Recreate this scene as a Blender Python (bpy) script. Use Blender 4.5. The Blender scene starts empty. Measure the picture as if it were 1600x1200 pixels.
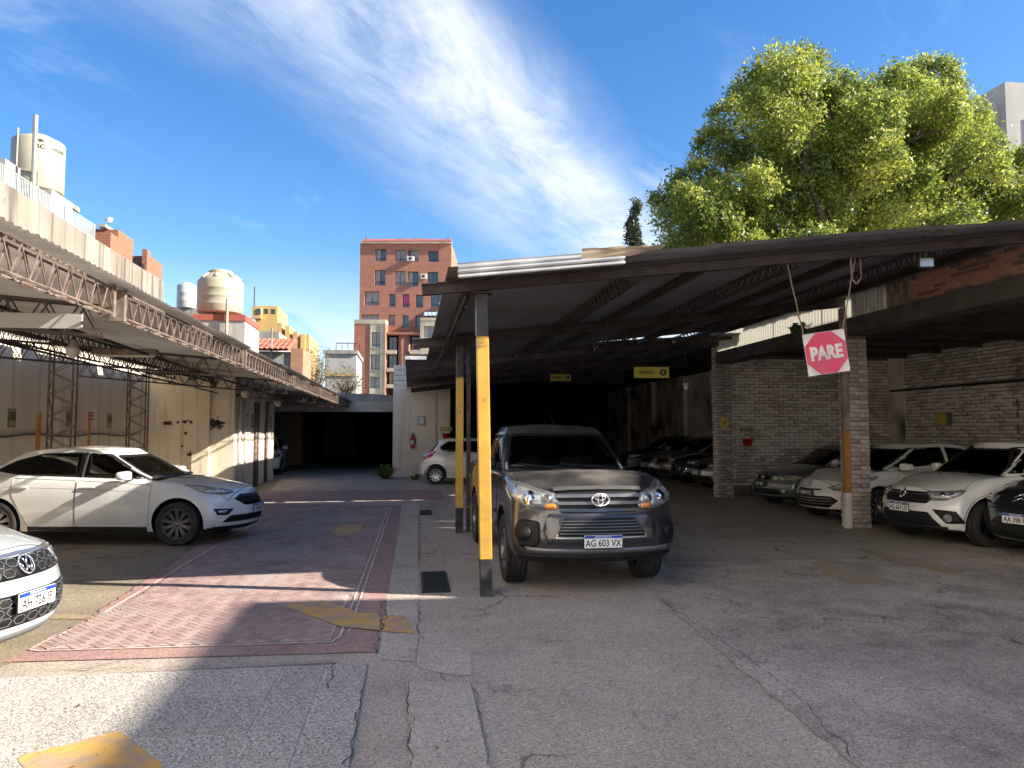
import bpy, bmesh, math, random
import numpy as np
from mathutils import Vector, Matrix, noise
from mathutils.bvhtree import BVHTree
from mathutils.geometry import tessellate_polygon
R = math.radians
random.seed(7)
SC = bpy.context.scene
COL = SC.collection
# ------------------------------------------------------------------ camera
YAW, PITCH, FPX, HC = R(-7.7), R(3.6), 1180.0, 1.7
cam = bpy.data.objects.new('camera', bpy.data.cameras.new('camera'))
COL.objects.link(cam)
cam.location = (0, 0, HC)
cam.rotation_euler = (R(90) + PITCH, 0, YAW)
cam.data.sensor_width = 36
cam.data.lens = 36 * FPX / 1600
cam.data.clip_start = 0.05
cam.data.clip_end = 3000
SC.camera = cam
# ------------------------------------------------------------------ sun, sky, exposure
LDIR = Vector((-1.79, 0.50, -1.0)).normalized()      # the way sunlight travels
SUN_EL = math.asin(-LDIR.z)
sun = bpy.data.objects.new('sun', bpy.data.lights.new('sun', 'SUN'))
COL.objects.link(sun)
sun.location = (30, -10, 30)
sun.rotation_euler = LDIR.to_track_quat('-Z', 'Y').to_euler()
sun.data.energy = 2.7
sun.data.angle = R(0.53)
sun.data.color = (1.0, 0.90, 0.76)
W = bpy.data.worlds.new('World')
SC.world = W
W.use_nodes = True
nt = W.node_tree
nt.nodes.clear()
def wn(t, **k):
    n = nt.nodes.new(t)
    for a, b in k.items(): setattr(n, a, b)
    return n
out = wn('ShaderNodeOutputWorld'); bg = wn('ShaderNodeBackground')
sky = wn('ShaderNodeTexSky', sky_type='NISHITA', sun_disc=False)
sky.sun_elevation = SUN_EL
sky.sun_rotation = math.atan2(-LDIR.x, -LDIR.y)
sky.air_density = 1.0; sky.dust_density = 0.6; sky.ozone_density = 2.2
tc = wn('ShaderNodeTexCoord'); sx = wn('ShaderNodeSeparateXYZ')
nt.links.new(tc.outputs['Generated'], sx.inputs[0])
def m(op, a, b=None, c=None, clamp=False):
    n = wn('ShaderNodeMath', operation=op, use_clamp=clamp)
    for i, v in enumerate((a, b, c)):
        if v is None: continue
        if isinstance(v, (int, float)): n.inputs[i].default_value = v
        else: nt.links.new(v, n.inputs[i])
    return n.outputs[0]
zc = m('MAXIMUM', sx.outputs[2], 0.0)
den = m('ADD', zc, 0.22)
cx, cy = m('DIVIDE', sx.outputs[0], den), m('DIVIDE', sx.outputs[1], den)   # cloud layer seen from below
def lin(a, b): return m('ADD', m('MULTIPLY', cx, a), m('MULTIPLY', cy, b))
along, across = lin(.64, .77), lin(.77, -.64)
cmb = wn('ShaderNodeCombineXYZ')
nt.links.new(m('MULTIPLY', along, 0.9), cmb.inputs[0]); nt.links.new(m('MULTIPLY', across, 2.0), cmb.inputs[1])
def wnoise(scale, detail, rough, dist, vec=None):
    n = wn('ShaderNodeTexNoise'); n.inputs['Scale'].default_value = scale; n.inputs['Detail'].default_value = detail
    n.inputs['Roughness'].default_value = rough; n.inputs['Distortion'].default_value = dist
    nt.links.new((vec or cmb).outputs[0], n.inputs['Vector']); return n.outputs['Fac']
def mr(v, a, b, c=0.0, d=1.0):
    n = wn('ShaderNodeMapRange', interpolation_type='SMOOTHSTEP')
    nt.links.new(v, n.inputs[0])
    for i, q in enumerate((a, b, c, d)): n.inputs[i + 1].default_value = q
    return n.outputs[0]
n1, n2, n3 = wnoise(1.7, 9, .62, .9), wnoise(5.5, 8, .7, .6), wnoise(0.9, 4, .5, .2)
wob = m('ADD', across, m('MULTIPLY', m('SUBTRACT', n3, .5), .34))
band = m('MULTIPLY', mr(wob, -1.24, -.84), mr(wob, -.80, -.58, 1, 0))
streak = m('MULTIPLY', band, mr(m('ADD', m('MULTIPLY', n1, .6), m('MULTIPLY', n2, .4)), .22, .72))
veil = m('MULTIPLY', mr(n1, .52, .80), mr(n3, .42, .64))
low = m('MULTIPLY', mr(sx.outputs[2], .02, .24, 1, 0), mr(n1, .28, .62, .15, 1))
cov = m('MAXIMUM', m('MULTIPLY', streak, .92), m('MAXIMUM', m('MULTIPLY', veil, .45), m('MULTIPLY', low, .78)), clamp=True)
hs = wn('ShaderNodeHueSaturation'); hs.inputs['Saturation'].default_value = 1.33; hs.inputs['Hue'].default_value = .506; hs.inputs['Value'].default_value = .375
nt.links.new(sky.outputs[0], hs.inputs['Color'])
mx = wn('ShaderNodeMix', data_type='RGBA')
nt.links.new(cov, mx.inputs['Factor']); nt.links.new(hs.outputs[0], mx.inputs['A']); mx.inputs['B'].default_value = (1.95, 2.02, 2.14, 1)
nt.links.new(mx.outputs['Result'], bg.inputs[0])
bg.inputs[1].default_value = 0.12
nt.links.new(bg.outputs[0], out.inputs[0])
V = SC.view_settings
V.view_transform = 'Standard'; V.look = 'None'; V.gamma = 1; V.use_curve_mapping = False; V.exposure = 2.42
SC.cycles.max_bounces = 6; SC.cycles.transparent_max_bounces = 12
SC.cycles.sample_clamp_indirect = 4.0
# ------------------------------------------------------------------ geometry helpers
def ray(px, py):
    cx_, cy_ = (px - 800) / FPX, (600 - py) / FPX
    X, Y, Z = cx_, math.cos(PITCH) - math.sin(PITCH) * cy_, math.sin(PITCH) + math.cos(PITCH) * cy_
    return Vector((X * math.cos(YAW) - Y * math.sin(YAW), X * math.sin(YAW) + Y * math.cos(YAW), Z))
def G(px, py, z=0.0):
    r = ray(px, py); t = (z - HC) / r.z
    return Vector((r.x * t, r.y * t, z))
def atv(px, py, v):
    r = ray(px, py); t = v / r.y
    return Vector((r.x * t, v, HC + r.z * t))
def atu(px, py, u):
    r = ray(px, py); t = u / r.x
    return Vector((u, r.y * t, HC + r.z * t))
# ------------------------------------------------------------------ materials
MATS = {}
def mat(name, col, rough=.7, metal=0.0, col2=None, scale=3.0, detail=6.0, contrast=(.35, .65), bump=0.0, bscale=None,
        coat=0.0, spec=.5, topdust=None, stretch=(1, 1, 1), col3=None, scale3=1.0, c3=(.5, .7), emit=None, trans=None, brough=None, alpha=None):
    if name in MATS: return MATS[name]
    M = bpy.data.materials.new(name); M.use_nodes = True; MATS[name] = M
    t = M.node_tree; N = t.nodes; P = N['Principled BSDF']
    P.inputs['Base Color'].default_value = (*col, 1)
    P.inputs['Roughness'].default_value = rough; P.inputs['Metallic'].default_value = metal
    P.inputs['Specular IOR Level'].default_value = spec
    P.inputs['Coat Weight'].default_value = coat; P.inputs['Coat Roughness'].default_value = .06
    def nz(sc, det, st=stretch):
        co = N.new('ShaderNodeTexCoord'); mp = N.new('ShaderNodeMapping'); n = N.new('ShaderNodeTexNoise')
        mp.inputs['Scale'].default_value = st
        n.inputs['Scale'].default_value = sc; n.inputs['Detail'].default_value = det; n.inputs['Roughness'].default_value = .375
        t.links.new(co.outputs['Object'], mp.inputs[0]); t.links.new(mp.outputs[0], n.inputs['Vector'])
        return n.outputs['Fac']
    def rng(v, a, b):
        r = N.new('ShaderNodeMapRange'); r.inputs[1].default_value = a; r.inputs[2].default_value = b; t.links.new(v, r.inputs[0]); return r.outputs[0]
    def mixc(f, a, b):
        x = N.new('ShaderNodeMix'); x.data_type = 'RGBA'; t.links.new(f, x.inputs['Factor'])
        for k, v in (('A', a), ('B', b)):
            if isinstance(v, tuple): x.inputs[k].default_value = (*v, 1)
            else: t.links.new(v, x.inputs[k])
        return x.outputs['Result']
    c = col
    if col2: c = mixc(rng(nz(scale, detail), *contrast), col, col2)
    if col3: c = mixc(rng(nz(scale3, 5, (1, 1, 1)), *c3), c, col3)
    if topdust:                               # dust that has settled on upward faces
        ge = N.new('ShaderNodeNewGeometry'); sz = N.new('ShaderNodeSeparateXYZ'); t.links.new(ge.outputs['Normal'], sz.inputs[0])
        mu = N.new('ShaderNodeMath'); mu.operation = 'MULTIPLY'; t.links.new(rng(sz.outputs[2], .55, 1.0), mu.inputs[0]); t.links.new(rng(nz(2.2, 7, (1, 1, 1)), .25, .75), mu.inputs[1])
        dustf = mu.outputs[0]; c = mixc(dustf, c, topdust); rg = N.new('ShaderNodeMapRange'); rg.inputs[3].default_value = rough; rg.inputs[4].default_value = .8; t.links.new(dustf, rg.inputs[0]); t.links.new(rg.outputs[0], P.inputs['Roughness'])
        cg = N.new('ShaderNodeMapRange'); cg.inputs[3].default_value = coat; cg.inputs[4].default_value = coat * .1; t.links.new(dustf, cg.inputs[0]); t.links.new(cg.outputs[0], P.inputs['Coat Weight'])
    if c is not col: t.links.new(c, P.inputs['Base Color'])
    if bump:
        b = N.new('ShaderNodeBump'); b.inputs['Strength'].default_value = bump; b.inputs['Distance'].default_value = .02
        t.links.new(nz(bscale or scale * 4, 8), b.inputs['Height']); t.links.new(b.outputs[0], P.inputs['Normal'])
    if brough:
        t.links.new(rng(nz(scale * 1.7, 5), *brough), P.inputs['Roughness'])
    if emit:
        P.inputs['Emission Color'].default_value = (*emit[0], 1); P.inputs['Emission Strength'].default_value = emit[1]
    if trans is not None:                    # clear or tinted pane: see-through with a fresnel reflection
        tr = N.new('ShaderNodeBsdfTransparent'); tr.inputs[0].default_value = (*trans, 1)
        gl = N.new('ShaderNodeBsdfGlossy'); gl.inputs['Roughness'].default_value = .02
        fr = N.new('ShaderNodeFresnel'); fr.inputs[0].default_value = 1.5
        ms = N.new('ShaderNodeMixShader')
        t.links.new(fr.outputs[0], ms.inputs[0]); t.links.new(tr.outputs[0], ms.inputs[1]); t.links.new(gl.outputs[0], ms.inputs[2])
        t.links.new(ms.outputs[0], N['Material Output'].inputs[0])
    return M
# ------------------------------------------------------------------ meshes
class MB:
    def __init__(s): s.v = []; s.f = []; s.mi = []
    def add(s, vs, fs, mi=0, M=None):
        k = len(s.v)
        s.v += [tuple(M @ Vector(q)) if M else tuple(q) for q in vs]
        s.f += [tuple(i + k for i in f) for f in fs]; s.mi += [mi] * len(fs); return s
    def box(s, x0, x1, y0, y1, z0, z1, mi=0, M=None):
        return s.add([(x0,y0,z0),(x1,y0,z0),(x1,y1,z0),(x0,y1,z0),(x0,y0,z1),(x1,y0,z1),(x1,y1,z1),(x0,y1,z1)],
              [(0,3,2,1),(4,5,6,7),(0,1,5,4),(1,2,6,5),(2,3,7,6),(3,0,4,7)], mi, M)
    def bbox(s, x0, x1, y0, y1, z0, z1, b=.01, mi=0, M=None):      # box with chamfered edges
        X, Y, Z = (x0, x1), (y0, y1), (z0, z1); vs = []; idx = {}
        for i in (0, 1):
            for j in (0, 1):
                for k in (0, 1):
                    c = (X[i], Y[j], Z[k]); si, sj, sk = 1 - 2*i, 1 - 2*j, 1 - 2*k
                    for ax, p in enumerate(((c[0], c[1]+sj*b, c[2]+sk*b), (c[0]+si*b, c[1], c[2]+sk*b), (c[0]+si*b, c[1]+sj*b, c[2]))):
                        idx[i, j, k, ax] = len(vs); vs.append(p)
        g = lambda i, j, k, a: idx[i, j, k, a]
        fs = []
        for i in (0, 1): q = [g(i,0,0,0), g(i,1,0,0), g(i,1,1,0), g(i,0,1,0)]; fs.append(q if i else q[::-1])
        for j in (0, 1): q = [g(0,j,0,1), g(1,j,0,1), g(1,j,1,1), g(0,j,1,1)]; fs.append(q[::-1] if j else q)
        for k in (0, 1): q = [g(0,0,k,2), g(1,0,k,2), g(1,1,k,2), g(0,1,k,2)]; fs.append(q if k else q[::-1])
        for j in (0, 1):
            for k in (0, 1): q = [g(0,j,k,1), g(1,j,k,1), g(1,j,k,2), g(0,j,k,2)]; fs.append(q if (j == k) == False else q[::-1])
        for i in (0, 1):
            for k in (0, 1): q = [g(i,0,k,0), g(i,1,k,0), g(i,1,k,2), g(i,0,k,2)]; fs.append(q if i == k else q[::-1])
        for i in (0, 1):
            for j in (0, 1): q = [g(i,j,0,0), g(i,j,1,0), g(i,j,1,1), g(i,j,0,1)]; fs.append(q if (i == j) == False else q[::-1])
        for i in (0, 1):
            for j in (0, 1):
                for k in (0, 1): fs.append([g(i,j,k,0), g(i,j,k,1), g(i,j,k,2)])
        return s.add(vs, fs, mi, M)
    def tube(s, p0, p1, r, n=6, mi=0, r1=None, cap=True):
        p0, p1 = Vector(p0), Vector(p1); d = (p1 - p0)
        if d.length < 1e-6: return s
        q = d.to_track_quat('Z', 'Y'); r1 = r if r1 is None else r1
        vs = []
        for p, rr in ((p0, r), (p1, r1)):
            for i in range(n):
                a = 2 * math.pi * (i + .5) / n; vs.append(p + q @ Vector((math.cos(a) * rr, math.sin(a) * rr, 0)))
        fs = [(i, (i + 1) % n, n + (i + 1) % n, n + i) for i in range(n)]
        if cap: fs += [tuple(range(n))[::-1], tuple(range(n, 2 * n))]
        return s.add(vs, fs, mi)
    def path(s, pts, r, n=6, mi=0):
        for a, b in zip(pts, pts[1:]): s.tube(a, b, r, n, mi)
        return s
    def lathe(s, prof, n=24, mi=0, M=None, cap=True):       # prof: (r, z)
        k = len(prof); vs = []
        for i in range(n):
            a = 2 * math.pi * i / n
            for r_, z_ in prof: vs.append((r_ * math.cos(a), r_ * math.sin(a), z_))
        fs = [(i*k+j, ((i+1)%n)*k+j, ((i+1)%n)*k+j+1, i*k+j+1) for i in range(n) for j in range(k-1)]
        if cap:
            if prof[0][0] > 1e-4: fs.append(tuple(i*k for i in range(n))[::-1])
            if prof[-1][0] > 1e-4: fs.append(tuple(i*k+k-1 for i in range(n)))
        return s.add(vs, fs, mi, M)
    def prism(s, poly, d, mi=0, M=None):                     # planar polygon (3d points) pushed along vector d
        n = len(poly); P_ = [Vector(p) for p in poly]; D = Vector(d)
        nn = Vector((0, 0, 0))
        for a, b in zip(P_, P_[1:] + P_[:1]): nn += a.cross(b)
        top = tuple(range(n, 2*n)); bot = tuple(range(n))[::-1]
        sides = [(i, (i+1) % n, n + (i+1) % n, n + i) for i in range(n)]
        if nn.dot(D) < 0: top, bot, sides = top[::-1], bot[::-1], [f[::-1] for f in sides]
        return s.add(P_ + [p + D for p in P_], [top, bot] + sides, mi, M)
    def sheet(s, poly, mi=0): return s.add(poly, [tuple(range(len(poly)))], mi)
    def build(s, name, mats, parent=None, smooth=False, loc=None, **kw):
        me = bpy.data.meshes.new(name); me.from_pydata(s.v, [], s.f)
        if not isinstance(mats, (list, tuple)): mats = [mats]
        for q in mats: me.materials.append(q)
        if len(mats) > 1: me.polygons.foreach_set('material_index', s.mi)
        if smooth: me.polygons.foreach_set('use_smooth', [True] * len(me.polygons))
        me.update()
        return link(name, me, parent, loc, **kw)
def tag(o, label=None, cat=None, group=None, kind=None):
    for k, v in (('label', label), ('category', cat), ('group', group), ('kind', kind)):
        if v: o[k] = v
    return o
def link(name, me, parent=None, loc=None, rot=None, label=None, cat=None, group=None, kind=None):
    o = bpy.data.objects.new(name, me); COL.objects.link(o)
    if loc is not None: o.location = loc
    if rot is not None: o.rotation_euler = rot
    if parent: o.parent = parent
    return tag(o, label, cat, group, kind)
def empty(name, loc=(0,0,0), rz=0.0, label=None, cat=None, group=None):
    o = bpy.data.objects.new(name, None); COL.objects.link(o); o.location = loc; o.rotation_euler = (0, 0, rz); o.empty_display_size = .1
    return tag(o, label, cat, group)
def smooth_by_angle(me, ang=35):
    me.polygons.foreach_set('use_smooth', [True] * len(me.polygons))
    bm = bmesh.new(); bm.from_mesh(me)
    for e in bm.edges:
        if len(e.link_faces) == 2 and e.calc_face_angle(0) > R(ang): e.smooth = False
    bm.to_mesh(me); bm.free()
def text_mesh(body, size, depth=.002, squeeze=1.0, bold=0.0):
    """Text as a mesh, centred, in the XY plane; returns (verts, faces, width)."""
    cu = bpy.data.curves.new('t', 'FONT'); cu.body = body; cu.size = size; cu.extrude = depth; cu.offset = bold
    cu.align_x = 'CENTER'; cu.align_y = 'CENTER'; cu.resolution_u = 3
    o = bpy.data.objects.new('t', cu); COL.objects.link(o)
    me = bpy.data.meshes.new_from_object(o.evaluated_get(bpy.context.evaluated_depsgraph_get()))
    vs = [(v.co.x * squeeze, v.co.y, v.co.z) for v in me.vertices]; fs = [tuple(p.vertices) for p in me.polygons]
    bpy.data.objects.remove(o); bpy.data.curves.remove(cu); bpy.data.meshes.remove(me)
    return vs, fs
def add_text(mb, body, size, M, depth=.002, squeeze=1.0, bold=0.0, mi=0):
    vs, fs = text_mesh(body, size, depth, squeeze, bold); mb.add(vs, fs, mi, M); return mb
def glass_mats():
    mat('dark_metal', (.03, .03, .032), .5, .7); mat('tyre_rubber', (.018, .018, .018), .8, bump=.3, bscale=60, col2=(.035, .032, .03), scale=9)
    mat('black_plastic', (.010, .010, .011), .55, spec=.3); mat('black_rubber', (.01, .01, .01), .8)
    mat('chrome', (.75, .75, .76), .12, 1.0); mat('silver_trim', (.42, .43, .44), .3, .9)
    mat('clear_glass', (1, 1, 1), trans=(.62, .66, .64)); mat('tinted_glass', (1, 1, 1), trans=(.06, .065, .07)); mat('mid_glass', (1, 1, 1), trans=(.28, .31, .3))
    mat('green_glass', (1, 1, 1), trans=(.40, .52, .44))
    mat('lamp_reflector', (.50, .52, .54), .22, .45, col2=(.34, .36, .38), scale=5, detail=1, contrast=(.4, .7), coat=1.0)
    mat('lamp_bezel', (.20, .205, .21), .25, .3, coat=1.0)
    mat('lamp_dark', (.10, .105, .11), .2, .5, col2=(.4, .41, .42), scale=11, detail=2, contrast=(.45, .6), coat=1.0)
    mat('lamp_yellowed', (.58, .56, .42), .35, .2, col2=(.2, .2, .15), scale=10, detail=3, coat=.6)
    mat('amber', (.85, .25, .03), .2, coat=1.0); mat('red_lens', (.5, .012, .015), .15, coat=1.0)
    mat('seat_fabric', (.022, .022, .025), .9); mat('light_trim', (.34, .34, .33), .7)
    mat('plate_white', (.78, .78, .76), .4); mat('plate_blue', (.01, .05, .42), .4); mat('ink', (.012, .012, .014), .5); mat('plate_black', (.02, .02, .02), .5)
glass_mats()
# ------------------------------------------------------------------ car builder
# car space: x forward, y to the car's left, z up, origin on the ground under the middle
def interp(tab, x):
    if x <= tab[0][0]: return tab[0][1]
    for (a, p), (b, q) in zip(tab, tab[1:]):
        if x <= b:
            t = (x - a) / (b - a + 1e-9); return p + (q - p) * t
    return tab[-1][1]
def sinterp(tab, x):      # smooth (Catmull-like) version for profiles
    if x <= tab[0][0]: return tab[0][1]
    if x >= tab[-1][0]: return tab[-1][1]
    for i in range(len(tab) - 1):
        if x <= tab[i+1][0]:
            x0, p = tab[i]; x1, q = tab[i+1]; t = (x - x0) / (x1 - x0)
            def sl(j):
                if j <= 0 or j >= len(tab) - 1:
                    j = min(max(j, 0), len(tab) - 2); return (tab[j+1][1] - tab[j][1]) / (tab[j+1][0] - tab[j][0])
                a = (tab[j][1] - tab[j-1][1]) / (tab[j][0] - tab[j-1][0]); b = (tab[j+1][1] - tab[j][1]) / (tab[j+1][0] - tab[j][0])
                return 0 if a * b <= 0 else 2 * a * b / (a + b)
            h = x1 - x0; m0, m1 = sl(i) * h, sl(i + 1) * h
            return (2*t**3 - 3*t*t + 1)*p + (t**3 - 2*t*t + t)*m0 + (-2*t**3 + 3*t*t)*q + (t**3 - t*t)*m1
def sstep(a, b, x):
    t = min(max((x - a) / (b - a), 0), 1); return t * t * (3 - 2 * t)
def shell(A, B, C, fn):
    """Surface of a box grid, mapped by fn(a,b,c)."""
    na, nb, nc = len(A), len(B), len(C); idx = {}; vs = []; fs = []
    def g(i, j, k):
        if (i, j, k) not in idx: idx[i, j, k] = len(vs); vs.append(fn(A[i], B[j], C[k]))
        return idx[i, j, k]
    for i in range(na - 1):
        for j in range(nb - 1):
            fs.append((g(i,j,nc-1), g(i+1,j,nc-1), g(i+1,j+1,nc-1), g(i,j+1,nc-1)))
            fs.append((g(i,j+1,0), g(i+1,j+1,0), g(i+1,j,0), g(i,j,0)))
    for i in range(na - 1):
        for k in range(nc - 1):
            fs.append((g(i,0,k), g(i+1,0,k), g(i+1,0,k+1), g(i,0,k+1)))
            fs.append((g(i,nb-1,k+1), g(i+1,nb-1,k+1), g(i+1,nb-1,k), g(i,nb-1,k)))
    for j in range(nb - 1):
        for k in range(nc - 1):
            fs.append((g(na-1,j,k), g(na-1,j+1,k), g(na-1,j+1,k+1), g(na-1,j,k+1)))
            fs.append((g(0,j+1,k), g(0,j,k), g(0,j,k+1), g(0,j+1,k+1)))
    return vs, fs
def evaluated(vs, fs, sub, cutters=()):
    me = bpy.data.meshes.new('tmp'); me.from_pydata(vs, [], fs); o = bpy.data.objects.new('tmp', me); COL.objects.link(o)
    if sub:
        q = o.modifiers.new('s', 'SUBSURF'); q.levels = sub; q.render_levels = sub
    tmp = []
    for cv, cf in cutters:
        cm = bpy.data.meshes.new('c'); cm.from_pydata(cv, [], cf); co = bpy.data.objects.new('c', cm); COL.objects.link(co); tmp.append((co, cm))
        b = o.modifiers.new('b', 'BOOLEAN'); b.operation = 'DIFFERENCE'; b.object = co; b.solver = 'EXACT'
    dg = bpy.context.evaluated_depsgraph_get(); dg.update()
    r = bpy.data.meshes.new_from_object(o.evaluated_get(dg))
    for co, cm in tmp: bpy.data.objects.remove(co); bpy.data.meshes.remove(cm)
    bpy.data.objects.remove(o); bpy.data.meshes.remove(me)
    return r
def cyl(x, z, r, y0, y1, n=40):
    mb = MB(); mb.tube((x, y0, z), (x, y1, z), r, n); return mb.v, mb.f
def roundpoly(pts, r=.03, n=4):
    out_ = []; k = len(pts)
    for i in range(k):
        p, a, b = Vector(pts[i]), Vector(pts[i-1]), Vector(pts[(i+1) % k])
        da, db = a - p, b - p; rr = min(r, da.length * .45, db.length * .45)
        p0, p1 = p + da.normalized() * rr, p + db.normalized() * rr
        for j in range(n + 1):
            t = j / n; out_.append(tuple(p0 * (1-t)**2 + p * 2*t*(1-t) + p1 * t*t))
    return out_
def parea(p): return sum(a[0]*b[1] - b[0]*a[1] for a, b in zip(p, p[1:] + p[:1])) / 2
def inset(poly, d):
    P_ = [Vector(q[:2]) for q in poly]
    if parea(poly) < 0: d = -d
    o = []
    for i in range(len(P_)):
        a, p, b = P_[i-1], P_[i], P_[(i+1) % len(P_)]
        e0, e1 = (p - a), (b - p)
        if e0.length < 1e-6 or e1.length < 1e-6: o.append(tuple(p)); continue
        n0, n1 = Vector((-e0.y, e0.x)).normalized(), Vector((-e1.y, e1.x)).normalized()
        nn = (n0 + n1); l = nn.length
        if l < 1e-4: nn = n0; l = 1
        nn = nn / l; k = min(1 / max(nn.dot(n0), .35), 2.2)
        o.append(tuple(p + nn * d * k))
    return o
def inside(poly, x, y):
    c = False
    for (x0, y0), (x1, y1) in zip(poly, poly[1:] + poly[:1]):
        if (y0 > y) != (y1 > y) and x < (x1 - x0) * (y - y0) / (y1 - y0) + x0: c = not c
    return c
class Surf:
    """A car skin that patches are projected on."""
    def __init__(s, meshes):
        vs, fs = [], []
        for me in meshes:
            k = len(vs); vs += [v.co.copy() for v in me.vertices]; fs += [tuple(i + k for i in p.vertices) for p in me.polygons]
        s.t = BVHTree.FromPolygons(vs, fs)
    def hit(s, p, d, off):
        h = s.t.ray_cast(p, d, 20)
        if h[0] is None:
            h = s.t.find_nearest(p + d * 8)
            if h[0] is None: return p
        n = h[1] if h[1].dot(d) < 0 else -h[1]
        return h[0] + (n * .6 - d * .4).normalized() * off
    def frame(s, face):
        """(dir, to3d(s,t)) for a view of the car; (s,t) polygons are drawn in that view."""
        if isinstance(face, (int, float)):                 # degrees round from the front to the car's left, seen horizontally
            a = R(face); d = Vector((-math.cos(a), -math.sin(a), 0)); lat = Vector((-math.sin(a), math.cos(a), 0))
            return d, lambda q: -d * 8 + lat * q[0] + Vector((0, 0, q[1]))
        if face == 'front': return Vector((-1, 0, 0)), lambda q: Vector((8, q[0], q[1]))
        if face == 'rear': return Vector((1, 0, 0)), lambda q: Vector((-8, q[0], q[1]))
        if face == 'left': return Vector((0, -1, 0)), lambda q: Vector((q[0], 8, q[1]))
        if face == 'right': return Vector((0, 1, 0)), lambda q: Vector((q[0], -8, q[1]))
        if face == 'top': return Vector((0, 0, -1)), lambda q: Vector((q[0], q[1], 8))
    def patch(s, poly, face, off=.003, cell=.05, skirt=.012, mb=None, mi=0):
        d, to3 = s.frame(face)
        bm = bmesh.new()
        vs = [bm.verts.new((q[0], q[1], 0)) for q in poly]
        try: bm.faces.new(vs)
        except ValueError: bm.free(); return mb or MB()
        for ax in (0, 1):
            lo, hi = min(q[ax] for q in poly), max(q[ax] for q in poly)
            k = max(1, int((hi - lo) / cell))
            for i in range(1, k):
                c = lo + (hi - lo) * i / k
                no = (1, 0, 0) if ax == 0 else (0, 1, 0)
                bmesh.ops.bisect_plane(bm, geom=bm.verts[:] + bm.edges[:] + bm.faces[:], plane_co=[c * n_ for n_ in no], plane_no=no)
        bmesh.ops.triangulate(bm, faces=[f for f in bm.faces if len(f.verts) > 4])
        bm.verts.index_update()
        flat = [(v.co.x, v.co.y) for v in bm.verts]
        pts = [s.hit(to3(q), d, off) for q in flat]
        fs = [tuple(v.index for v in f.verts) for f in bm.faces]
        # orient outward
        k = 0
        for f in fs[:40]:
            n_ = (pts[f[1]] - pts[f[0]]).cross(pts[f[2]] - pts[f[0]]); k += 1 if n_.dot(d) < 0 else -1
        if k < 0: fs = [f[::-1] for f in fs]
        bd = {}
        for f in fs:
            for a, b in zip(f, f[1:] + f[:1]): bd[a, b] = bd.get((a, b), 0) + 1
        edge = [(a, b) for (a, b) in bd if (b, a) not in bd]
        if skirt:
            m_ = {}
            for a, b in edge:
                for q in (a, b):
                    if q not in m_: m_[q] = len(pts); pts.append(pts[q] + d * skirt)
            fs += [(b, a, m_[a], m_[b]) for a, b in edge]
        bm.free()
        mb = mb or MB(); mb.add(pts, fs, mi); return mb
    def strip(s, pts, width, face, off=.004, closed=False, mb=None, mi=0, seg=.04, thick=0):
        """A thin band along a polyline (door gap, trim)."""
        d, to3 = s.frame(face); P_ = [Vector(q) for q in pts]
        if closed: P_.append(P_[0])
        S = [P_[0]]
        for a, b in zip(P_, P_[1:]):
            n = max(1, int((b - a).length / seg)); S += [a.lerp(b, (i + 1) / n) for i in range(n)]
        L_, R_ = [], []
        for i, p in enumerate(S):
            a = S[i-1] if i else (S[-2] if closed else None); b = S[i+1] if i < len(S) - 1 else (S[1] if closed else None)
            e = ((b or p) - (a or p)); n = Vector((-e.y, e.x)).normalized() * width / 2
            L_.append(p + n); R_.append(p - n)
        pl, pr = [s.hit(to3(q), d, off) for q in L_], [s.hit(to3(q), d, off) for q in R_]
        n = len(S); vs = pl + pr; fs = [(i, i+1, n+i+1, n+i) for i in range(n-1)]
        n_ = (vs[1] - vs[0]).cross(vs[n] - vs[0]) if n > 1 else Vector((0, 0, 1))
        if n_.dot(d) > 0: fs = [f[::-1] for f in fs]
        if thick:
            k = len(vs); vs += [q + d * thick for q in vs[:k]]
            fs += [(i, k+i, k+i+1, i+1) for i in range(n-1)] + [(n+i, n+i+1, k+n+i+1, k+n+i) for i in range(n-1)]
            fs += [(0, n, k+n, k), (n-1, k+n-1, k+2*n-1, 2*n-1)]
        mb = mb or MB(); mb.add(vs, fs, mi); return mb
def cut_window(me, poly, face, shrink=.012):
    """Open the shell where the pane goes."""
    q = inset(poly, shrink)
    bm = bmesh.new(); bm.from_mesh(me); kill = []
    for f in bm.faces:
        c, n = f.calc_center_median(), f.normal
        if face == 'front' and n.x > .15 and inside(q, c.y, c.z): kill.append(f)
        if face == 'rear' and n.x < -.15 and inside(q, c.y, c.z): kill.append(f)
        if face == 'left' and n.y > .3 and inside(q, c.x, c.z): kill.append(f)
        if face == 'right' and n.y < -.3 and inside(q, c.x, c.z): kill.append(f)
    bmesh.ops.delete(bm, geom=kill, context='FACES'); bm.to_mesh(me); bm.free()
RIMS = {}
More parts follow.
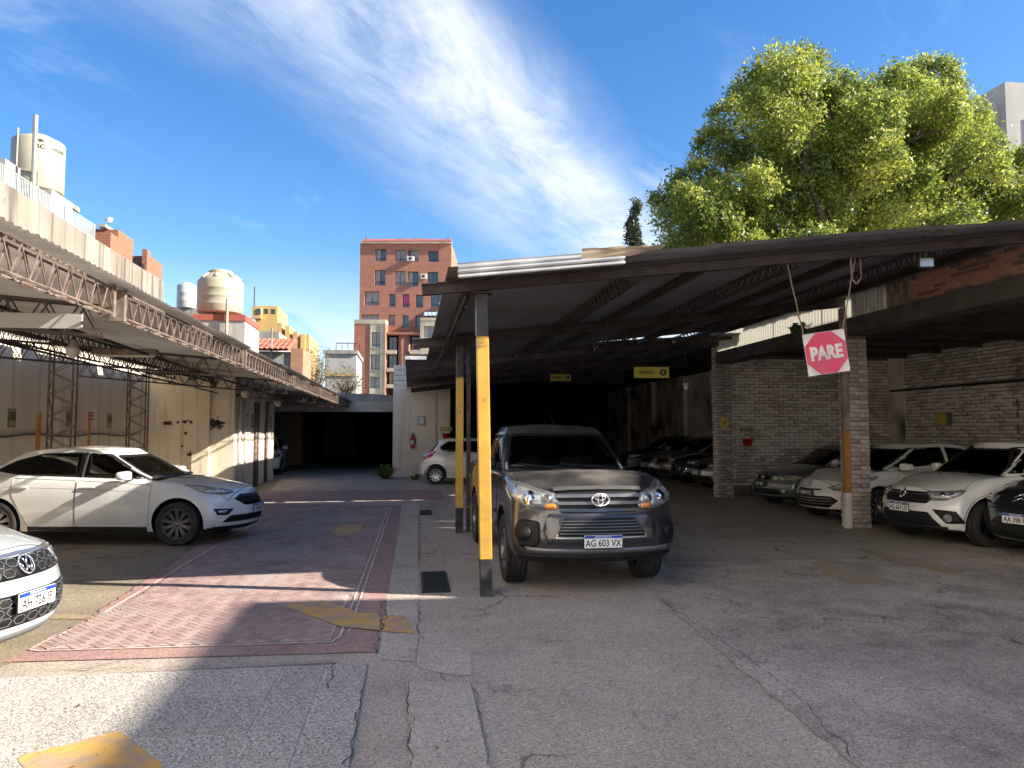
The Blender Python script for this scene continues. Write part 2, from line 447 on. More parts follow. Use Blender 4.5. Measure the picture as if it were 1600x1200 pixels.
def rim_mesh(style, r):
    """Wheel rim seen from outside, axis +Y outward at y=0."""
    mb = MB(); Mx = Matrix.Rotation(R(-90), 4, 'X')
    mb.lathe([(r*.99, -.16), (r*.95, -.15), (r*.93, -.02), (r*.97, .0), (r*1.0, .0), (r*1.005, -.02), (r*1.005, -.16)], 36, 0, Mx, cap=False)
    n, wd, tw, kind = style
    def spoke(a, w0, w1, r0, r1, y0, y1, mi=0, skew=0):
        vs = []
        for rr, w, y, da in ((r0, w0, y0, 0), (r1, w1, y1, skew)):
            aa = a + da; c, s_ = math.cos(aa), math.sin(aa)
            for t, yy in ((-w, y), (w, y), (w*.8, y - .035), (-w*.8, y - .035)):
                vs.append((rr * c - t * s_, yy, rr * s_ + t * c))
        f = [(0,1,5,4), (1,2,6,5), (2,3,7,6), (3,0,4,7), (0,3,2,1), (4,5,6,7)]
        mb.add(vs, f, mi)
    for i in range(n):
        a = 2 * math.pi * i / n + .3
        if kind == 'twin':
            for sk in (-.5, .5): spoke(a + sk * tw, wd * .5, wd * .55, r*.12, r*.95, -.028, -.004, 0, sk * tw * .9)
        elif kind == 'vee':
            for sk in (-.5, .5): spoke(a, wd * .8, wd * .5, r*.1, r*.95, -.03, -.004, 0, sk * tw * 2)
        else: spoke(a, wd * 1.2, wd * .9, r*.12, r*.95, -.03, -.004)
    mb.lathe([(r*.2, -.05), (r*.2, -.02), (r*.13, -.008), (.0, -.006)], 20, 0, Mx)
    for i in range(5):
        a = 2 * math.pi * i / 5; mb.tube((math.cos(a)*r*.15, -.02, math.sin(a)*r*.15), (math.cos(a)*r*.15, -.008, math.sin(a)*r*.15), r*.028, 6, 1)
    return mb
def tyre_mb(Rw, rr, w):
    mb = MB(); Mx = Matrix.Rotation(R(-90), 4, 'X')
    h = Rw - rr
    mb.lathe([(rr*.98, -w*.5), (rr + h*.06, -.5*w+w*.42), (rr + h*.05, 0.004), (rr + h*.3, .014), (rr + h*.65, .016), (rr + h*.88, .006), (Rw - .004, -.018), (Rw, -.03),
              (Rw, -w*.32), (Rw-.008, -w*.33), (Rw-.008, -w*.36), (Rw, -w*.37), (Rw, -w*.63), (Rw-.008, -w*.64), (Rw-.008, -w*.67), (Rw, -w*.68),
              (Rw, -w + .03), (Rw - .012, -w + .012), (rr + h*.5, -w - .01), (rr, -w + .01)], 44, 0, Mx, cap=False)
    for i in range(60):       # tread blocks on both shoulders
        for y0, y1 in ((-.028, .002), (-w + .002, -w + .03)):
            a0, a1 = 2*math.pi*i/60, 2*math.pi*(i+.6)/60
            vs = []
            for a in (a0, a1):
                for r_, y in ((Rw + .004, y0), (Rw - .012, y1 if y0 > -.1 else y0)):
                    vs.append((r_*math.cos(a), y if y0 > -.1 else (y1 if r_ > Rw else y0), r_*math.sin(a)))
            mb.add(vs, [(0, 1, 3, 2), (0, 2, 3, 1)])
    return mb
def make_wheel(car, x, y, Rw, rr, w, style, rimmat, left, steer=0):
    """wheel > tyre, rim"""
    key = (Rw, rr, w, style)
    if key not in RIMS:
        hub = MB(); Mx = Matrix.Rotation(R(-90), 4, 'X')
        hub.lathe([(0, -w*.8), (rr*.92, -w*.8), (rr*.92, -w*.5), (rr*.6, -w*.45), (0, -w*.45)], 24, 0, Mx)
        ms = []
        for mb_, nm in ((hub, 'wheel'), (tyre_mb(Rw, rr, w), 'tyre'), (rim_mesh(style, rr), 'rim')):
            me = bpy.data.meshes.new(nm); me.from_pydata(mb_.v, [], mb_.f); smooth_by_angle(me, 40); ms.append((me, mb_.mi))
        RIMS[key] = ms
    ms = RIMS[key]
    hub, ty, ri = [q[0].copy() for q in ms]
    hub.materials.append(MATS['dark_metal']); ty.materials.append(MATS['tyre_rubber'])
    ri.materials.append(rimmat); ri.materials.append(MATS['dark_metal']); ri.polygons.foreach_set('material_index', ms[2][1])
    o = link('wheel', hub, car, (x, y, Rw), (0, 0, (0 if left else math.pi) + steer))
    link('tyre', ty, o); link('rim', ri, o)
    return o
def add_emblem(S, car, kind, y, z, size):
    d, to3 = S.frame('front'); mb = MB()
    p = S.hit(to3((y, z)), d, .0); q = S.hit(to3((y, z + size * .3)), d, 0); q2 = S.hit(to3((y, z - size * .3)), d, 0)
    up = (q - q2).normalized(); lat = Vector((0, 1, 0)); nr = lat.cross(up).normalized() 
    if nr.x < 0: nr = -nr
    def P_(a, b, h=.012): return p + lat * a * size + up * b * size + nr * h
    def ell(ca, cb, ra, rb, w, h=.014, n=28):
        pts = [P_(ca + ra * math.cos(2*math.pi*i/n), cb + rb * math.sin(2*math.pi*i/n), h) for i in range(n + 1)]
        mb.path(pts, w, 5)
    if kind == 'three ellipses':
        ell(0, 0, .5, .34, .011, .035); ell(0, .12, .31, .14, .0075, .035); ell(0, 0, .14, .31, .0075, .035)
    elif kind == 'vw':
        ell(0, 0, .5, .5, .008, .02)
        for pts in ([(-.2, .44), (0, .02), (.2, .44)], [(-.42, .22), (-.2, -.42), (0, -.02), (.2, -.42), (.42, .22)]):
            mb.path([P_(a, b, .02) for a, b in pts], .0075, 5)
    elif kind == 'oval':
        ell(0, 0, .5, .22, .006, .014)
    elif kind == 'diamond':
        pts = [(0, .5), (.34, 0), (0, -.5), (-.34, 0), (0, .5)]; mb.path([P_(a, b, .03) for a, b in pts], .013, 4)
    elif kind == 'chevrons':
        for dz in (0, -.3): mb.path([P_(a, b + dz, .02) for a, b in ((-.5, -.05), (0, .28), (.5, -.05))], .012, 4)
    elif kind == 'lion':
        mb.path([P_(a, b, .016) for a, b in ((-.1, .5), (.2, .45), (.3, .2), (.05, .1), (.3, -.1), (.2, -.45))], .008, 5)
        mb.path([P_(a, b, .016) for a, b in ((-.1, .5), (-.3, .2), (-.15, -.1), (-.3, -.45))], .008, 5)
        mb.path([P_(a, b, .016) for a, b in ((-.15, -.1), (.1, -.05), (.0, -.5))], .006, 5)
    elif kind == 'bars':
        ell(0, 0, .5, .5, .006, .016); mb.path([P_(-.45, 0, .016), P_(.45, 0, .016)], .01, 5)
    return mb.build('emblem', MATS['chrome'], car, smooth=True)
def add_plate(S, car, text, y, z, face='front', tilt=0, old=False, off=.03):
    d, to3 = S.frame(face)
    p = S.hit(to3((y, z)), d, off); p.z = z
    s_ = -1 if face == 'rear' else 1
    # local: X to the reader's right, Y up, Z outward
    xr = Vector((0, 1 * s_, 0)); up = Vector((math.sin(R(tilt)) * -s_, 0, math.cos(R(tilt)))); zz = xr.cross(up)
    M_ = Matrix.Translation(p) @ Matrix(((xr.x, up.x, zz.x, 0), (xr.y, up.y, zz.y, 0), (xr.z, up.z, zz.z, 0), (0, 0, 0, 1)))
    mb = MB(); mb.bbox(-.2, .2, -.065, .065, -.008, 0, .003, 0, M_); mb.box(-.206, .206, -.071, .071, -.014, -.006, 2, M_)
    if not old: mb.box(-.197, .197, .034, .062, 0, .0012, 1, M_)
    o = mb.build('number_plate', [MATS['plate_black' if old else 'plate_white'], MATS['plate_blue'], MATS['black_plastic']], car)
    t = MB()
    add_text(t, text, .098 if not old else .1, M_ @ Matrix.Translation((0, -.018 if not old else 0, .001)), .0008, .80, .0016)
    t.build('plate_text', MATS['plate_white' if old else 'ink'], o)
    if not old:
        t = MB(); add_text(t, 'REPUBLICA ARGENTINA', .018, M_ @ Matrix.Translation((-.0, .048, .0016)), .0004, .9, .0003)
        t.build('plate_text', MATS['plate_white'], o)
    return o
def q3(a, pts):
    s_, c = math.sin(R(a)), math.cos(R(a)); return [(-x * s_ + y * c, z) for x, y, z in pts]
def build_car(sp):
    """Returns the car's Empty at the origin, facing +x, with every part a child."""
    L, Wd, H, paint = sp['L'], sp['W'], sp['H'], sp['paint']
    car = empty(sp['name'])
    hl, hw = L / 2, Wd / 2
    A = [0, .015, .045, .10, .17, .25, .34, .43, .52, .61, .70, .775, .84, .90, .95, .982, 1]
    B = [-1, -.93, -.72, -.38, 0, .38, .72, .93, 1]
    C = [0, .07, .24, .45, .66, .84, .95, 1]
    row = sp.get('row', [(0, .93), (.07, .955), (.24, .985), (.45, 1), (.66, .992), (.84, .968), (.95, .935), (1, .88)])
    plan = sp.get('plan', [(-hl, .93), (-hl + .5, .975), (-hl + 1.1, 1), (hl - 1.1, 1), (hl - .5, .975), (hl, .93)])
    top, bot, nose, tail = sp['top'], sp.get('bot', [(-hl, .26), (-hl + .6, .19), (hl - .6, .19), (hl, .22)]), sp['nose'], sp.get('tail', [(0, -.1), (.3, 0), (.7, 0), (1, -.06)])
    bow, rbow = sp.get('bow', .22), sp.get('rbow', .12)
    def fn(a, b, c):
        x = (a - .5) * L; zt, zb = sinterp(top, x), interp(bot, x)
        ff = sstep(hl - 1.0, hl, x); rf = sstep(-hl + .8, -hl, x) if False else (1 - sstep(-hl, -hl + .8, x))
        z = zb + (zt - zb) * c + sp.get('crown', .035) * (1 - b * b) * sstep(.8, 1, c)
        if c > .9 and abs(b) < .6: z += sp.get('hoodcrown', .0) * ff * (1 - ff) * 4
        w = hw * interp(plan, x) * interp(row, c)
        X = x + ff * (interp(nose, c) - bow * abs(b) ** sp.get('bowp', 2.4)) - rf * (interp(tail, c) - rbow * abs(b) ** 2.4)
        return (X, b * w, z)
    vs, fs = shell(A, B, C, fn)
    ax_f, ax_r, Rw = sp['axf'], sp['axr'], sp['Rw']
    ar = sp.get('arch', Rw + .055)
    body = evaluated(vs, fs, 2, [cyl(ax_f, Rw + .01, ar, -2, 2), cyl(ax_r, Rw + .01, ar, -2, 2)])
    body.materials.append(paint); body.materials.append(MATS['black_plastic'])
    gx = sp['gh']     # dict of greenhouse: rear base, rear top, front top, front base
    belt, wb, wt = gx['belt'], gx.get('wb', .90) * hw, gx.get('wt', .66) * hw
    for p in body.polygons:
        c = p.center; k = 0
        for ax_ in (ax_f, ax_r):
            if (c.x - ax_) ** 2 + (c.z - Rw - .01) ** 2 < (ar + .006) ** 2 and abs(p.normal.y) < .5 and c.z < Rw + ar + .02: k = 1
        if gx['xrb'] + .1 < c.x < gx['xfb'] - .1 and p.normal.z > .7 and abs(c.y) < wb * .95: k = 1
        if p.normal.z < -.6: k = 1
        p.material_index = k
    smooth_by_angle(body, 38)
    link('body', body, car)
    # greenhouse
    GA = [0, .04, .13, .3, .5, .7, .87, .96, 1]; GB = [-1, -.94, -.7, -.35, 0, .35, .7, .94, 1]; GC = [0, .3, .6, .86, .965, 1]
    roof = gx['roof']
    def gfn(a, b, c):
        xb, xt = gx['xrb'] + (gx['xfb'] - gx['xrb']) * a, gx['xrt'] + (gx['xft'] - gx['xrt']) * a
        x = xb + (xt - xb) * c
        zb_, zt = interp(belt, x) - .06, sinterp(roof, xt)
        zt += .035 * (1 - b * b) * sstep(.9, 1, c)
        z = zb_ + (zt - zb_) * c
        tp = 1 - gx.get('taper', .07) * (abs(2 * a - 1) ** 3) * (1 if a < .5 else .5)
        w = (wb + (wt - wb) * (c ** 1.15)) * tp
        if c > .95: w *= .94
        ff, rf = sstep(.7, 1, a), 1 - sstep(0, .3, a)
        x += -ff * gx.get('bow', .16) * abs(b) ** 2.5 + rf * .10 * abs(b) ** 2.5
        return (x, b * w, z)
    gv, gf = shell(GA, GB, GC, gfn)
    gh = evaluated(gv, gf, 3)
    S = Surf([body, gh])
    SG = Surf([gh])
    frit = MATS['black_plastic']
    ws = sp.get('ws')
    panes = []
    def win(poly, face, glass, name='window', ring=.03, smooth_r=.04):
        rp = roundpoly(poly, smooth_r, 3); cut_window(gh, rp, face, .02)
        pane = SG.patch(rp, face, .004, .07, .006).build(name, glass, car, smooth=True)
        if ring:
            inn = inset(rp, ring); d, to3 = SG.frame(face)
            n = len(rp); P1, P2 = [], []
            mbr = MB(); seg_o, seg_i = [], []
            for i in range(n):
                a, b, c_, e = Vector(rp[i]), Vector(rp[(i+1) % n]), Vector(inn[i]), Vector(inn[(i+1) % n])
                k = max(1, int((b - a).length / .06))
                for j in range(k): seg_o.append(a.lerp(b, j / k)); seg_i.append(c_.lerp(e, j / k))
            po, pi = [SG.hit(to3(q), d, .006) for q in seg_o], [SG.hit(to3(q), d, .006) for q in seg_i]
            k = len(po); fs_ = [(i, (i+1) % k, k + (i+1) % k, k + i) for i in range(k)]
            n_ = (po[1] - po[0]).cross(pi[0] - po[0])
            if n_.dot(d) > 0: fs_ = [f[::-1] for f in fs_]
            mbr.add(po + pi, fs_); mbr.build('window_seal', frit, pane, smooth=True)
        return pane
    for poly in sp['side']:
        for f in ('left', 'right'): win(poly, f, sp.get('sideglass', MATS['tinted_glass']), ring=sp.get('ring', .018))
    if ws: win(ws, 'front', sp.get('wsglass', MATS['mid_glass']), 'windscreen', .035, .08)
    if sp.get('rw'): win(sp['rw'], 'rear', MATS['tinted_glass'], 'rear_window', .035, .08)
    gh.materials.append(paint); gh.materials.append(MATS['black_plastic'])
    smooth_by_angle(gh, 50)
    # inner faces of pillars: drop downward facing bottom
    link('roof', gh, car)
    # under-tray, cabin
    mb = MB(); mb.box(-hl + .5, hl - .6, -hw * .60, hw * .60, sp.get('ub', .17), Rw * 1.9); mb.build('underbody', MATS['black_plastic'], car)
    bx = interp(belt, 0)
    for sx_, yy in ((gx['seat'], hw*.42), (gx['seat'], -hw*.42), (gx['seat'] - .85, hw*.42), (gx['seat'] - .85, -hw*.42)):
        mb = MB(); mb.bbox(sx_ - .09, sx_ + .05, yy - .23, yy + .23, bx - .45, bx + .13, .04); mb.bbox(sx_ - .10, sx_, yy - .13, yy + .13, bx + .17, bx + .36, .035)
        mb.tube((sx_ - .05, yy - .05, bx + .1), (sx_ - .05, yy - .05, bx + .2), .008); mb.tube((sx_ - .05, yy + .05, bx + .1), (sx_ - .05, yy + .05, bx + .2), .008)
        mb.build('seat', MATS['seat_fabric'], car)
    mb = MB(); Ms = Matrix.Translation((gx['seat'] + .62, hw*.42, bx - .02)) @ Matrix.Rotation(R(-68), 4, 'Y')
    pts = [Ms @ Vector((math.cos(2*math.pi*i/20)*.18, math.sin(2*math.pi*i/20)*.18, 0)) for i in range(21)]
    mb.path(pts, .014, 6); mb.build('steering_wheel', MATS['black_plastic'], car)
    mb = MB(); mb.bbox(gx['xfb'] - .62, gx['xfb'] - .25, -wb*.86, wb*.86, bx - .2, bx - .03, .05); mb.build('dashboard', MATS['seat_fabric'], car)
    xm = gx['xft'] - .02; mb = MB(); mb.bbox(xm - .03, xm, -.12, .12, interp(roof, xm) - .17, interp(roof, xm) - .1, .01); mb.build('rear_view_mirror', MATS['black_plastic'], car)
    for sd in (1, -1):                       # pale pillar trims and grab handles behind the windscreen
        q = MB(); xa, xb = gx['xfb'] - .14, gx['xft'] - .06; za, zb2 = bx + .02, interp(roof, xb) - .09
        pa, pb = Vector((xa - gx.get('bow', .16) * .7, sd * wb * .90, za)), Vector((xb - gx.get('bow', .16) * .6, sd * wt * .93, zb2)); q.tube(pa, pb, .022, 6)
        h1, h2 = pa.lerp(pb, .35), pa.lerp(pb, .75); off_ = Vector((-.03, -sd * .05, 0)); q.path([h1, h1 + off_, h2 + off_, h2], .012, 6); q.build('pillar_trim', MATS['light_trim'], car, smooth=True)
    # wheels
    tw = hw - sp.get('wheel_in', .015)
    for x_, st in ((ax_f, sp.get('steer', 0)), (ax_r, 0)):
        for sd in (1, -1): make_wheel(car, x_, sd * tw, Rw, sp['rr'], sp.get('tw', .2), sp['rim'], sp['rimmat'], sd > 0, st)
    # wing mirrors
    mx_ = gx['xfb'] - gx.get('mirror_back', .52); mz = interp(belt, mx_) + .07
    for sd in (1, -1):
        yv = hw * .93
        mv, mf = shell([0, .35, 1], [0, .5, 1], [0, .5, 1], lambda a, b, c: (mx_ + (a - .5) * .13 - (b ** 2) * .05, sd * (yv + b * .21), mz + (c - .5) * (.15 - .03 * b) + .01))
        if sd < 0: mf = [f[::-1] for f in mf]
        me = evaluated(mv, mf, 2); me.materials.append(sp.get('mirrormat', paint)); me.polygons.foreach_set('use_smooth', [True] * len(me.polygons))
        mo = link('wing_mirror', me, car)
        q = MB(); q.tube((mx_, sd * (yv - .07), mz - .06), (mx_ - .01, sd * (yv + .05), mz - .05), .022, 8); q.build('mirror_arm', MATS['black_plastic'], mo, smooth=True)
    # bonnet line, doors
    seam = MATS['black_rubber']
    for sd in ('left', 'right'):
        for k, dr in enumerate(sp.get('doors', [])):
            o = S.patch(roundpoly(dr, .05, 4), sd, .0035, .11, .0).build('door', paint, car, smooth=True)
            S.strip(roundpoly(dr, .05, 4), .0055, sd, .0042, True).build('door_gap', seam, o)
            hx = min(q[0] for q in dr) + .17; hz = sp.get('hz', .88) + .0 * k
            p = S.hit(S.frame(sd)[1]((hx, hz)), S.frame(sd)[0], .02)
            q = MB(); q.bbox(p.x - .10, p.x + .11, p.y - .012, p.y + .016, p.z - .016, p.z + .018, .009); q.build('door_handle', sp.get('handlemat', paint), o, smooth=False)
        for kind, pts, w_ in sp.get('sidelines', []):
            S.strip(pts, w_, sd, .004, thick=.006 if kind == 'trim' else 0).build('side_trim' if kind == 'trim' else 'panel_gap', sp.get('trimmat', seam) if kind == 'trim' else seam, car)
        for poly, mt in sp.get('sidepatch', []):
            S.patch(roundpoly(poly, .02, 3), sd, .007, .08, .01).build('side_cladding', mt, car, smooth=True)
    for pts in sp.get('hood', []):
        S.strip(pts, .006, 'top', .003, seg=.05).build('bonnet_gap', seam, car)
        S.strip([(a, -b) for a, b in pts], .006, 'top', .003, seg=.05).build('bonnet_gap', seam, car)
    for it in sp.get('front', []):
        nm, mt, poly, face = it[:4]; off = it[4] if len(it) > 4 else .004; rr_ = it[5] if len(it) > 5 else .02
        both = [(poly, face)]
        if face != 'front' or min(q[0] for q in poly) > .02:
            both.append(([(-a, b) for a, b in poly][::-1], -face if face != 'front' else face))
        for pl, fc in both:
            lamp = nm == 'headlight' and sp.get('auto_lamp', True)
            o = S.patch(roundpoly(pl, rr_, 3), fc, off, .045, .014).build(nm, MATS['lamp_bezel'] if lamp else mt, car, smooth=True)
            if lamp:
                inn = inset(pl, .02); S.patch(roundpoly(inn, .012, 3), fc, off + .006, .04, .008).build('lamp_reflector', mt, o, smooth=True)
                cs, ct = sum(q[0] for q in pl) / len(pl), sum(q[1] for q in pl) / len(pl)
                for k_, rr2 in ((-.06, .032), (.06, .026)):
                    S.patch([(cs + k_ + rr2 * math.cos(2*math.pi*i/14), ct + rr2 * math.sin(2*math.pi*i/14)) for i in range(14)], fc, off + .014, .03, .008).build('lamp_bowl', MATS['chrome'], o, smooth=True)
    for nm, mt, pts, w_, off, face in sp.get('bars', []):
        S.strip(pts, w_, face, off, thick=.02).build(nm, mt, car)
        if min(q[0] for q in pts) > .02: S.strip([(-a, b) for a, b in pts], w_, -face if face != 'front' else face, off, thick=.02).build(nm, mt, car)
    for nm, mt, y, z, r_, face in sp.get('rounds', []):
        if isinstance(y, tuple): (y, z), = q3(face if face != 'front' else 0, [y])
        for sd in (1, -1):
            fc = face if face == 'front' or sd > 0 else -face
            S.patch([(sd * y + r_ * math.cos(2*math.pi*i/16), z + r_ * math.sin(2*math.pi*i/16)) for i in range(16)], fc, .030, r_, .014).build(nm, mt, car, smooth=True)
    if sp.get('emblem'): add_emblem(S, car, *sp['emblem'])
    if sp.get('plate'): add_plate(S, car, *sp['plate'][:3], **sp['plate'][3])
    # wipers
    if ws:
        zb_ = min(q[1] for q in ws)
        for y0, y1 in ((.5, -.08), (-.12, -.6)):
            pa = [S.hit(S.frame('front')[1]((y0 + (y1 - y0) * t, zb_ + .01 + .05 * t)), Vector((-1, 0, 0)), .015) for t in (0, .33, .66, 1)]
            q = MB(); q.path(pa, .007, 5); q.build('wiper', MATS['black_rubber'], car)
    if sp.get('antenna'):
        ax_, el = sp['antenna']; z0 = interp(roof, ax_) + .02
        q = MB(); q.tube((ax_, 0, z0), (ax_ - .02, 0, z0 + .04), .018, 8, r1=.01); q.tube((ax_ - .01, 0, z0 + .03), (ax_ - el, 0, z0 + .03 + el * .7), .004, 5); q.build('antenna', MATS['black_rubber'], car)
    return car, S
# ------------------------------------------------------------------ site frame: x = across the yard, y = along it (away from the camera), z = up
# ------------------------------------------------------------------ site frame: x = across the yard, y = along it (away from the camera), z = up
def ground_mat(name, c1, c2, c3, sc, agg=130, aggamt=.5, bump=.6, crack=0.0, rough=.85, stain=(.03, .03, .03), stain_amt=.5, white=.6, chips=.35):
    M = bpy.data.materials.new(name); M.use_nodes = True; t = M.node_tree; N = t.nodes; P = N['Principled BSDF']; MATS[name] = M
    co = N.new('ShaderNodeTexCoord')
    def tex(s, d=8, r=.65, dist=0):
        n = N.new('ShaderNodeTexNoise'); n.inputs['Scale'].default_value = s; n.inputs['Detail'].default_value = d; n.inputs['Roughness'].default_value = r; n.inputs['Distortion'].default_value = dist
        t.links.new(co.outputs['Object'], n.inputs['Vector']); return n.outputs['Fac']
    def rng(v, a, b, c=0, d=1):
        r = N.new('ShaderNodeMapRange'); t.links.new(v, r.inputs[0])
        for i, q in enumerate((a, b, c, d)): r.inputs[i+1].default_value = q
        return r.outputs[0]
    def mixc(f, a, b, mode='MIX'):
        x = N.new('ShaderNodeMix'); x.data_type = 'RGBA'; x.blend_type = mode
        if isinstance(f, float): x.inputs['Factor'].default_value = f
        else: t.links.new(f, x.inputs['Factor'])
        for k, v in (('A', a), ('B', b)):
            if isinstance(v, tuple): x.inputs[k].default_value = (*v, 1)
            else: t.links.new(v, x.inputs[k])
        return x.outputs['Result']
    c = mixc(rng(tex(sc, 9, .68, .4), .36, .64), c1, c2)
    c = mixc(rng(tex(sc * .37, 6, .6, .8), .48, .72), c, c3)
    ag = tex(agg, 3, .75)
    c = mixc(rng(ag, .30, .46, aggamt, 0), c, tuple(q * .42 for q in c1))
    c = mixc(rng(tex(agg * .63, 2, .7), .58, .70, 0, aggamt * white), c, tuple(min(1, q * 1.9) for q in c1))
    c = mixc(rng(tex(sc * .9 + .3, 5, .6, 1.5), .60, .74, 0, stain_amt), c, stain)
    vc = N.new('ShaderNodeTexVoronoi'); vc.inputs['Scale'].default_value = 150 if chips > .5 else 95; t.links.new(co.outputs['Object'], vc.inputs['Vector']); sv = N.new('ShaderNodeSeparateColor'); t.links.new(vc.outputs['Color'], sv.inputs[0])
    gm = N.new('ShaderNodeVectorMath'); gm.operation = 'SCALE'; t.links.new(c, gm.inputs[0]); t.links.new(rng(sv.outputs[0], 0, 1, 1 - chips, 1 + chips), gm.inputs['Scale']); c = gm.outputs[0]
    if crack:
        vo = N.new('ShaderNodeTexVoronoi'); vo.feature = 'DISTANCE_TO_EDGE'; vo.inputs['Scale'].default_value = crack
        mp = N.new('ShaderNodeVectorMath'); mp.operation = 'ADD'; nn = N.new('ShaderNodeTexNoise'); nn.inputs['Scale'].default_value = crack * 2; nn.inputs['Detail'].default_value = 8
        t.links.new(co.outputs['Object'], nn.inputs['Vector']); t.links.new(co.outputs['Object'], mp.inputs[0])
        sc_ = N.new('ShaderNodeVectorMath'); sc_.operation = 'SCALE'; sc_.inputs['Scale'].default_value = .9 / crack
        t.links.new(nn.outputs['Color'], sc_.inputs[0]); t.links.new(sc_.outputs[0], mp.inputs[1]); t.links.new(mp.outputs[0], vo.inputs['Vector'])
        mk_ = N.new('ShaderNodeMath'); mk_.operation = 'MULTIPLY'; t.links.new(rng(vo.outputs[0], .0, .012, 1, 0), mk_.inputs[0]); t.links.new(rng(tex(crack * .8, 2), .45, .6), mk_.inputs[1])
        c = mixc(mk_.outputs[0], c, tuple(q * .25 for q in c1))
    t.links.new(c, P.inputs['Base Color']); P.inputs['Roughness'].default_value = rough; P.inputs['Specular IOR Level'].default_value = .3
    b = N.new('ShaderNodeBump'); b.inputs['Strength'].default_value = bump; b.inputs['Distance'].default_value = .012
    ad = N.new('ShaderNodeMath'); ad.operation = 'ADD'; t.links.new(ag, ad.inputs[0]); t.links.new(tex(sc * 7, 9, .75), ad.inputs[1]); t.links.new(ad.outputs[0], b.inputs['Height'])
    t.links.new(b.outputs[0], P.inputs['Normal'])
    return M
def brick_mat(name, c1, c2, mortar, bw=.26, bh=.085, off=0, dirt=(.08, .07, .06), plane='xz'):
    M = bpy.data.materials.new(name); M.use_nodes = True; t = M.node_tree; N = t.nodes; P = N['Principled BSDF']; MATS[name] = M
    co = N.new('ShaderNodeTexCoord'); sp_ = N.new('ShaderNodeSeparateXYZ'); cb_ = N.new('ShaderNodeCombineXYZ'); t.links.new(co.outputs['Object'], sp_.inputs[0])
    ad = N.new('ShaderNodeMath'); ad.operation = 'ADD'; t.links.new(sp_.outputs[0], ad.inputs[0]); t.links.new(sp_.outputs[1], ad.inputs[1])
    t.links.new(ad.outputs[0], cb_.inputs[0]); t.links.new(sp_.outputs[2], cb_.inputs[1])
    br = N.new('ShaderNodeTexBrick'); t.links.new(cb_.outputs[0], br.inputs['Vector'])
    br.inputs['Color1'].default_value = (*c1, 1); br.inputs['Color2'].default_value = (*c2, 1); br.inputs['Mortar'].default_value = (*mortar, 1)
    br.inputs['Scale'].default_value = 1; br.inputs['Brick Width'].default_value = bw; br.inputs['Row Height'].default_value = bh; br.inputs['Mortar Size'].default_value = .008; br.inputs['Bias'].default_value = 0
    n = N.new('ShaderNodeTexNoise'); n.inputs['Scale'].default_value = .6; n.inputs['Detail'].default_value = 8; t.links.new(co.outputs['Object'], n.inputs['Vector'])
    r = N.new('ShaderNodeMapRange'); r.inputs[1].default_value = .5; r.inputs[2].default_value = .75; r.inputs[4].default_value = .6; t.links.new(n.outputs['Fac'], r.inputs[0])
    x = N.new('ShaderNodeMix'); x.data_type = 'RGBA'; t.links.new(r.outputs[0], x.inputs['Factor']); t.links.new(br.outputs['Color'], x.inputs['A']); x.inputs['B'].default_value = (*dirt, 1)
    t.links.new(x.outputs['Result'], P.inputs['Base Color']); P.inputs['Roughness'].default_value = .9
    b = N.new('ShaderNodeBump'); b.inputs['Strength'].default_value = .6; b.inputs['Distance'].default_value = .01; b.invert = True
    t.links.new(br.outputs['Fac'], b.inputs['Height']); t.links.new(b.outputs[0], P.inputs['Normal'])
    return M
ASPH = ground_mat('worn_asphalt', (.47, .40, .335), (.38, .32, .27), (.51, .44, .375), .9, agg=75, aggamt=.75, bump=1.0, crack=.45, stain=(.13, .115, .10), stain_amt=.85)
ROUGHC = ground_mat('broken_concrete', (.46, .40, .34), (.27, .235, .205), (.56, .485, .415), 1.7, agg=55, aggamt=.9, white=.35, bump=1.6, crack=.9)
INFLOOR = ground_mat('shed_floor_concrete', (.36, .31, .26), (.27, .23, .19), (.42, .365, .31), .8, aggamt=.4, bump=.3, crack=.3)
BEIGEC = ground_mat('beige_concrete', (.27, .225, .165), (.20, .17, .13), (.32, .27, .20), 1.1, aggamt=.25, bump=.4, crack=.7, stain=(.10, .085, .07))
LIGHTC = ground_mat('light_concrete', (.46, .40, .33), (.38, .325, .27), (.50, .44, .37), 1.6, agg=70, aggamt=.5, bump=.4, stain_amt=.25)
TERR = ground_mat('terrazzo', (.36, .33, .29), (.31, .285, .25), (.39, .36, .32), 1.2, agg=120, aggamt=.9, bump=.25, stain_amt=.12)
REDC = ground_mat('red_concrete', (.36, .225, .20), (.30, .19, .17), (.38, .26, .235), 1.3, aggamt=.3, bump=.3, stain_amt=.3)
GROUT = ground_mat('pale_grout', (.46, .40, .37), (.38, .33, .30), (.48, .42, .39), 3, aggamt=.3, bump=.2, stain_amt=.2)
YEL = mat('faded_yellow_paint', (.54, .325, .085), .8, col2=(.38, .27, .17), scale=6, contrast=(.42, .60), bump=.3)
YELF = mat('worn_yellow_paint', (.30, .225, .12), .85, col2=(.28, .235, .19), scale=4, contrast=(.38, .58), bump=.3)
WHT = mat('worn_white_paint', (.58, .53, .49), .8, col2=(.40, .30, .275), scale=9, contrast=(.45, .7))
DARKC = mat('recess_dark', (.055, .048, .042), .95)  # dark fill of cracks; on drain pits and wall holes it paints their shade
RUST = mat('rusty_steel', (.13, .088, .066), .75, .2, col2=(.25, .20, .165), scale=9, bump=.3)
BROWN = mat('brown_steel', (.036, .022, .023), .6, .2, col2=(.060, .042, .038), scale=6, bump=.2)
WHBR = mat('whitewashed_brick', (.66, .63, .60), .88, col2=(.50, .47, .45), scale=2.2, contrast=(.35, .7), bump=.9, bscale=35, col3=(.20, .17, .155), scale3=1.5, c3=(.5, .72))
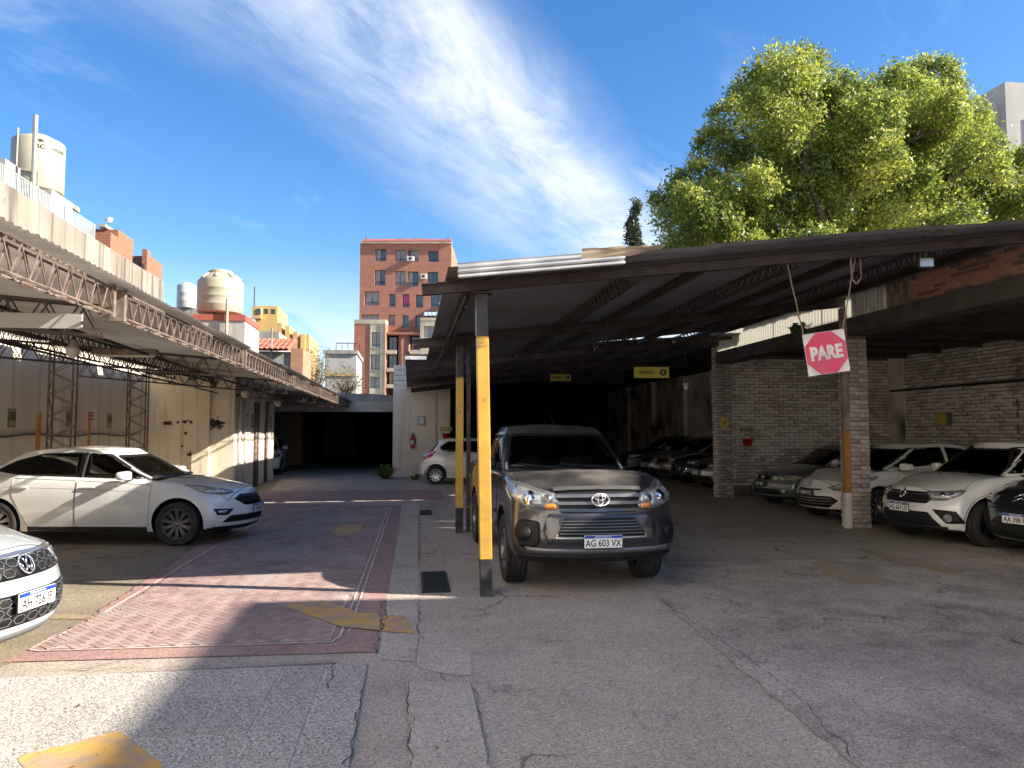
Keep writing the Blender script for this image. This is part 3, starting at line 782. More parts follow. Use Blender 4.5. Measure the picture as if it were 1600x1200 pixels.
MORT = mat('dirty_mortar', (.17, .155, .14), .95, col2=(.08, .07, .065), scale=6)
REDBR = mat('red_brick', (.48, .21, .15), .9, col2=(.28, .15, .12), scale=5, bump=.8, bscale=40, col3=(.33, .23, .19), scale3=2.2)
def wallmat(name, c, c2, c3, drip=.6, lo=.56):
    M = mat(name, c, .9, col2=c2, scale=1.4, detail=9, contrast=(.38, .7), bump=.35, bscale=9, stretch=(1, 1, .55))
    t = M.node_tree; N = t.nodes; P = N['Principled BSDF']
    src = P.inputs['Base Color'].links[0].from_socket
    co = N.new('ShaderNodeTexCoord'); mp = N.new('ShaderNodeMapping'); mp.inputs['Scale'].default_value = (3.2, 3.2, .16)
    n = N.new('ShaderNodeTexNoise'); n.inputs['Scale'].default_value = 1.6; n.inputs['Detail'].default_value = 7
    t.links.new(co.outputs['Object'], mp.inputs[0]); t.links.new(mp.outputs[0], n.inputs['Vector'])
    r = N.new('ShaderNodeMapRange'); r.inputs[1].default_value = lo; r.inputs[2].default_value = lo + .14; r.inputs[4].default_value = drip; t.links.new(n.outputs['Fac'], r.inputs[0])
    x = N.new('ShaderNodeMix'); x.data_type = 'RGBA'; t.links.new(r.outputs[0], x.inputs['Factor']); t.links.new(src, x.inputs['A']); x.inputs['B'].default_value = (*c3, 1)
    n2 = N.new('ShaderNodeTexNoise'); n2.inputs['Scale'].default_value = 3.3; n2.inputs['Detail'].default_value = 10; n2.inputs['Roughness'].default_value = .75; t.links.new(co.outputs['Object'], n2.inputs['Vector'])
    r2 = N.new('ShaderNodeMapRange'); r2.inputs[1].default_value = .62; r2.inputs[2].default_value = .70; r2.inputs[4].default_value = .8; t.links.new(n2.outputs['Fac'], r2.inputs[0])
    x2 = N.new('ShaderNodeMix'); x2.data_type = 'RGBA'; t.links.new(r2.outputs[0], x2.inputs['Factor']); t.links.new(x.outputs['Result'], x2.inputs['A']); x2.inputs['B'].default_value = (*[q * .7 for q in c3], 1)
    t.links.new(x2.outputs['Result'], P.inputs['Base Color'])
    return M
CREAM = wallmat('cream_plaster', (.84, .75, .60), (.75, .66, .52), (.27, .20, .14), .45)
CREAM2 = wallmat('stained_cream_plaster', (.66, .61, .53), (.54, .49, .42), (.19, .14, .10), .9)
HIGHW = wallmat('weathered_plaster', (.26, .235, .195), (.19, .17, .14), (.075, .062, .05), .9, .51)
WHITEW = wallmat('whitewashed_plaster', (.66, .60, .52), (.58, .52, .45), (.36, .29, .22), .4)
GREYW = wallmat('mossy_concrete', (.34, .32, .29), (.22, .21, .19), (.09, .085, .075), .9)
DARKW = wallmat('shade_black_wall', (.035, .034, .035), (.025, .024, .025), (.01, .01, .01), .7)  # near-black base puts the deep interior shade into the walls
# ---- ground
g = MB(); g.sheet([(-400, -60, 0), (400, -60, 0), (400, 900, 0), (-400, 900, 0)]); g.build('ground', ASPH, kind='structure')
def flat(name, pts, z, m_, **kw):
    pp = [(*p[:2], z) for p in pts]
    if parea([p[:2] for p in pp]) < 0: pp = pp[::-1]
    return MB().sheet(pp).build(name, m_, **kw)
def jag(a, b, n, amp, seed):
    rnd = random.Random(seed); a, b = Vector(a[:2]), Vector(b[:2]); e = (b - a); nn = Vector((-e.y, e.x)).normalized(); o = []
    for i in range(n + 1): o.append(tuple(a + e * i / n + nn * (rnd.uniform(-amp, amp) if 0 < i < n else 0)))
    return o
kl = [G(0, 1046)[:2], G(60, 1012)[:2], G(110, 985)[:2], G(200, 925)[:2], G(260, 888)[:2], G(400, 786)[:2]]
kl2 = []
for i, (a, b) in enumerate(zip(kl, kl[1:])): kl2 += jag(a, b, 12, .02, i)[:-1]
flat('left_bay_concrete', [(-60, 5.2), (-3.2, 5.2)] + kl2 + [(-3.65, 19), (-4.5, 27.9), (-60, 27.9)], .004, BEIGEC, kind='structure')
flat('shed_floor', jag((3.1, 9.6), (12.9, 9.0), 40, .12, 3) + [(12.9, 48), (1.0, 48), (1.0, 28), (2.2, 12)], .004, INFLOOR, kind='structure')
flat('broken_slab', jag(G(1020, 930), G(1340, 1200), 30, .02, 5) + [(3.0, .5), (14, .5)] + jag((14, 9.2), (3.4, 9.5), 20, .1, 6), .008, ROUGHC, kind='structure')
flat('edge_strip', jag(G(590, 1030), G(628, 786), 40, .012, 8) + [G(655, 786)[:2], G(653, 990)[:2], G(650, 1035)[:2]], .004, LIGHTC, kind='structure')
flat('concrete_slab', [G(635, 1068)[:2], G(735, 1068)[:2], G(765, 1200)[:2], (.2, 2.5), (-.05, 2.5), G(641, 1200)[:2]], .012, LIGHTC, kind='structure')
flat('cement_patch', roundpoly([G(655, 998)[:2], G(735, 1018)[:2], G(738, 1060)[:2], G(650, 1045)[:2]], .15, 5), .004, LIGHTC, kind='structure')
flat('rear_yard_strip', [(-4.6, 19.2), (.9, 19.2), (.9, 22.3), (-4.6, 22.3)], .008, REDC, kind='structure')
# red brick drive: border, pale line, herringbone of single bricks
rb = [G(4, 1036), G(590, 1020), G(628, 790), G(404, 787), G(262, 886), G(202, 923), G(112, 983), G(60, 1008)]
flat('red_border', [tuple(p[:2]) for p in rb], .008, REDC, kind='structure')
hb = [G(60, 1016), G(516, 1002), G(607, 793), G(445, 793), G(222, 930), G(92, 995)]
hbp = [tuple(p[:2]) for p in hb]
pav = flat('herringbone_paving', hbp, .0105, GROUT, kind='structure')
bmats = [mat('red_paver_%s' % w, c, .85, col2=tuple(q * .75 for q in c), scale=3, bump=.4, bscale=60, col3=(.36, .30, .275), scale3=.9) for w, c in (('a', (.37, .26, .235)), ('b', (.33, .225, .205)), ('c', (.41, .295, .265)))]
brick_me = []
for bm_ in bmats:
    q = MB(); q.bbox(-.0625, .0625, -.0300, .0300, -.004, .004, .0015); me = bpy.data.meshes.new('brick'); me.from_pydata(q.v, [], q.f); me.materials.append(bm_); brick_me.append(me)
rnd = random.Random(3); cells = []
c45 = math.sqrt(.5)
A_ = .065
def hb_cells():
    for k in range(-150, 300):
        for l in range(-100, 180):
            # unit cell vectors (1,1) and (2,-2) times A_
            x, y = (k + 2 * l) * A_, (k - 2 * l) * A_
            yield x + A_, y + A_ / 2, 0.0
            yield x + A_ / 2 + 2 * A_, y, 90.0
rr_ = R(45)
for x, y, a in hb_cells():
    X, Y = x * math.cos(rr_) - y * math.sin(rr_) - 2.0, x * math.sin(rr_) + y * math.cos(rr_) + 6
    if -4 < X < 0 and 6 < Y < 19.5 and inside(hbp, X, Y): cells.append((X, Y, a + 45))
cells.sort(key=lambda c: c[1] + abs(c[0]) * .2)
for X, Y, a in cells[:300]:
    link('brick', rnd.choice(brick_me), pav, (X, Y, .0105 + rnd.uniform(-.0008, .0008)), (rnd.uniform(-.01, .01), rnd.uniform(-.01, .01), R(a + rnd.uniform(-.7, .7))))
q = MB()
for X, Y, a in cells[300:]:
    q.box(-.062, .062, -.0295, .0295, -.004, .004, rnd.randrange(3), Matrix.Translation((X, Y, .0105 + rnd.uniform(-.0008, .0008))) @ Matrix.Rotation(R(a + rnd.uniform(-.7, .7)), 4, 'Z'))
q.build('far_bricks', bmats, pav, kind='stuff')
def line_strip(name, pts, w, z, m_, parent=None, seed=0, jitter=.0, **kw):
    P_ = [Vector(p[:2]) for p in pts]; S_ = [P_[0]]; rnd_ = random.Random(seed)
    for a, b in zip(P_, P_[1:]):
        n = max(1, int((b - a).length / (.05 if jitter else .12))); S_ += [a.lerp(b, (i+1)/n) for i in range(n)]
    vs = []; 
    for i, p in enumerate(S_):
        e = S_[min(i+1, len(S_)-1)] - S_[max(i-1, 0)]; n = Vector((-e.y, e.x)).normalized(); j = n * (noise.noise((i * .31, seed * 9.1, 0)) * 2.6 + noise.noise((i * .9, seed * 3.3, 5)) * .9) * jitter
        ww = w * (.3 + 1.5 * abs(noise.noise((i * .45, seed * 5.7, 9))) * 1.6 if jitter else 1) / 2
        vs += [(*(p + n * ww + j), z), (*(p - n * ww + j), z)]
    fs = [(2*i, 2*i+1, 2*i+3, 2*i+2) for i in range(len(S_) - 1)]
    return MB().add(vs, fs).build(name, m_, parent, **kw)
GX = lambda px, py, o=0: (G(px, py).x + o, G(px, py).y)
line_strip('painted_line', [GX(92, 995, -.02), GX(46, 1018), GX(62, 1020), GX(518, 1006), GX(531, 998), GX(608, 793)], .018, .0175, WHT, kind='structure')
line_strip('painted_line', [GX(535, 990, .055), GX(608, 793, .055)], .018, .0175, WHT, kind='structure')
line_strip('painted_line', [G(92, 995), G(150, 966), G(222, 924), G(300, 876), G(442, 793)], .025, .0125, WHT, kind='structure')
# terrazzo tiles
MORT2 = mat('tile_joint', (.20, .18, .155), .95, col2=(.13, .115, .1), scale=8)
tb = flat('tiled_paving', [(-3.1, 2.2), (-3.1, 5.72), G(525, 1036)[:2], G(521, 1078)[:2], G(566, 1078)[:2], (-.30, 2.2)], .006, MORT2, kind='structure')
q = MB(); q.bbox(-.149, .149, -.299, .299, -.004, .004, .0008); tme = []
for k in range(3):
    me = bpy.data.meshes.new('tile'); me.from_pydata(q.v, [], q.f); me.materials.append(ground_mat('terrazzo_%d' % k, *[tuple(x * (1, .93, 1.05)[k] for x in c) for c in ((.41, .38, .34), (.36, .335, .30), (.45, .42, .38))], 1.2, chips=.75, agg=115, aggamt=.8, bump=.25, stain_amt=.15)); tme.append(me)
for i in range(10):
    for j in range(6):
        X, Y = -.15 - .30 * i - .29, 5.42 - .6 * j
        if j == 0 and False: continue
        link('tile', rnd.choice(tme), tb, (X, Y, .010 + rnd.uniform(-.001, .001)), (rnd.uniform(-.003, .003), rnd.uniform(-.003, .003), 0))
# painted marks on the ground
def mark(pts, z, m_=YEL, name='painted_arrow'): 
    P_ = [tuple(G(*p)[:2]) for p in pts]; o = []
    for i, (a, b) in enumerate(zip(P_, P_[1:] + P_[:1])): o += jag(a, b, max(2, int((Vector(b) - Vector(a)).length / .035)), .012, i + int(pts[0][0]))[:-1]
    flat(name, o, z, m_, kind='structure')
mark([(30, 1186), (188, 1147), (262, 1206), (330, 1290), (60, 1290)], .017)
mark([(442, 950), (503, 940), (562, 961), (592, 962), (594, 988), (534, 983)], .020); mark([(597, 963), (631, 964), (647, 991), (598, 988)], .009)
mark([(514, 832), (535, 821), (567, 822), (560, 834), (530, 839)], .020)
mark([(1270, 878), (1340, 893), (1405, 912), (1330, 914), (1290, 900)], .012, YELF, 'painted_line'); mark([(1330, 856), (1395, 868), (1512, 893), (1490, 898), (1400, 880)], .012, YELF, 'painted_line')
mark([(60, 961), (150, 962), (148, 969), (62, 968)], .009, YELF, 'painted_line'); mark([(60, 905), (230, 902), (230, 905), (60, 908)], .009, YELF, 'painted_line'); mark([(95, 852), (230, 856), (230, 859), (95, 855)], .009, YELF, 'painted_line')
def crack(pts, w, seed, z=.0095): line_strip('crack', [G(*p) for p in pts], w * .42, z, DARKC, seed=seed, jitter=w * 1.1, kind='structure')
crack([(655, 800), (654, 880)], .02, 1); crack([(653, 935), (655, 960), (653, 985), (660, 1000)], .014, 2); crack([(600, 940), (596, 985), (590, 1022)], .03, 3, .011)
crack([(1020, 930), (1060, 958), (1100, 985), (1140, 1012), (1200, 1052), (1250, 1095), (1300, 1150), (1345, 1200)], .014, 4, .0125)
crack([(1380, 925), (1450, 945), (1530, 975), (1600, 1010)], .010, 5, .0125); crack([(740, 1015), (800, 1012), (880, 1002)], .008, 6); crack([(780, 770), (700, 840), (690, 900)], .01, 7)
crack([(525, 1040), (520, 1060), (521, 1078)], .02, 8, .016); crack([(566, 1080), (562, 1110), (552, 1150), (540, 1200)], .022, 9, .016); crack([(95, 1048), (150, 1050), (210, 1042)], .012, 10)
crack([(0, 1050), (250, 1046), (520, 1036)], .012, 11, .0145); crack([(110, 985), (200, 926), (262, 884), (400, 785)], .025, 12, .011); crack([(735, 1068), (748, 1110), (765, 1200)], .014, 13, .0135); crack([(634, 1070), (640, 1200)], .02, 14, .0135)
crack([(440, 745), (540, 765), (600, 770)], .012, 15)
rnd = random.Random(77)
for i in range(16):
    x0, y0 = rnd.uniform(760, 1560), rnd.uniform(935, 1150); pts = [(x0, y0)]
    for k in range(rnd.randint(2, 5)): x0 += rnd.uniform(15, 50) * (1 if i % 3 else -1); y0 += rnd.uniform(-6, 14); pts.append((x0, y0))
    crack(pts, rnd.uniform(.003, .007), 100 + i, .0128)
# drains
def grate(p, w, l, label, rz=0.0):
    t = empty('drain_grate', (p[0], p[1], 0), rz, label, 'drain grate')
    q = MB(); f = .03
    for b in ((-w/2, w/2, -l/2, -l/2+f), (-w/2, w/2, l/2-f, l/2), (-w/2, -w/2+f, -l/2+f, l/2-f), (w/2-f, w/2, -l/2+f, l/2-f)): q.box(*b, 0, .018)
    q.build('frame', MATS['dark_metal'], t); MB().box(-w/2+f, w/2-f, -l/2+f, l/2-f, .004, .006).build('pit', DARKC, t)
    n = int((l - 2*f) / .035)
    q = MB(); q.box(-w/2+f, w/2-f, -.007, .007, .0065, .014); me = bpy.data.meshes.new('bar'); me.from_pydata(q.v, [], q.f); me.materials.append(MATS['dark_metal'])
    for i in range(n): link('bar', me, t, (0, -l/2 + f + (i + .5) * (l - 2*f) / n, 0))
p = (G(656, 933) + G(698, 890)) / 2; grate(p, .30, 1.15, 'long black drain grate at the foot of the near yellow and black post')
p = (G(655, 808) + G(674, 795)) / 2; grate(p, .25, .9, 'small drain grate farther back beside the edge of the brick drive')

# grit, leaves and crumbs lying about
q = MB(); rnd = random.Random(31)
for i in range(1500):
    v = 3.2 + 14 * rnd.random() ** 1.6; u = rnd.uniform(-.9, 1) * (1.2 + v * .62); c = Vector((u, v, .0235 if -3.3 < u < 0 else .014)); s_ = rnd.uniform(.003, .011) * (1 if rnd.random() < .93 else 2.0); a = rnd.uniform(0, 6.28)
    q.add([c + Vector((math.cos(a + k*2.1) * s_ * rnd.uniform(.6, 1.2), math.sin(a + k*2.1) * s_ * rnd.uniform(.6, 1.2), 0)) for k in range(3)] + [c + Vector((0, 0, s_ * .8))], [(0, 1, 3), (1, 2, 3), (2, 0, 3)], rnd.choice((0, 0, 1, 2)))
q.build('ground_litter', [mat('grit', (.16, .14, .12), .9), mat('pale_grit', (.42, .38, .33), .9), mat('dead_leaf', (.20, .13, .05), .8)], kind='stuff')
# ------------------------------------------------------------------ brickwork, sheets and lattices
def brick_wall(parent, origin, ax, length, height, depth, bw=.25, bh=.075, jt=.010, mats_=None, near=None, nmax=300, rough=.004, seed=1, holes=None, both=False, zfun=None):
    """Bricks laid in courses on the plane through origin; ax = unit vector along the wall, face normal nrm=(ax.y,-ax.x)."""
    rnd = random.Random(seed); ax = Vector(ax); nr = Vector((ax.y, -ax.x, 0)); M_ = Matrix(((ax.x, nr.x, 0, origin[0]), (ax.y, nr.y, 0, origin[1]), (0, 0, 1, origin[2]), (0, 0, 0, 1)))
    cells = []; nr_ = int(height / bh)
    for r in range(nr_):
        x = -(bw / 2 if r % 2 else 0)
        while x < length - .01:
            x0, x1 = max(x, 0) + jt/2, min(x + bw, length) - jt/2
            if x1 - x0 > .03:
                xm, zm = (x0 + x1) / 2, (r + .5) * bh
                if (not holes or not holes(xm, zm)) and (not zfun or zm < zfun(xm)): cells.append((xm, zm, x1 - x0))
            x += bw
    if near is None: near = lambda x, z: x
    cells.sort(key=lambda c: near(c[0], c[1]))
    ms = {}
    for k, (x, z, w) in enumerate(cells[:nmax]):
        wk = round(w, 2); v = rnd.randrange(3); key = (wk, v)
        if key not in ms:
            q = MB(); q.bbox(-w/2, w/2, 0, depth, -bh/2 + jt/2, bh/2 - jt/2, .008)
            r2 = random.Random(v * 7 + 1); q.v = [(a + r2.uniform(-.004, .004), b + (r2.uniform(-.006, .006) if b > depth * .5 else 0), c + r2.uniform(-.003, .003)) for a, b, c in q.v]
            me = bpy.data.meshes.new('brick'); me.from_pydata(q.v, [], q.f); me.materials.append(mats_[0] if v < 2 or len(mats_) < 2 else mats_[1]); ms[key] = me
        o = bpy.data.objects.new('brick', ms[key]); COL.objects.link(o); o.parent = parent
        o.matrix_local = M_ @ Matrix.Translation((x, rnd.uniform(-rough, rough), z + rnd.uniform(-rough, rough) * .6)) @ Matrix.Rotation(rnd.uniform(-rough, rough) * 3, 4, 'Y') @ Matrix.Diagonal((1 + rnd.uniform(-rough, rough) * 6, 1, 1 + rnd.uniform(-rough, rough) * 10, 1))
    if len(cells) > nmax:
        q = MB()
        for x, z, w in cells[nmax:]:
            d = depth + rnd.uniform(-rough, rough); h = bh/2 - jt/2; e = rnd.uniform(-.002, .002)
            q.add([(x-w/2, 0, z-h), (x+w/2, 0, z-h), (x+w/2, 0, z+h), (x-w/2, 0, z+h), (x-w/2+.004, d, z-h+.004), (x+w/2-.004, d+e, z-h+.004), (x+w/2-.004, d, z+h-.004), (x-w/2+.004, d-e, z+h-.004)],
                  [(4,7,6,5), (0,4,5,1), (1,5,6,2), (2,6,7,3), (3,7,4,0)], rnd.randrange(len(mats_)), M_)
        q.f = [f[::-1] for f in q.f]
        q.build('far_bricks', mats_, parent, kind='stuff')
def corr(name, x0, x1, y0, y1, zf, along, m_, parent, pitch=.13, amp=.018, loc=None, seg=6, thick=0, **kw):
    """Corrugated sheet; ridges run along 'x' or 'y'; zf(x,y) is its height."""
    q = MB(); a0, a1 = (y0, y1) if along == 'x' else (x0, x1); b0, b1 = (x0, x1) if along == 'x' else (y0, y1)
    n = max(4, int((a1 - a0) / pitch) * seg); nb = max(1, int(abs(b1 - b0) / 2.5)); vs = []
    for i in range(n + 1):
        a = a0 + (a1 - a0) * i / n; h = amp * math.cos(2 * math.pi * (a - a0) / pitch)
        for j in range(nb + 1):
            b = b0 + (b1 - b0) * j / nb; x, y = (b, a) if along == 'x' else (a, b); vs.append((x, y, zf(x, y) + h))
    k = nb + 1; q.add(vs, [(i*k+j, i*k+j+1, (i+1)*k+j+1, (i+1)*k+j) for i in range(n) for j in range(nb)])
    return q.build(name, m_, parent, smooth=True, loc=loc, **kw)
def lattice(name, p0, p1, h, w, parent, m_, step=.22, rc=.014, rw=.008, nrods=0, zdir=(0, 0, 1)):
    """Four-chord lattice girder from p0 to p1 (line of its bottom centre); h along zdir, w across; single rods or one joined web."""
    p0, p1, up = Vector(p0), Vector(p1), Vector(zdir); e = (p1 - p0); L_ = e.length; e.normalize(); s_ = e.cross(up).normalized() * w / 2; U = up * h
    q = MB(); S_ = lambda a, sd, t: p0 + e * a + s_ * sd + U * t
    for sd in (1, -1):
        for t in (0, 1): q.tube(S_(0, sd, t), S_(L_, sd, t), rc, 5)
    o = q.build(name, m_, parent)
    n = max(2, int(L_ / step)); st = L_ / n; rods = []
    for i in range(n):
        a, b, c = i * st, (i + .5) * st, (i + 1) * st
        for sd in (1, -1): rods += [(S_(a, sd, 0), S_(b, sd, 1)), (S_(b, sd, 1), S_(c, sd, 0))]
        rods += [(S_(a, 1, 0), S_(c, -1, 0)) if i % 2 else (S_(a, -1, 0), S_(c, 1, 0))]
    if nrods:
        for a, b in rods[:nrods]:
            q = MB(); q.tube((0, 0, 0), b - a, rw, 4); q.build('rod', m_, o, loc=a)
        rods = rods[nrods:]
    if rods:
        q = MB()
        for a, b in rods: q.tube(a, b, rw, 4, cap=False)
        q.build('web', m_, o, kind='stuff')
    return o
def plain_wall(name, x0, x1, y0, y1, z0, z1, m_, label, cat='wall', **kw):
    return MB().box(x0, x1, y0, y1, z0, z1).build(name, m_, label=label, cat=cat, **kw)
# ------------------------------------------------------------------ left side: boundary wall, cream walls, garage
hw_ = MB()
nseg = 40; top_ = []
for i in range(nseg + 1):
    y = -8 + (23.3 + 8) * i / nseg; top_.append((y, 6.17 - .004 * max(0, y - 12) + .02 * noise.noise((y * 1.3, 0, 0))))
vs = []
for y, z in top_: vs += [(-7.25, y, 0), (-7.25, y, z), (-7.55, y, z), (-7.55, y, 0)]
fs = []
for i in range(nseg): a = 4 * i; fs += [(a, a+4, a+5, a+1), (a+1, a+5, a+6, a+2), (a+2, a+6, a+7, a+3)]
fs += [(0, 1, 2, 3), (4*nseg+3, 4*nseg+2, 4*nseg+1, 4*nseg)]
hw_.add(vs, fs); bw_ = hw_.build('boundary_wall', HIGHW, label='tall weathered plaster wall closing the left side behind the white canopy', cat='wall')
q = MB(); q.box(-7.245, -7.235, -5, 21.68, .0, 3.45); q.build('painted_dado', CREAM, bw_)
q = MB(); q.path([(-7.2, y, 1.62 + .03 * math.sin(y * 2.1)) for y in np.arange(4, 21.6, .6)], .022, 6); q.build('wall_pipe', RUST, bw_)
q = MB(); q.path([(-7.15, y, .9 + .05 * math.sin(y)) for y in np.arange(4, 21.6, .8)], .03, 6); q.build('wall_pipe', CREAM2, bw_)
cw = plain_wall('cream_wall', -7.23, -4.8, 21.7, 21.95, 0, 3.25, CREAM, 'smooth cream wall with a dark stain, facing the yard behind the parked white hatchback')
# stains: crumbled plaster as thin flakes knocked out (dark shapes) and a vertical pipe chase
def on_cw(px, py): return atv(px, py, 21.7)
DIRT = mat('black_mould', (.06, .05, .045), .95, col2=(.20, .16, .12), scale=30, contrast=(.4, .6))
q = MB(); rnd = random.Random(5)
def blot(q, px, py, w, h, n, seed):
    r_ = random.Random(seed)
    for i in range(n):
        cx_, cy_ = px + r_.gauss(0, w), py + r_.gauss(0, h); s_ = r_.uniform(.8, 3.2)
        pts = []
        for k in range(7):
            a = 2*math.pi*k/7; p = on_cw(cx_ + math.cos(a)*s_*r_.uniform(.6, 1.3), cy_ + math.sin(a)*s_*.8*r_.uniform(.6, 1.3)); pts.append((p.x, 21.696 - .0006 * (i % 5), p.z))
        q.sheet(pts[::-1] if False else pts)
blot(q, 322, 661, 10, 2.6, 110, 1); blot(q, 340, 663, 7, 4, 50, 2); blot(q, 298, 659, 9, 1.2, 24, 3); blot(q, 318, 600, 9, 5, 60, 4); blot(q, 306, 681, 3, 4, 14, 5); blot(q, 298, 710, 1.5, 1.5, 4, 6); blot(q, 284, 697, 1, 1, 3, 7); blot(q, 290, 676, 1, 1, 3, 8)
q.build('mould_stain', DIRT, cw)
p = on_cw(262, 661); MB().box(p.x-.10, p.x+.10, 21.66, 21.72, p.z-.05, p.z+.04).build('wall_hole', DARKC, cw)
p = on_cw(297, 710); MB().box(p.x-.07, p.x+.07, 21.66, 21.72, p.z-.04, p.z+.03).build('wall_hole', DARKC, cw)
pa, pb = on_cw(304, 592), on_cw(330, 592); MB().box(pa.x, pb.x, 21.60, 21.699, 0, 3.2).build('flue_chase', CREAM, cw)
ww = plain_wall('side_wall', -5.05, -4.8, 21.953, 27.9, 0, 3.25, CREAM2, 'stained side wall with rusty downpipes leading to the dark garage')
for y, r_, h in ((22.15, .05, 3.2), (22.9, .03, 2.7), (24.4, .05, 2.6), (24.8, .035, 2.6), (26.2, .05, 2.7), (26.5, .03, 2.7)):
    q = MB(); q.tube((-4.75, y, 0), (-4.75, y, h), r_, 8); q.build('downpipe', [RUST, CREAM2][int(y * 10) % 2], ww, smooth=True)
for px, v in ((384, 23.3), (394, 24.1), (424, 27.2)):
    p = Vector((-4.79, v, 2.02)); q = MB(); q.box(-4.8, -4.785, v-.13, v+.13, 1.82, 2.22); o = q.build('bay_sign', mat('sign_green', (.10, .12, .06), .6), label='small framed number sign on the stained side wall, %s' % {384: 'nearest the corner', 394: 'middle one of three', 424: 'last before the garage'}[px], cat='sign', group='number signs on the side wall')
    MB().box(-4.785, -4.781, v-.09, v+.09, 1.9, 2.14).build('sign_face', mat('sign_pale', (.42, .40, .30), .6), o)
# wall-mounted numbers on the cream wall at the far left
for px, py, txt, lab in ((17, 653, '38', 'number 38 plate on the cream wall left of the first lattice column'), (106, 655, '39', 'number plate half hidden behind the first lattice column'), (170, 658, '40', 'number plate on the cream wall right of the red sign')):
    p = atu(px, py, -7.24); q = MB(); q.bbox(-7.235, -7.22, p.y-.13, p.y+.13, p.z-.17, p.z+.17, .004); o = q.build('bay_sign', mat('sign_yellow', (.42, .38, .16), .6), label=lab, cat='sign', group='bay number plates')
    M_ = Matrix.Translation((-7.217, p.y, p.z + .03)) @ Matrix(((0, 0, 1, 0), (1, 0, 0, 0), (0, 1, 0, 0), (0, 0, 0, 1)))
    t = MB(); add_text(t, txt, .22, M_, .001, 1, .004); t.build('sign_text', MATS['ink'], o)
    t = MB()
    for a in ((-.125, .125, .155, .165), (-.125, .125, -.165, -.155), (-.125, -.115, -.155, .155), (.115, .125, -.155, .155)): t.box(-7.2195, -7.217, p.y+a[0], p.y+a[1], p.z+a[2], p.z+a[3])
    t.build('sign_border', MATS['ink'], o)
for px, py, py2, lab in ((61, 645, 700, 'plain yellow post left of the first lattice column'),):
    p = atu(px, py, -7.0); q = MB(); q.bbox(p.x-.03, p.x+.03, p.y-.04, p.y+.04, 0, p.z, .006); q.build('yellow_post', mat('yellow_orange_paint', (.50, .26, .035), .6), label=lab, cat='post')
p = atu(140, 650, -7.0); t = empty('post_sign', (p.x, p.y, 0), 0, 'small red sign on a thin yellow post against the cream wall', 'sign')
MB().bbox(-.02, .02, -.03, .03, 0, p.z, .005).build('post', MATS['yellow_orange_paint'], t); o = MB().bbox(.022, .035, -.12, .12, p.z-.09, p.z+.09, .004).build('sign_face', mat('sign_red', (.52, .03, .04), .5), t)
q = MB()
for z_, h_ in ((.035, .022), (-.035, .022)): q.box(.0355, .037, -.09, .09, p.z + z_ - h_/2, p.z + z_ + h_/2)
q.build('sign_lettering', MATS['plate_white'], o)
# garage at the end
t = empty('garage_building', (-3.5, 32.6, 0), 0, 'low dark open garage across the end of the yard with a grey concrete parapet', 'garage')
def part(name, m_, *b, parent=t, org=(-3.5, 32.6, 0)):
    q = MB(); q.box(b[0]-org[0], b[1]-org[0], b[2]-org[1], b[3]-org[1], b[4]-org[2], b[5]-org[2]); return q.build(name, m_, parent)
LIN = mat('painted_lintel', (.50, .45, .38), .85, col2=(.38, .34, .29), scale=2)
part('lintel', LIN, -12, -.70, 32.4, 32.7, 2.53, 2.95)
q = MB(); vs = []
for i in range(24):
    x = -12 + 11.3 * i / 23; z = 3.75 - .045 * (x + 12) + .03 * noise.noise((x, 3, 1)); vs += [(x+3.5, 0, 2.953), (x+3.5, 0, z), (x+3.5, .3, z), (x+3.5, .3, 2.953)]
q.add(vs, [f for i in range(23) for f in ((4*i, 4*i+4, 4*i+5, 4*i+1), (4*i+1, 4*i+5, 4*i+6, 4*i+2), (4*i+2, 4*i+6, 4*i+7, 4*i+3))] + [(0, 1, 2, 3), (95, 94, 93, 92)]); q.build('parapet', GREYW, t)
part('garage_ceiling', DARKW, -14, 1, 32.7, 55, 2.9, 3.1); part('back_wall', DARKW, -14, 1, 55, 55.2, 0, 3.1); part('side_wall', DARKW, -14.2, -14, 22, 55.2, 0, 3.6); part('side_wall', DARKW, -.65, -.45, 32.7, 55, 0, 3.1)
part('porch_roof', mat('roof_felt', (.12, .115, .11), .9), -14, -5.06, 21.96, 32.39, 3.3, 3.4)
q = MB(); q.sheet([(-14, 27.9, .006), (-.6, 31.5, .006), (-.6, 55, .006), (-14, 55, .006)]); q.build('garage_floor', INFLOOR, kind='structure')
# white block between the garage and the big shed
t = empty('whitewashed_wall', (-.63, 28.9, 0), 0, 'whitewashed block wall with a fire extinguisher between the garage and the big shed', 'wall')
q = MB(); q.box(0, 2.15, 0, 2.2, 0, 3.42); q.build('lower_wall', WHITEW, t)
q = MB(); q.box(0.02, 1.75, .03, 2.17, 3.42, 4.2); q.build('core', MORT, t)
brick_wall(t, (.0, .03, 3.42), (1, 0, 0), 1.78, 1.1, .03, bw=.4, bh=.2, jt=.015, mats_=[mat('whitewashed_block', (.60, .56, .50), .9, col2=(.48, .45, .40), scale=3, bump=.6)], zfun=lambda x: .82 + .28 * x / 1.78, seed=9)
q = MB(); q.box(1.6, 2.153, -.004, .0, 0, 3.40); q.build('pilaster', CREAM2, t)
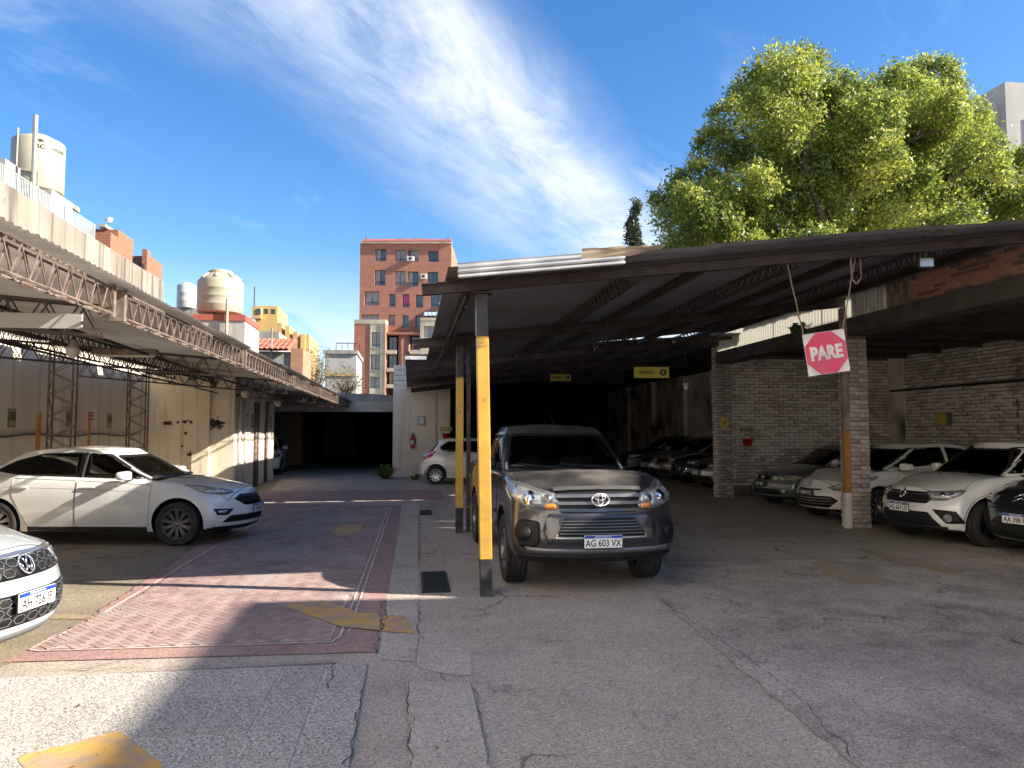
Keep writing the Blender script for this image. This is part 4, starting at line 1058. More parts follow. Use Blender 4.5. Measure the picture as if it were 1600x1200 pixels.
# extinguisher, notice, dish by the white wall
def at_ww(px, py): return atv(px, py, 28.88)
p = at_ww(644, 690); t = empty('fire_extinguisher', (p.x, 28.80, p.z - .25), 0, 'red fire extinguisher hung on the whitewashed wall left of the white rear-facing hatchback', 'fire extinguisher')
q = MB(); q.lathe([(.0, 0), (.075, 0), (.085, .03), (.085, .38), (.06, .44), (.03, .46), (.03, .50)], 16); q.build('cylinder_body', mat('extinguisher_red', (.50, .015, .015), .35, coat=.5), t, smooth=True)
MB().box(-.06, .06, -.088, -.06, .15, .3).build('label_panel', mat('label_paper', (.5, .5, .46), .6), t)
q = MB(); q.box(-.02, .02, -.02, .02, .5, .55); q.tube((-.02, 0, .54), (.09, 0, .58), .01, 5); q.build('valve', MATS['black_plastic'], t); q = MB(); q.path([(.02, 0, .52), (.10, 0, .48), (.115, 0, .3), (.10, 0, .15)], .012, 6); q.build('hose', MATS['black_rubber'], t)
p = at_ww(652, 657); t = empty('notice_board', (p.x, 28.86, p.z), 0, 'pale notice board on the whitewashed wall above the fire extinguisher', 'notice board')
MB().bbox(-.30, .02, -.02, .03, -.17, .17, .004).build('board', mat('pale_board', (.56, .57, .56), .6), t); MB().bbox(.03, .27, -.03, .03, -.17, .17, .004).build('board', mat('green_board', (.18, .30, .26), .6), t); MB().box(.055, .245, -.034, -.03, -.14, .14).build('paper', mat('paper', (.55, .56, .52), .7), t)
p = at_ww(697, 681); t = empty('fire_bucket', (p.x, 28.7, p.z - .1), 0, 'red fire bucket on the end of the whitewashed wall under a small yellow sign', 'bucket')
q = MB(); q.lathe([(.0, 0), (.10, 0), (.17, .2), (.175, .2), (.16, .19)], 16); q.build('bucket', MATS['extinguisher_red'], t, smooth=True)
t = MB().box(p.x-.22, p.x+.22, 28.84, 28.86, p.z+.18, p.z+.34).build('wall_sign', mat('sign_olive', (.34, .36, .08), .6), label='small yellow green sign above the red bucket on the whitewashed wall', cat='sign')
# ------------------------------------------------------------------ left canopy
LZ = lambda x, y=0: 2.97 + (-2.47 - x) * .11
LROOF = mat('pale_corrugated_roofing', (.62, .61, .58), .75, col2=(.50, .49, .46), scale=1.5, bump=.1, col3=(.20, .17, .14), scale3=.7, c3=(.55, .75))
_t = LROOF.node_tree; _P = _t.nodes['Principled BSDF']; _s = _P.inputs['Base Color'].links[0].from_socket      # pale underside stands in for ground bounce, rusty brown top keeps sunlit edges dark
_g = _t.nodes.new('ShaderNodeNewGeometry'); _x = _t.nodes.new('ShaderNodeMix'); _x.data_type = 'RGBA'; _t.links.new(_g.outputs['Backfacing'], _x.inputs['Factor']); _t.links.new(_s, _x.inputs['B']); _x.inputs['A'].default_value = (.11, .085, .07, 1); _t.links.new(_x.outputs['Result'], _P.inputs['Base Color'])
can = empty('left_canopy', (-4.5, 15, 0), 0, 'long lean-to canopy of pale corrugated sheet on rusty lattice beams along the left wall', 'canopy')
def cl(p): return Vector(p) - Vector((-4.5, 15, 0))
rnd = random.Random(11)
y = 2.4; k = 0
while y < 32.3:
    x0 = -6.84 + rnd.uniform(-.04, .04); ys, ye = y, y + .97
    if k in (13, 17):
        o = corr('roof_sheet', -6.55, -2.42, y, y + .33, lambda a, b: LZ(a), 'x', LROOF, can, pitch=.10, amp=.014, seg=5); o.location = (4.5, -15, 0); ys = y + .3
    sh = rnd.uniform(-.05, .05)
    o = corr('roof_sheet', x0, -2.42 + sh, ys, ye, lambda a, b, dz=.012 * (k % 2): LZ(a) + dz, 'x', LROOF, can, pitch=.10, amp=.014, seg=5)
    o.location = (4.5, -15, 0); y += .95; k += 1
for i in range(-1, 6):
    a, b = 6.9 + 5 * (i - 1) + .12, 6.9 + 5 * i - .12
    if i == 5: b = 31.8
    lattice('eave_beam', cl((-2.56, a, 2.70)), cl((-2.56, b, 2.70)), .22, .09, can, RUST, .23, .0105, .0062, nrods=({0: 60, 1: 60}.get(i, 0)))
    for yy in (b, b + .24):
        MB().box(*(cl((-2.62, 0, 0)).x, cl((-2.50, 0, 0)).x), yy - 15 - .025, yy - 15 + .025, 2.67, 2.95).build('end_post', RUST, can)
    lattice('purlin_beam', cl((-5.3, a, LZ(-5.3) - .25)), cl((-5.3, b, LZ(-5.3) - .25)), .2, .08, can, BROWN, .25)
    lattice('purlin_beam', cl((-6.4, a, LZ(-6.4) - .26)), cl((-6.4, b, LZ(-6.4) - .26)), .2, .08, can, BROWN, .25)
for v in (1.9, 6.9, 11.9, 16.9, 21.9, 26.9):
    lattice('cross_truss', cl((-2.65, v, 2.52)), cl((-6.9, v, 2.86)), .26, .12, can, BROWN, .3)
MB().box(*(cl((-4.3, 0, 0)).x, cl((-2.75, 0, 0)).x), 6.75 - 15, 6.78 - 15, 2.565, 2.69).build('fascia_panel', mat('grey_fascia', (.30, .29, .27), .7), can)
for v in (14.55, 18.35):
    lattice('lattice_column', cl((-6.4, v, .0)), cl((-6.4, v, 3.16)), .40, .18, can, RUST, .38, .018, .010, zdir=(1, 0, 0))
for x_, r_, lab in ((-3.4, .02, 0), (-4.7, .018, 1)):
    q = MB(); q.path([cl((x_ - .15*i, 5 + 4.5*i, 2.75 + .02*(i % 2))) for i in range(7)], r_, 6); q.build('conduit', MATS['black_plastic'], can)
# hanging lamps
def globe(p, r, lab):
    t = empty('hanging_lamp', p, 0, lab, 'lamp', 'lamps under the left canopy')
    q = MB(); q.tube((0, 0, r * .8), (0, 0, max(.25, LZ(p[0]) - p[2] - .02)), .008, 5); q.build('cord', MATS['black_plastic'], t)
    q = MB(); q.lathe([(.02, r*1.9), (r*.35, r*1.6), (r*.75, r*.9), (r*.8, r*.6)], 16, cap=False); q.build('shade', mat('dusty_shade', (.30, .27, .22), .6), t, smooth=True)
    q = MB(); q.lathe([(0, -r), (r*.5, -r*.85), (r*.87, -r*.5), (r, 0), (r*.87, r*.5), (r*.6, r*.8)], 16); q.build('globe', mat('milk_glass', (.60, .58, .50), .25), t, smooth=True)
globe(atv(114, 550, 10.5), .085, 'globe lamp hanging from the canopy left of the rusty strip light'); globe(atv(300, 599, 17.5), .11, 'globe lamp in front of the dark stain on the cream wall')
globe(atv(384, 615, 20.5), .12, 'globe lamp hanging at the corner of the cream and stained walls'); globe(atv(434, 630, 26), .12, 'globe lamp hanging nearest the garage')
p = atv(197, 551, 11); t = empty('strip_light', p, 0, 'rusty strip light fitting under the left canopy', 'lamp')
MB().bbox(-.42, .42, -.07, .07, -.03, .05, .02).build('housing', RUST, t); MB().tube((-.38, 0, -.045), (.38, 0, -.045), .018, 8).build('tube', MATS['milk_glass'], t)
# ------------------------------------------------------------------ big shed on the right
RZ = lambda x, y=0: 3.36 + (x - .8) * .113
SROOF = mat('dark_corrugated_roofing', (.20, .203, .218), .65, .05, col2=(.14, .14, .15), scale=.8, col3=(.13, .095, .075), scale3=.6, c3=(.58, .72), bump=.1)
GALV = mat('galvanised_sheet', (.60, .61, .61), .42, .4, col2=(.40, .41, .42), scale=4)
shed = empty('shed_canopy', (.8, 7.9, 0), 0, 'large dark corrugated shed roof on yellow and black posts over the right side', 'canopy')
SO = Vector((.8, 7.9, 0))
def sl(p): return Vector(p) - SO
def shp(o): o.location = -SO; return o
y = 7.42; k = 0
while y < 16.9:
    w = .98 if y + .98 < 16.9 else 16.9 - y
    for x0, x1, dz in ((.36, 3.2, .0), (3.1, 5.9, .014), (5.8, 8.05, .0)):
        shp(corr('roof_sheet', x0, x1, y, y + w + .02, lambda a, b, d=dz + .010 * (k % 2): RZ(a) + d, 'x', SROOF, shed, pitch=.14, amp=.018, seg=5))
    y += .98; k += 1
y = 17.12
while y < 29.3:
    for x0, x1, dz in ((-.12, 3.2, .0), (3.1, 5.9, .014), (5.8, 8.4, .0)):
        shp(corr('roof_sheet', x0, x1, y, y + 1.0, lambda a, b, d=dz + .13: RZ(a) + d - .03 * a, 'x', SROOF, shed, pitch=.14, amp=.018, seg=4))
    y += .98
MB().box(-.12 - .8, .36 - .8, 17.09 - 7.9, 17.115 - 7.9, 3.32, 3.40).build('lit_edge_strip', GALV, shed)  # pale strip standing in for the sunlit edge of the rear sheets
def ibeam(name, a, b, h, w, m_, parent, tf=.012):
    a, b = Vector(a), Vector(b); e = (b - a); L_ = e.length; e.normalize(); s_ = e.cross(Vector((0, 0, 1))).normalized(); u = s_.cross(e).normalized()
    M_ = Matrix(((e.x, s_.x, u.x, a.x), (e.y, s_.y, u.y, a.y), (e.z, s_.z, u.z, a.z), (0, 0, 0, 1)))
    q = MB(); q.box(0, L_, -w/2, w/2, 0, tf, 0, M_); q.box(0, L_, -w/2, w/2, h - tf, h, 0, M_); q.box(0, L_, -.005, .005, tf, h - tf, 0, M_); return q.build(name, m_, parent)
for v, h in ((7.85, .12), (12.75, .16), (17.6, .16), (22.5, .16), (27.2, .16)):
    x0 = .05 if v > 8 else .12
    ibeam('cross_beam', sl((x0, v, RZ(x0) - .17 if v < 8 else RZ(x0) - .19)), sl((8.0, v, RZ(8.0) - (.17 if v < 8 else .19))), h, .09, BROWN, shed)
for x, wth in ((.62, .09), (2.45, .09), (3.3, .0), (4.3, .09), (5.3, 0), (6.2, .08), (7.1, 0)):
    for v0, v1 in ((7.95, 12.65), (12.85, 17.5), (17.7, 22.4), (22.6, 27.1)):
        if wth and v0 < 17: lattice('roof_joist', sl((x, v0, RZ(x) - .20)), sl((x, v1, RZ(x) - .20)), .15, .07, shed, BROWN, .2, .012, .007)
        else: ibeam('roof_joist', sl((x, v0, RZ(x) - .13)), sl((x, v1, RZ(x) - .13)), .10, .06, BROWN, shed)
# bright ridge sheet and canvas lying on the front edge
q = MB(); n = 60; vs = []
for i in range(n + 1):
    t_ = i / n; a = t_ * 1.5; 
    yy = 7.36 - .06 * math.sin(t_ * math.pi) - .03 * math.sin(t_ * 2 * math.pi * 3); zz = .0 + t_ * .15 + .03 * math.cos(t_ * 2 * math.pi * 3)
    for x in (.46, 1.0, 1.6, 2.15): vs.append((x - .8, yy - 7.9 + t_ * .14, RZ(x) + zz - .115))
q.add(vs, [(4*i+j, 4*i+j+1, 4*i+j+5, 4*i+j+4) for i in range(n) for j in range(3)]); q.build('ridge_sheet', GALV, shed, smooth=True)
q = MB(); vs = []; nx, ny = 26, 8
for i in range(nx + 1):
    for j in range(ny + 1):
        x = 1.70 + .85 * i / nx; t_ = j / ny * (1 - i / nx * .82)
        vs.append((x - .8, 7.32 - 7.9 + .06 * j / ny + .015 * noise.noise((x * 4, j * .5, 0)), RZ(x) + .075 - t_ * .17 + .012 * noise.noise((x * 6, j * .7, 3)) - .03 * i / nx))
q.add(vs, [(i*(ny+1)+j, (i+1)*(ny+1)+j, (i+1)*(ny+1)+j+1, i*(ny+1)+j+1) for i in range(nx) for j in range(ny)]); q.build('tarpaulin', mat('beige_canvas', (.42, .34, .25), .9, col2=(.30, .24, .18), scale=4), shed, smooth=True)
# posts
YP = mat('yellow_gloss_paint', (.62, .37, .055), .42, col2=(.50, .29, .05), scale=4, bump=.15, col3=(.30, .17, .05), scale3=6, c3=(.62, .72)); BPN = mat('black_gloss_paint', (.012, .013, .016), .5, col2=(.05, .05, .05), scale=8)
def post(x, y, ztop, zs, s_=.062):
    t = MB(); t.bbox(-s_, s_, -s_, s_, 0, zs[0], .006); o = t.build('post', BPN, shed, loc=sl((x, y, 0)))
    MB().bbox(-s_-.001, s_+.001, -s_-.001, s_+.001, zs[0], zs[1], .006).build('yellow_band', YP, o)
    MB().bbox(-s_, s_, -s_, s_, zs[1], ztop, .006).build('black_band', BPN, o); MB().box(-.11, .11, -.10, .10, ztop, ztop + .012).build('cap_plate', BROWN, o)
    return o
o = post(.80, 7.92, 3.155, (.38, 2.70)); o.rotation_euler = (0, R(-1.0), 0)
MB().box(-.066, -.0625, -.02, .05, 2.71, 3.0).build('grey_primer_patch', mat('grey_primer', (.30, .31, .30), .7), o)
post(.84, 12.85, 3.15, (.42, 2.62)); post(1.0, 12.95, 3.15, (.42, .43), .035)
# inner hall beyond and its walls
t = empty('shed_hall', (7, 40, 0), 0, 'deep dark hall behind the big shed', 'hall')
def hp(name, m_, *b): return part(name, m_, *b, parent=t, org=(7, 40, 0))
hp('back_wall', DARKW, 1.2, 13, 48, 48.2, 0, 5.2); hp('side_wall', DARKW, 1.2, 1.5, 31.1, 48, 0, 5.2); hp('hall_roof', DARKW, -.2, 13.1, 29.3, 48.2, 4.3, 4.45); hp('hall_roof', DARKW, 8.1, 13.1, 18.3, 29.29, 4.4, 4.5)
hp('front_gable', DARKW, -.1, 8.4, 29.1, 29.28, 3.62, 4.4)
far_w = empty('far_side_wall', (12.8, 33, 0), 0, 'tall grey stained brick wall deep inside the shed behind the row of dark cars', 'wall')
MB().box(0, .3, -14.8, 15, 0, 5.0).build('wall_core', mat('dim_render', (.74, .67, .61), .92, col2=(.48, .43, .39), scale=1.2, bump=.5, bscale=20, col3=(.09, .08, .075), scale3=.7, stretch=(1, 1, .4)), far_w)
for k in range(6): MB().box(-.16, 0, -13 + k * 4.6, -12.4 + k * 4.6, 0, 5.0).build('pilaster', MATS['dim_render'], far_w)
# pillars of the bay
WB = [WHBR, mat('whitewashed_brick_worn', (.52, .47, .44), .9, col2=(.36, .29, .25), scale=6, bump=.8, bscale=40)]
def brick_pillar(x, y, w, d, h, label, seed):
    t = empty('brick_pillar', (x, y, 0), 0, label, 'brick pillar')
    MB().box(-w/2+.02, w/2-.02, -d/2+.02, d/2-.02, 0, h-.01).build('mortar_core', MORT, t)
    bh = .078; n = int(h / bh); rnd_ = random.Random(seed); ms = {}
    for r in range(n):
        e = rnd_.uniform(-.008, .008)
        if r % 2: spans = [(-w/2, 0), (0, w/2)]
        else: spans = [(-w/2, w/2)]
        for a, b in spans:
            key = (round(b - a, 3), rnd_.randrange(3))
            if key not in ms:
                q = MB(); q.bbox(-(b-a)/2 + .005, (b-a)/2 - .005, -d/2, d/2, -bh/2 + .006, bh/2 - .006, .012); r2 = random.Random(key[1] + 5)
                q.v = [(a_ + r2.uniform(-.008, .008), b_ + r2.uniform(-.008, .008), c_ + r2.uniform(-.004, .004)) for a_, b_, c_ in q.v]
                me = bpy.data.meshes.new('brick'); me.from_pydata(q.v, [], q.f); me.materials.append(WB[key[1] == 2]); ms[key] = me
            o = bpy.data.objects.new('brick', ms[key]); COL.objects.link(o); o.parent = t; o.location = ((a + b) / 2 + e, rnd_.uniform(-.008, .008), (r + .5) * bh)
    return t
P1 = G(1346, 825); P2 = G(1134, 778)
brick_pillar(P1.x + .02, P1.y + .17, .38, .36, 3.42, 'nearer whitewashed brick pillar beside the orange and white post', 1)
brick_pillar(P2.x + .02, P2.y + .17, .42, .36, 3.95, 'farther whitewashed brick pillar carrying the small yellow sign', 2)
t = empty('orange_post', (P1.x - .26, P1.y - .02, 0), 0, 'slim post painted orange and white in front of the nearer brick pillar', 'post')
MB().bbox(-.055, .055, -.05, .05, 0, .62, .006).build('white_band', WHBR, t); MB().bbox(-.0555, .0555, -.0505, .0505, .622, 1.72, .006).build('orange_band', mat('orange_paint', (.42, .19, .03), .6, col2=(.32, .14, .03), scale=5), t); MB().bbox(-.055, .055, -.05, .05, 1.722, 3.9, .006).build('white_band', mat('grimy_white', (.30, .27, .25), .8, col2=(.16, .11, .08), scale=4), t)
# bay walls of whitewashed brick
EWY = P2.y + .20
t = empty('bay_end_wall', (P2.x + .24, EWY, 0), 0, 'dim whitewashed brick wall between the two brick pillars, red bucket on it', 'wall')
MB().box(0, 12.82 - P2.x - .24, 0, .25, 0, 3.75).build('mortar_core', MORT, t)
brick_wall(t, (0, 0, .3), (1, 0, 0), 12.8 - P2.x - .24, 3.4, .022, bw=.27, bh=.085, jt=.014, mats_=WB, near=lambda x, z: abs(x - 1.5) + abs(z - 1.8) * 1.2, nmax=300, seed=4, rough=.008)
t = empty('bay_side_wall', (12.85, EWY, 0), 0, 'whitewashed rough brick wall behind the white and black cars at the right edge', 'wall')
MB().box(0, .3, -17.5, 0, 0, 3.75).build('mortar_core', MORT, t)
brick_wall(t, (0, 0, .8), (0, -1, 0), 17, 2.9, .024, bw=.27, bh=.085, jt=.016, mats_=WB, near=lambda x, z: (0 if x < 7.6 else 50) + x * .2 + abs(z - 1.4), nmax=300, seed=6, rough=.012, holes=lambda x, z: x > 9)
q = MB(); q.box(-.03, 0, -4.35, -4.27, 1.4, 2.4); q.build('rust_streak', RUST, t)
q = MB(); q.tube((-.12, -.2, 2.78), (-.12, -8, 2.78), .03, 6); q.build('cable_tray', MATS['dark_metal'], t)
t = empty('bay_roof', (8, 12, 0), 0, 'low dark lean-to roof over the bay behind the brick pillars', 'roof')
shr = mat('bay_roofing', (.10, .09, .08), .8, .1)
MB().box(.25, 5.1, -10, 7.0, 3.74, 3.80).build('roof_deck', shr, t); MB().box(-.25, .18, -9.5, 6.4, 3.43, 3.72).build('lintel_beam', mat('dark_concrete', (.085, .075, .068), .9, col2=(.05, .045, .04), scale=3, bump=.5), t)  # lintel has a very dark concrete base
for k in range(12): MB().box(.2, 4.8, 6.0 - k * 1.3, 6.06 - k * 1.3, 3.60, 3.735).build('rafter', BROWN, t)
# band between the two roofs: fibreglass sheets, rusty sheets, red brick
FG = bpy.data.materials.new('translucent_sheet'); FG.use_nodes = True; MATS['translucent_sheet'] = FG
t_ = FG.node_tree; df = t_.nodes['Principled BSDF']; df.inputs['Base Color'].default_value = (.55, .53, .46, 1); df.inputs['Roughness'].default_value = .7
tl = t_.nodes.new('ShaderNodeBsdfTranslucent'); tl.inputs[0].default_value = (.34, .33, .29, 1); mxs = t_.nodes.new('ShaderNodeMixShader'); mxs.inputs[0].default_value = .6
t_.links.new(df.outputs[0], mxs.inputs[1]); t_.links.new(tl.outputs[0], mxs.inputs[2]); t_.links.new(mxs.outputs[0], t_.nodes['Material Output'].inputs[0])
t = empty('clerestory_band', (7.85, 12, 3.72), 0, 'pale corrugated sheets closing the gap above the lintel of the bay', 'panel')
def vsheet(y0, y1, z0, z1, m_, x=0.0, pitch=.11):
    q = MB(); n = max(6, int((y1 - y0) / pitch) * 6); vs = []
    for i in range(n + 1):
        yy = y0 + (y1 - y0) * i / n; dx = .024 * math.cos(2*math.pi*(yy - y0)/pitch); vs += [(x + dx, yy, z0), (x + dx, yy, z1)]
    q.add(vs, [(2*i, 2*i+1, 2*i+3, 2*i+2) for i in range(n)]); return q.build('corrugated_sheet', m_, t, smooth=True)
for k in range(6): vsheet(6.4 - .98 * (k + 1), 6.4 - .98 * k + .02, .0, .46 + .03 * math.sin(k * 2), FG, .01 * (k % 2))
vsheet(-.45, .5, .0, .5, GALV); vsheet(-1.1, -.48, .0, .5, RUST, .02)
rbw = empty('red_brick_band', (7.85, 10.9, 3.72), 0, 'strip of weathered red brickwork under the shed roof at the right edge', 'wall')
MB().box(.03, .25, -6.5, 0, 0, .42).build('mortar_core', mat('pale_mortar', (.33, .28, .25), .9), rbw)
brick_wall(rbw, (.03, 0, 0), (0, -1, 0), 6.5, .44, .022, bw=.25, bh=.072, jt=.014, mats_=[REDBR, mat('charred_brick', (.16, .10, .09), .9, col2=(.25, .11, .08), scale=4)], near=lambda x, z: x, seed=12)
# signs
def sign_board(name, p, w, h, rz, faces, label):
    t = empty(name, p, rz, label, 'sign'); return t
SY = mat('sign_yellow_bright', (.55, .47, .06), .5)
def ingreso(p, w, h, lab, ceil_):
    t = empty('hanging_sign', p, R(-6), lab, 'sign', 'yellow INGRESO signs'); o = MB().bbox(-w/2, w/2, -.012, .012, -h/2, h/2, .003).build('board', SY, t)
    M_ = Matrix.Translation((-w*.13, -.0125, 0)) @ Matrix.Rotation(R(90), 4, 'X'); q = MB(); add_text(q, 'INGRESO', h * .42, M_, .0006, .82, .004 * h / .3); q.build('lettering', MATS['ink'], o)
    q = MB(); q.tube((w*.33, -.0125, 0), (w*.33, -.0145, 0), h*.31, 24); q.build('arrow_disc', MATS['ink'], o)
    q = MB(); cx0 = w*.33; q.prism([(cx0 - h*.05, -.015, -h*.2), (cx0 + h*.05, -.015, -h*.2), (cx0 + h*.05, -.015, .0), (cx0 + h*.16, -.015, 0), (cx0, -.015, h*.22), (cx0 - h*.16, -.015, 0), (cx0 - h*.05, -.015, 0)], (0, -.0008, 0)); q.build('arrow', SY, o)
    for s_ in (-1, 1): MB().tube((s_*w*.42, 0, h/2), (s_*w*.42, 0, ceil_ - p[2]), .004, 4).build('hanger', MATS['dark_metal'], t)
ingreso(atv(1018, 582, 16.5), .80, .25, 'yellow INGRESO sign with a black arrow hanging nearer, right of the pickup', 4.0); ingreso(atv(876, 590, 26), .72, .24, 'smaller yellow sign hanging deeper in the shed above the pickup', 3.8)
# PARE sign
p0, p1 = atv(1291, 551, 8.3), None
t = empty('stop_sign', p0, 0, 'square white sign with a red octagon reading PARE hanging from the shed beam', 'sign'); t.rotation_euler = (R(2), R(-8.5), R(-7.7))
s_ = .25; q = MB(); nn = 10; vs = []
for i in range(nn + 1):
    for j in range(nn + 1):
        a, b = -s_ + 2*s_*i/nn, -s_ + 2*s_*j/nn; vs.append((a, .01 * noise.noise((a*4, b*4, 0)) + .006 * math.sin(a*9), b))
grid_f = [(i*(nn+1)+j, (i+1)*(nn+1)+j, (i+1)*(nn+1)+j+1, i*(nn+1)+j+1) for i in range(nn) for j in range(nn)]
q.add(vs, grid_f); q.add([(x, y + .004, z) for x, y, z in vs], [f[::-1] for f in grid_f]); o = q.build('board', mat('sign_white', (.80, .77, .73), .6, col2=(.55, .52, .48), scale=5), t, smooth=True)
def bend(pt): return (pt[0], .01 * noise.noise((pt[0]*4, pt[2]*4, 0)) + .006 * math.sin(pt[0]*9) + pt[1], pt[2])
oc = [(.245 * math.cos(R(22.5 + 45*i)) / math.cos(R(22.5)) , .245 * math.sin(R(22.5 + 45*i)) / math.cos(R(22.5))) for i in range(8)]
bm = bmesh.new(); bm.faces.new([bm.verts.new((a, 0, b)) for a, b in oc])
for ax in (0, 2):
    for k in range(1, 12):
        c = -.25 + .5 * k / 12; no = (1, 0, 0) if ax == 0 else (0, 0, 1); bmesh.ops.bisect_plane(bm, geom=bm.verts[:] + bm.edges[:] + bm.faces[:], plane_co=[c*x for x in no], plane_no=no)
bmesh.ops.triangulate(bm, faces=bm.faces[:]); bm.verts.index_update()
q = MB(); q.add([bend((v.co.x, -.003, v.co.z)) for v in bm.verts], [tuple(v.index for v in f.verts) for f in bm.faces]); bm.free()
q.build('red_octagon', mat('faded_red', (.74, .05, .12), .6, col2=(.66, .10, .16), scale=4), o, smooth=True)
q = MB(); vs, fs = text_mesh('PARE', .215, .0005, .80, .011); q.add([bend((x - .0, -.006 - z, y - .005)) for x, y, z in vs], fs); q.build('lettering', MATS['sign_white'], o)
tw = t.matrix_basis
rope = empty('sign_rope', (p0.x, p0.y, 3.5), 0, 'pair of frayed ropes holding the PARE sign under the beam', 'rope')
for cx_, px, py, vv in ((-.235, 1229, 408, 7.92), (.235, 1338, 392, 7.92)):
    loc_, rot_ = Matrix.Translation(p0), t.rotation_euler.to_matrix().to_4x4(); a = (loc_ @ rot_) @ Vector((cx_, 0, .245)); b = atv(px, py, vv)
    q = MB(); pts = [a.lerp(b, i/8) + Vector((.004*math.sin(i*2.1), 0, 0)) - Vector((p0.x, p0.y, 3.5)) for i in range(9)]; q.path(pts, .008, 5); q.build('rope', mat('old_rope', (.30, .22, .16), .9), rope)
h0 = atv(1337, 390, 7.87); h1 = atv(1330, 438, 7.9); t = empty('beam_hook', h0, 0, 'long bent iron hook over the shed beam above the PARE sign', 'hook'); d = h1 - h0
q = MB(); q.path([Vector((-.06, 0, .05)), Vector((-.065, 0, -.2)), Vector((-.05, 0, d.z)), Vector((.0, 0, d.z - .05)), Vector((.06, 0, d.z + .03)), Vector((.05, 0, -.1)), Vector((.03, 0, .12))], .012, 6); q.build('hook', RUST, t, smooth=True)
p = atv(1446, 409, 8.15); t = empty('floodlight', p, R(-10), 'small grey floodlight clipped under the shed beam right of the PARE sign', 'floodlight')
MB().bbox(-.085, .085, -.035, .03, -.07, .045, .008).build('housing', MATS['silver_trim'], t); MB().box(-.062, .062, -.034, -.0305, -.048, .028).build('lens', mat('frosted_lens', (.6, .6, .56), .3), t)
q = MB(); q.path([(-.085, 0, .0), (-.085, 0, .11), (.085, 0, .11), (.085, 0, 0)], .006, 5); q.build('bracket', MATS['dark_metal'], t)
q = MB(); q.path([(.06, .02, .03), (.12, .02, .08), (.13, .02, .16), (.1, .02, .2)], .005, 5); q.build('cable', MATS['black_rubber'], t)
p = atv(1071, 606, 17.0); t = empty('bare_bulb', p, 0, 'bare bulb on a long cable hanging between the INGRESO sign and the brick pillar', 'lamp')
MB().tube((0, 0, .08), (0, 0, 4.0 - p.z), .006, 4).build('cable', MATS['black_rubber'], t); q = MB(); q.lathe([(0, -.06), (.04, -.045), (.055, 0), (.035, .05), (.02, .09)], 12); q.build('bulb', MATS['milk_glass'], t, smooth=True); MB().tube((-.06, 0, .08), (.07, 0, .08), .03, 8).build('holder', mat('white_plastic', (.6, .6, .58), .4), t)
pf = atv(876, 574, 25); t = empty('tube_light', pf, 0, 'lit white tube light deep inside the shed above the smaller yellow sign', 'lamp')
MB().tube((-.25, -.5, 0), (.25, .5, .05), .022, 8).build('tube', mat('lit_tube', (.8, .9, .9), .5, emit=((.75, 1, .97), 3.0)), t); MB().box(-.3, .3, -.02, .02, .03, .07).build('batten', MATS['white_plastic'], t)
# small signs in the bay
p = atv(1124, 660, 17.9); t = empty('wall_sign', (P2.x - .02, P2.y - .03, p.z), 0, 'small yellow square sign on the farther brick pillar', 'sign'); MB().bbox(-.11, .10, -.02, .0, -.14, .14, .003).build('board', SY, t); MB().prism([(-.05, -.0205, -.03), (.03, -.0205, .05), (.06, -.0205, .03), (-.03, -.0205, -.05)], (0, -.001, 0)).build('pictogram', MATS['ink'], t)
def on_ew(px, py): return atv(px, py, EWY - .03)
p = on_ew(1164, 691); t = empty('fire_bucket', (p.x, EWY - .2, p.z - .1), 0, 'red fire bucket hung on the brick wall between the pillars', 'bucket'); q = MB(); q.lathe([(.0, 0), (.10, 0), (.16, .2), (.165, .2), (.15, .19)], 16); q.build('bucket', MATS['extinguisher_red'], t, smooth=True); q = MB(); q.path([(-.16, 0, .2), (-.1, 0, .28), (0, 0, .31), (.1, 0, .28), (.16, 0, .2)], .005, 4); q.build('handle', MATS['dark_metal'], t)
p = on_ew(1166, 671); t = empty('wall_sign', (p.x, EWY - .05, p.z), 0, 'narrow dark ARENA sign above the red bucket on the brick wall', 'sign'); MB().bbox(-.17, .17, -.02, .02, -.05, .05, .003).build('board', MATS['sign_green'], t); q = MB(); add_text(q, 'ARENA', .085, Matrix.Translation((0, -.021, 0)) @ Matrix.Rotation(R(90), 4, 'X'), .0006, .9, .002); q.build('lettering', MATS['sign_pale'], t)
p = atu(1467, 655, 12.8); t = empty('wall_sign', (12.80, p.y, p.z), 0, 'small green and yellow sign pair on the rough brick wall above the white car', 'sign'); MB().bbox(-.02, .0, -.28, .12, -.15, .15, .003).build('board', MATS['sign_olive'], t); MB().bbox(-.02, 0, -.46, -.30, -.15, .15, .003).build('board', MATS['sign_green'], t); MB().box(-.022, -.0205, -.22, .06, -.11, .11).build('sign_face', SY, t)
# ------------------------------------------------------------------ buildings behind
TB = brick_mat('tower_brick', (.36, .155, .098), (.30, .125, .08), (.33, .22, .17), .5, .16, dirt=(.30, .15, .11))
TB2 = brick_mat('near_tower_brick', (.38, .15, .085), (.31, .12, .07), (.33, .22, .16), .5, .16, dirt=(.28, .12, .08))
CREAMC = mat('cream_concrete', (.50, .44, .32), .85, col2=(.36, .32, .24), scale=.9, stretch=(1, 1, .5))
DG = mat('far_window_glass', (.05, .07, .09), .08, col2=(.10, .12, .13), scale=.7, coat=1.0); DFR = mat('far_window_frame', (.05, .045, .04), .5)
CURT = mat('curtain', (.40, .40, .38), .9, col2=(.22, .23, .24), scale=3, stretch=(6, 6, .5))
TD = 90.0
tower = empty('apartment_tower', atv(631, 674, TD), YAW, 'red brick apartment tower with a red tiled parapet rising beyond the yard', 'building'); tower.location.z = 0
ppm = FPX / ((tower.location.x ** 2 + TD ** 2) ** .5)     # pixels per metre at its distance
def TX(zx): return ((530 + zx / 4) - 631) / ppm
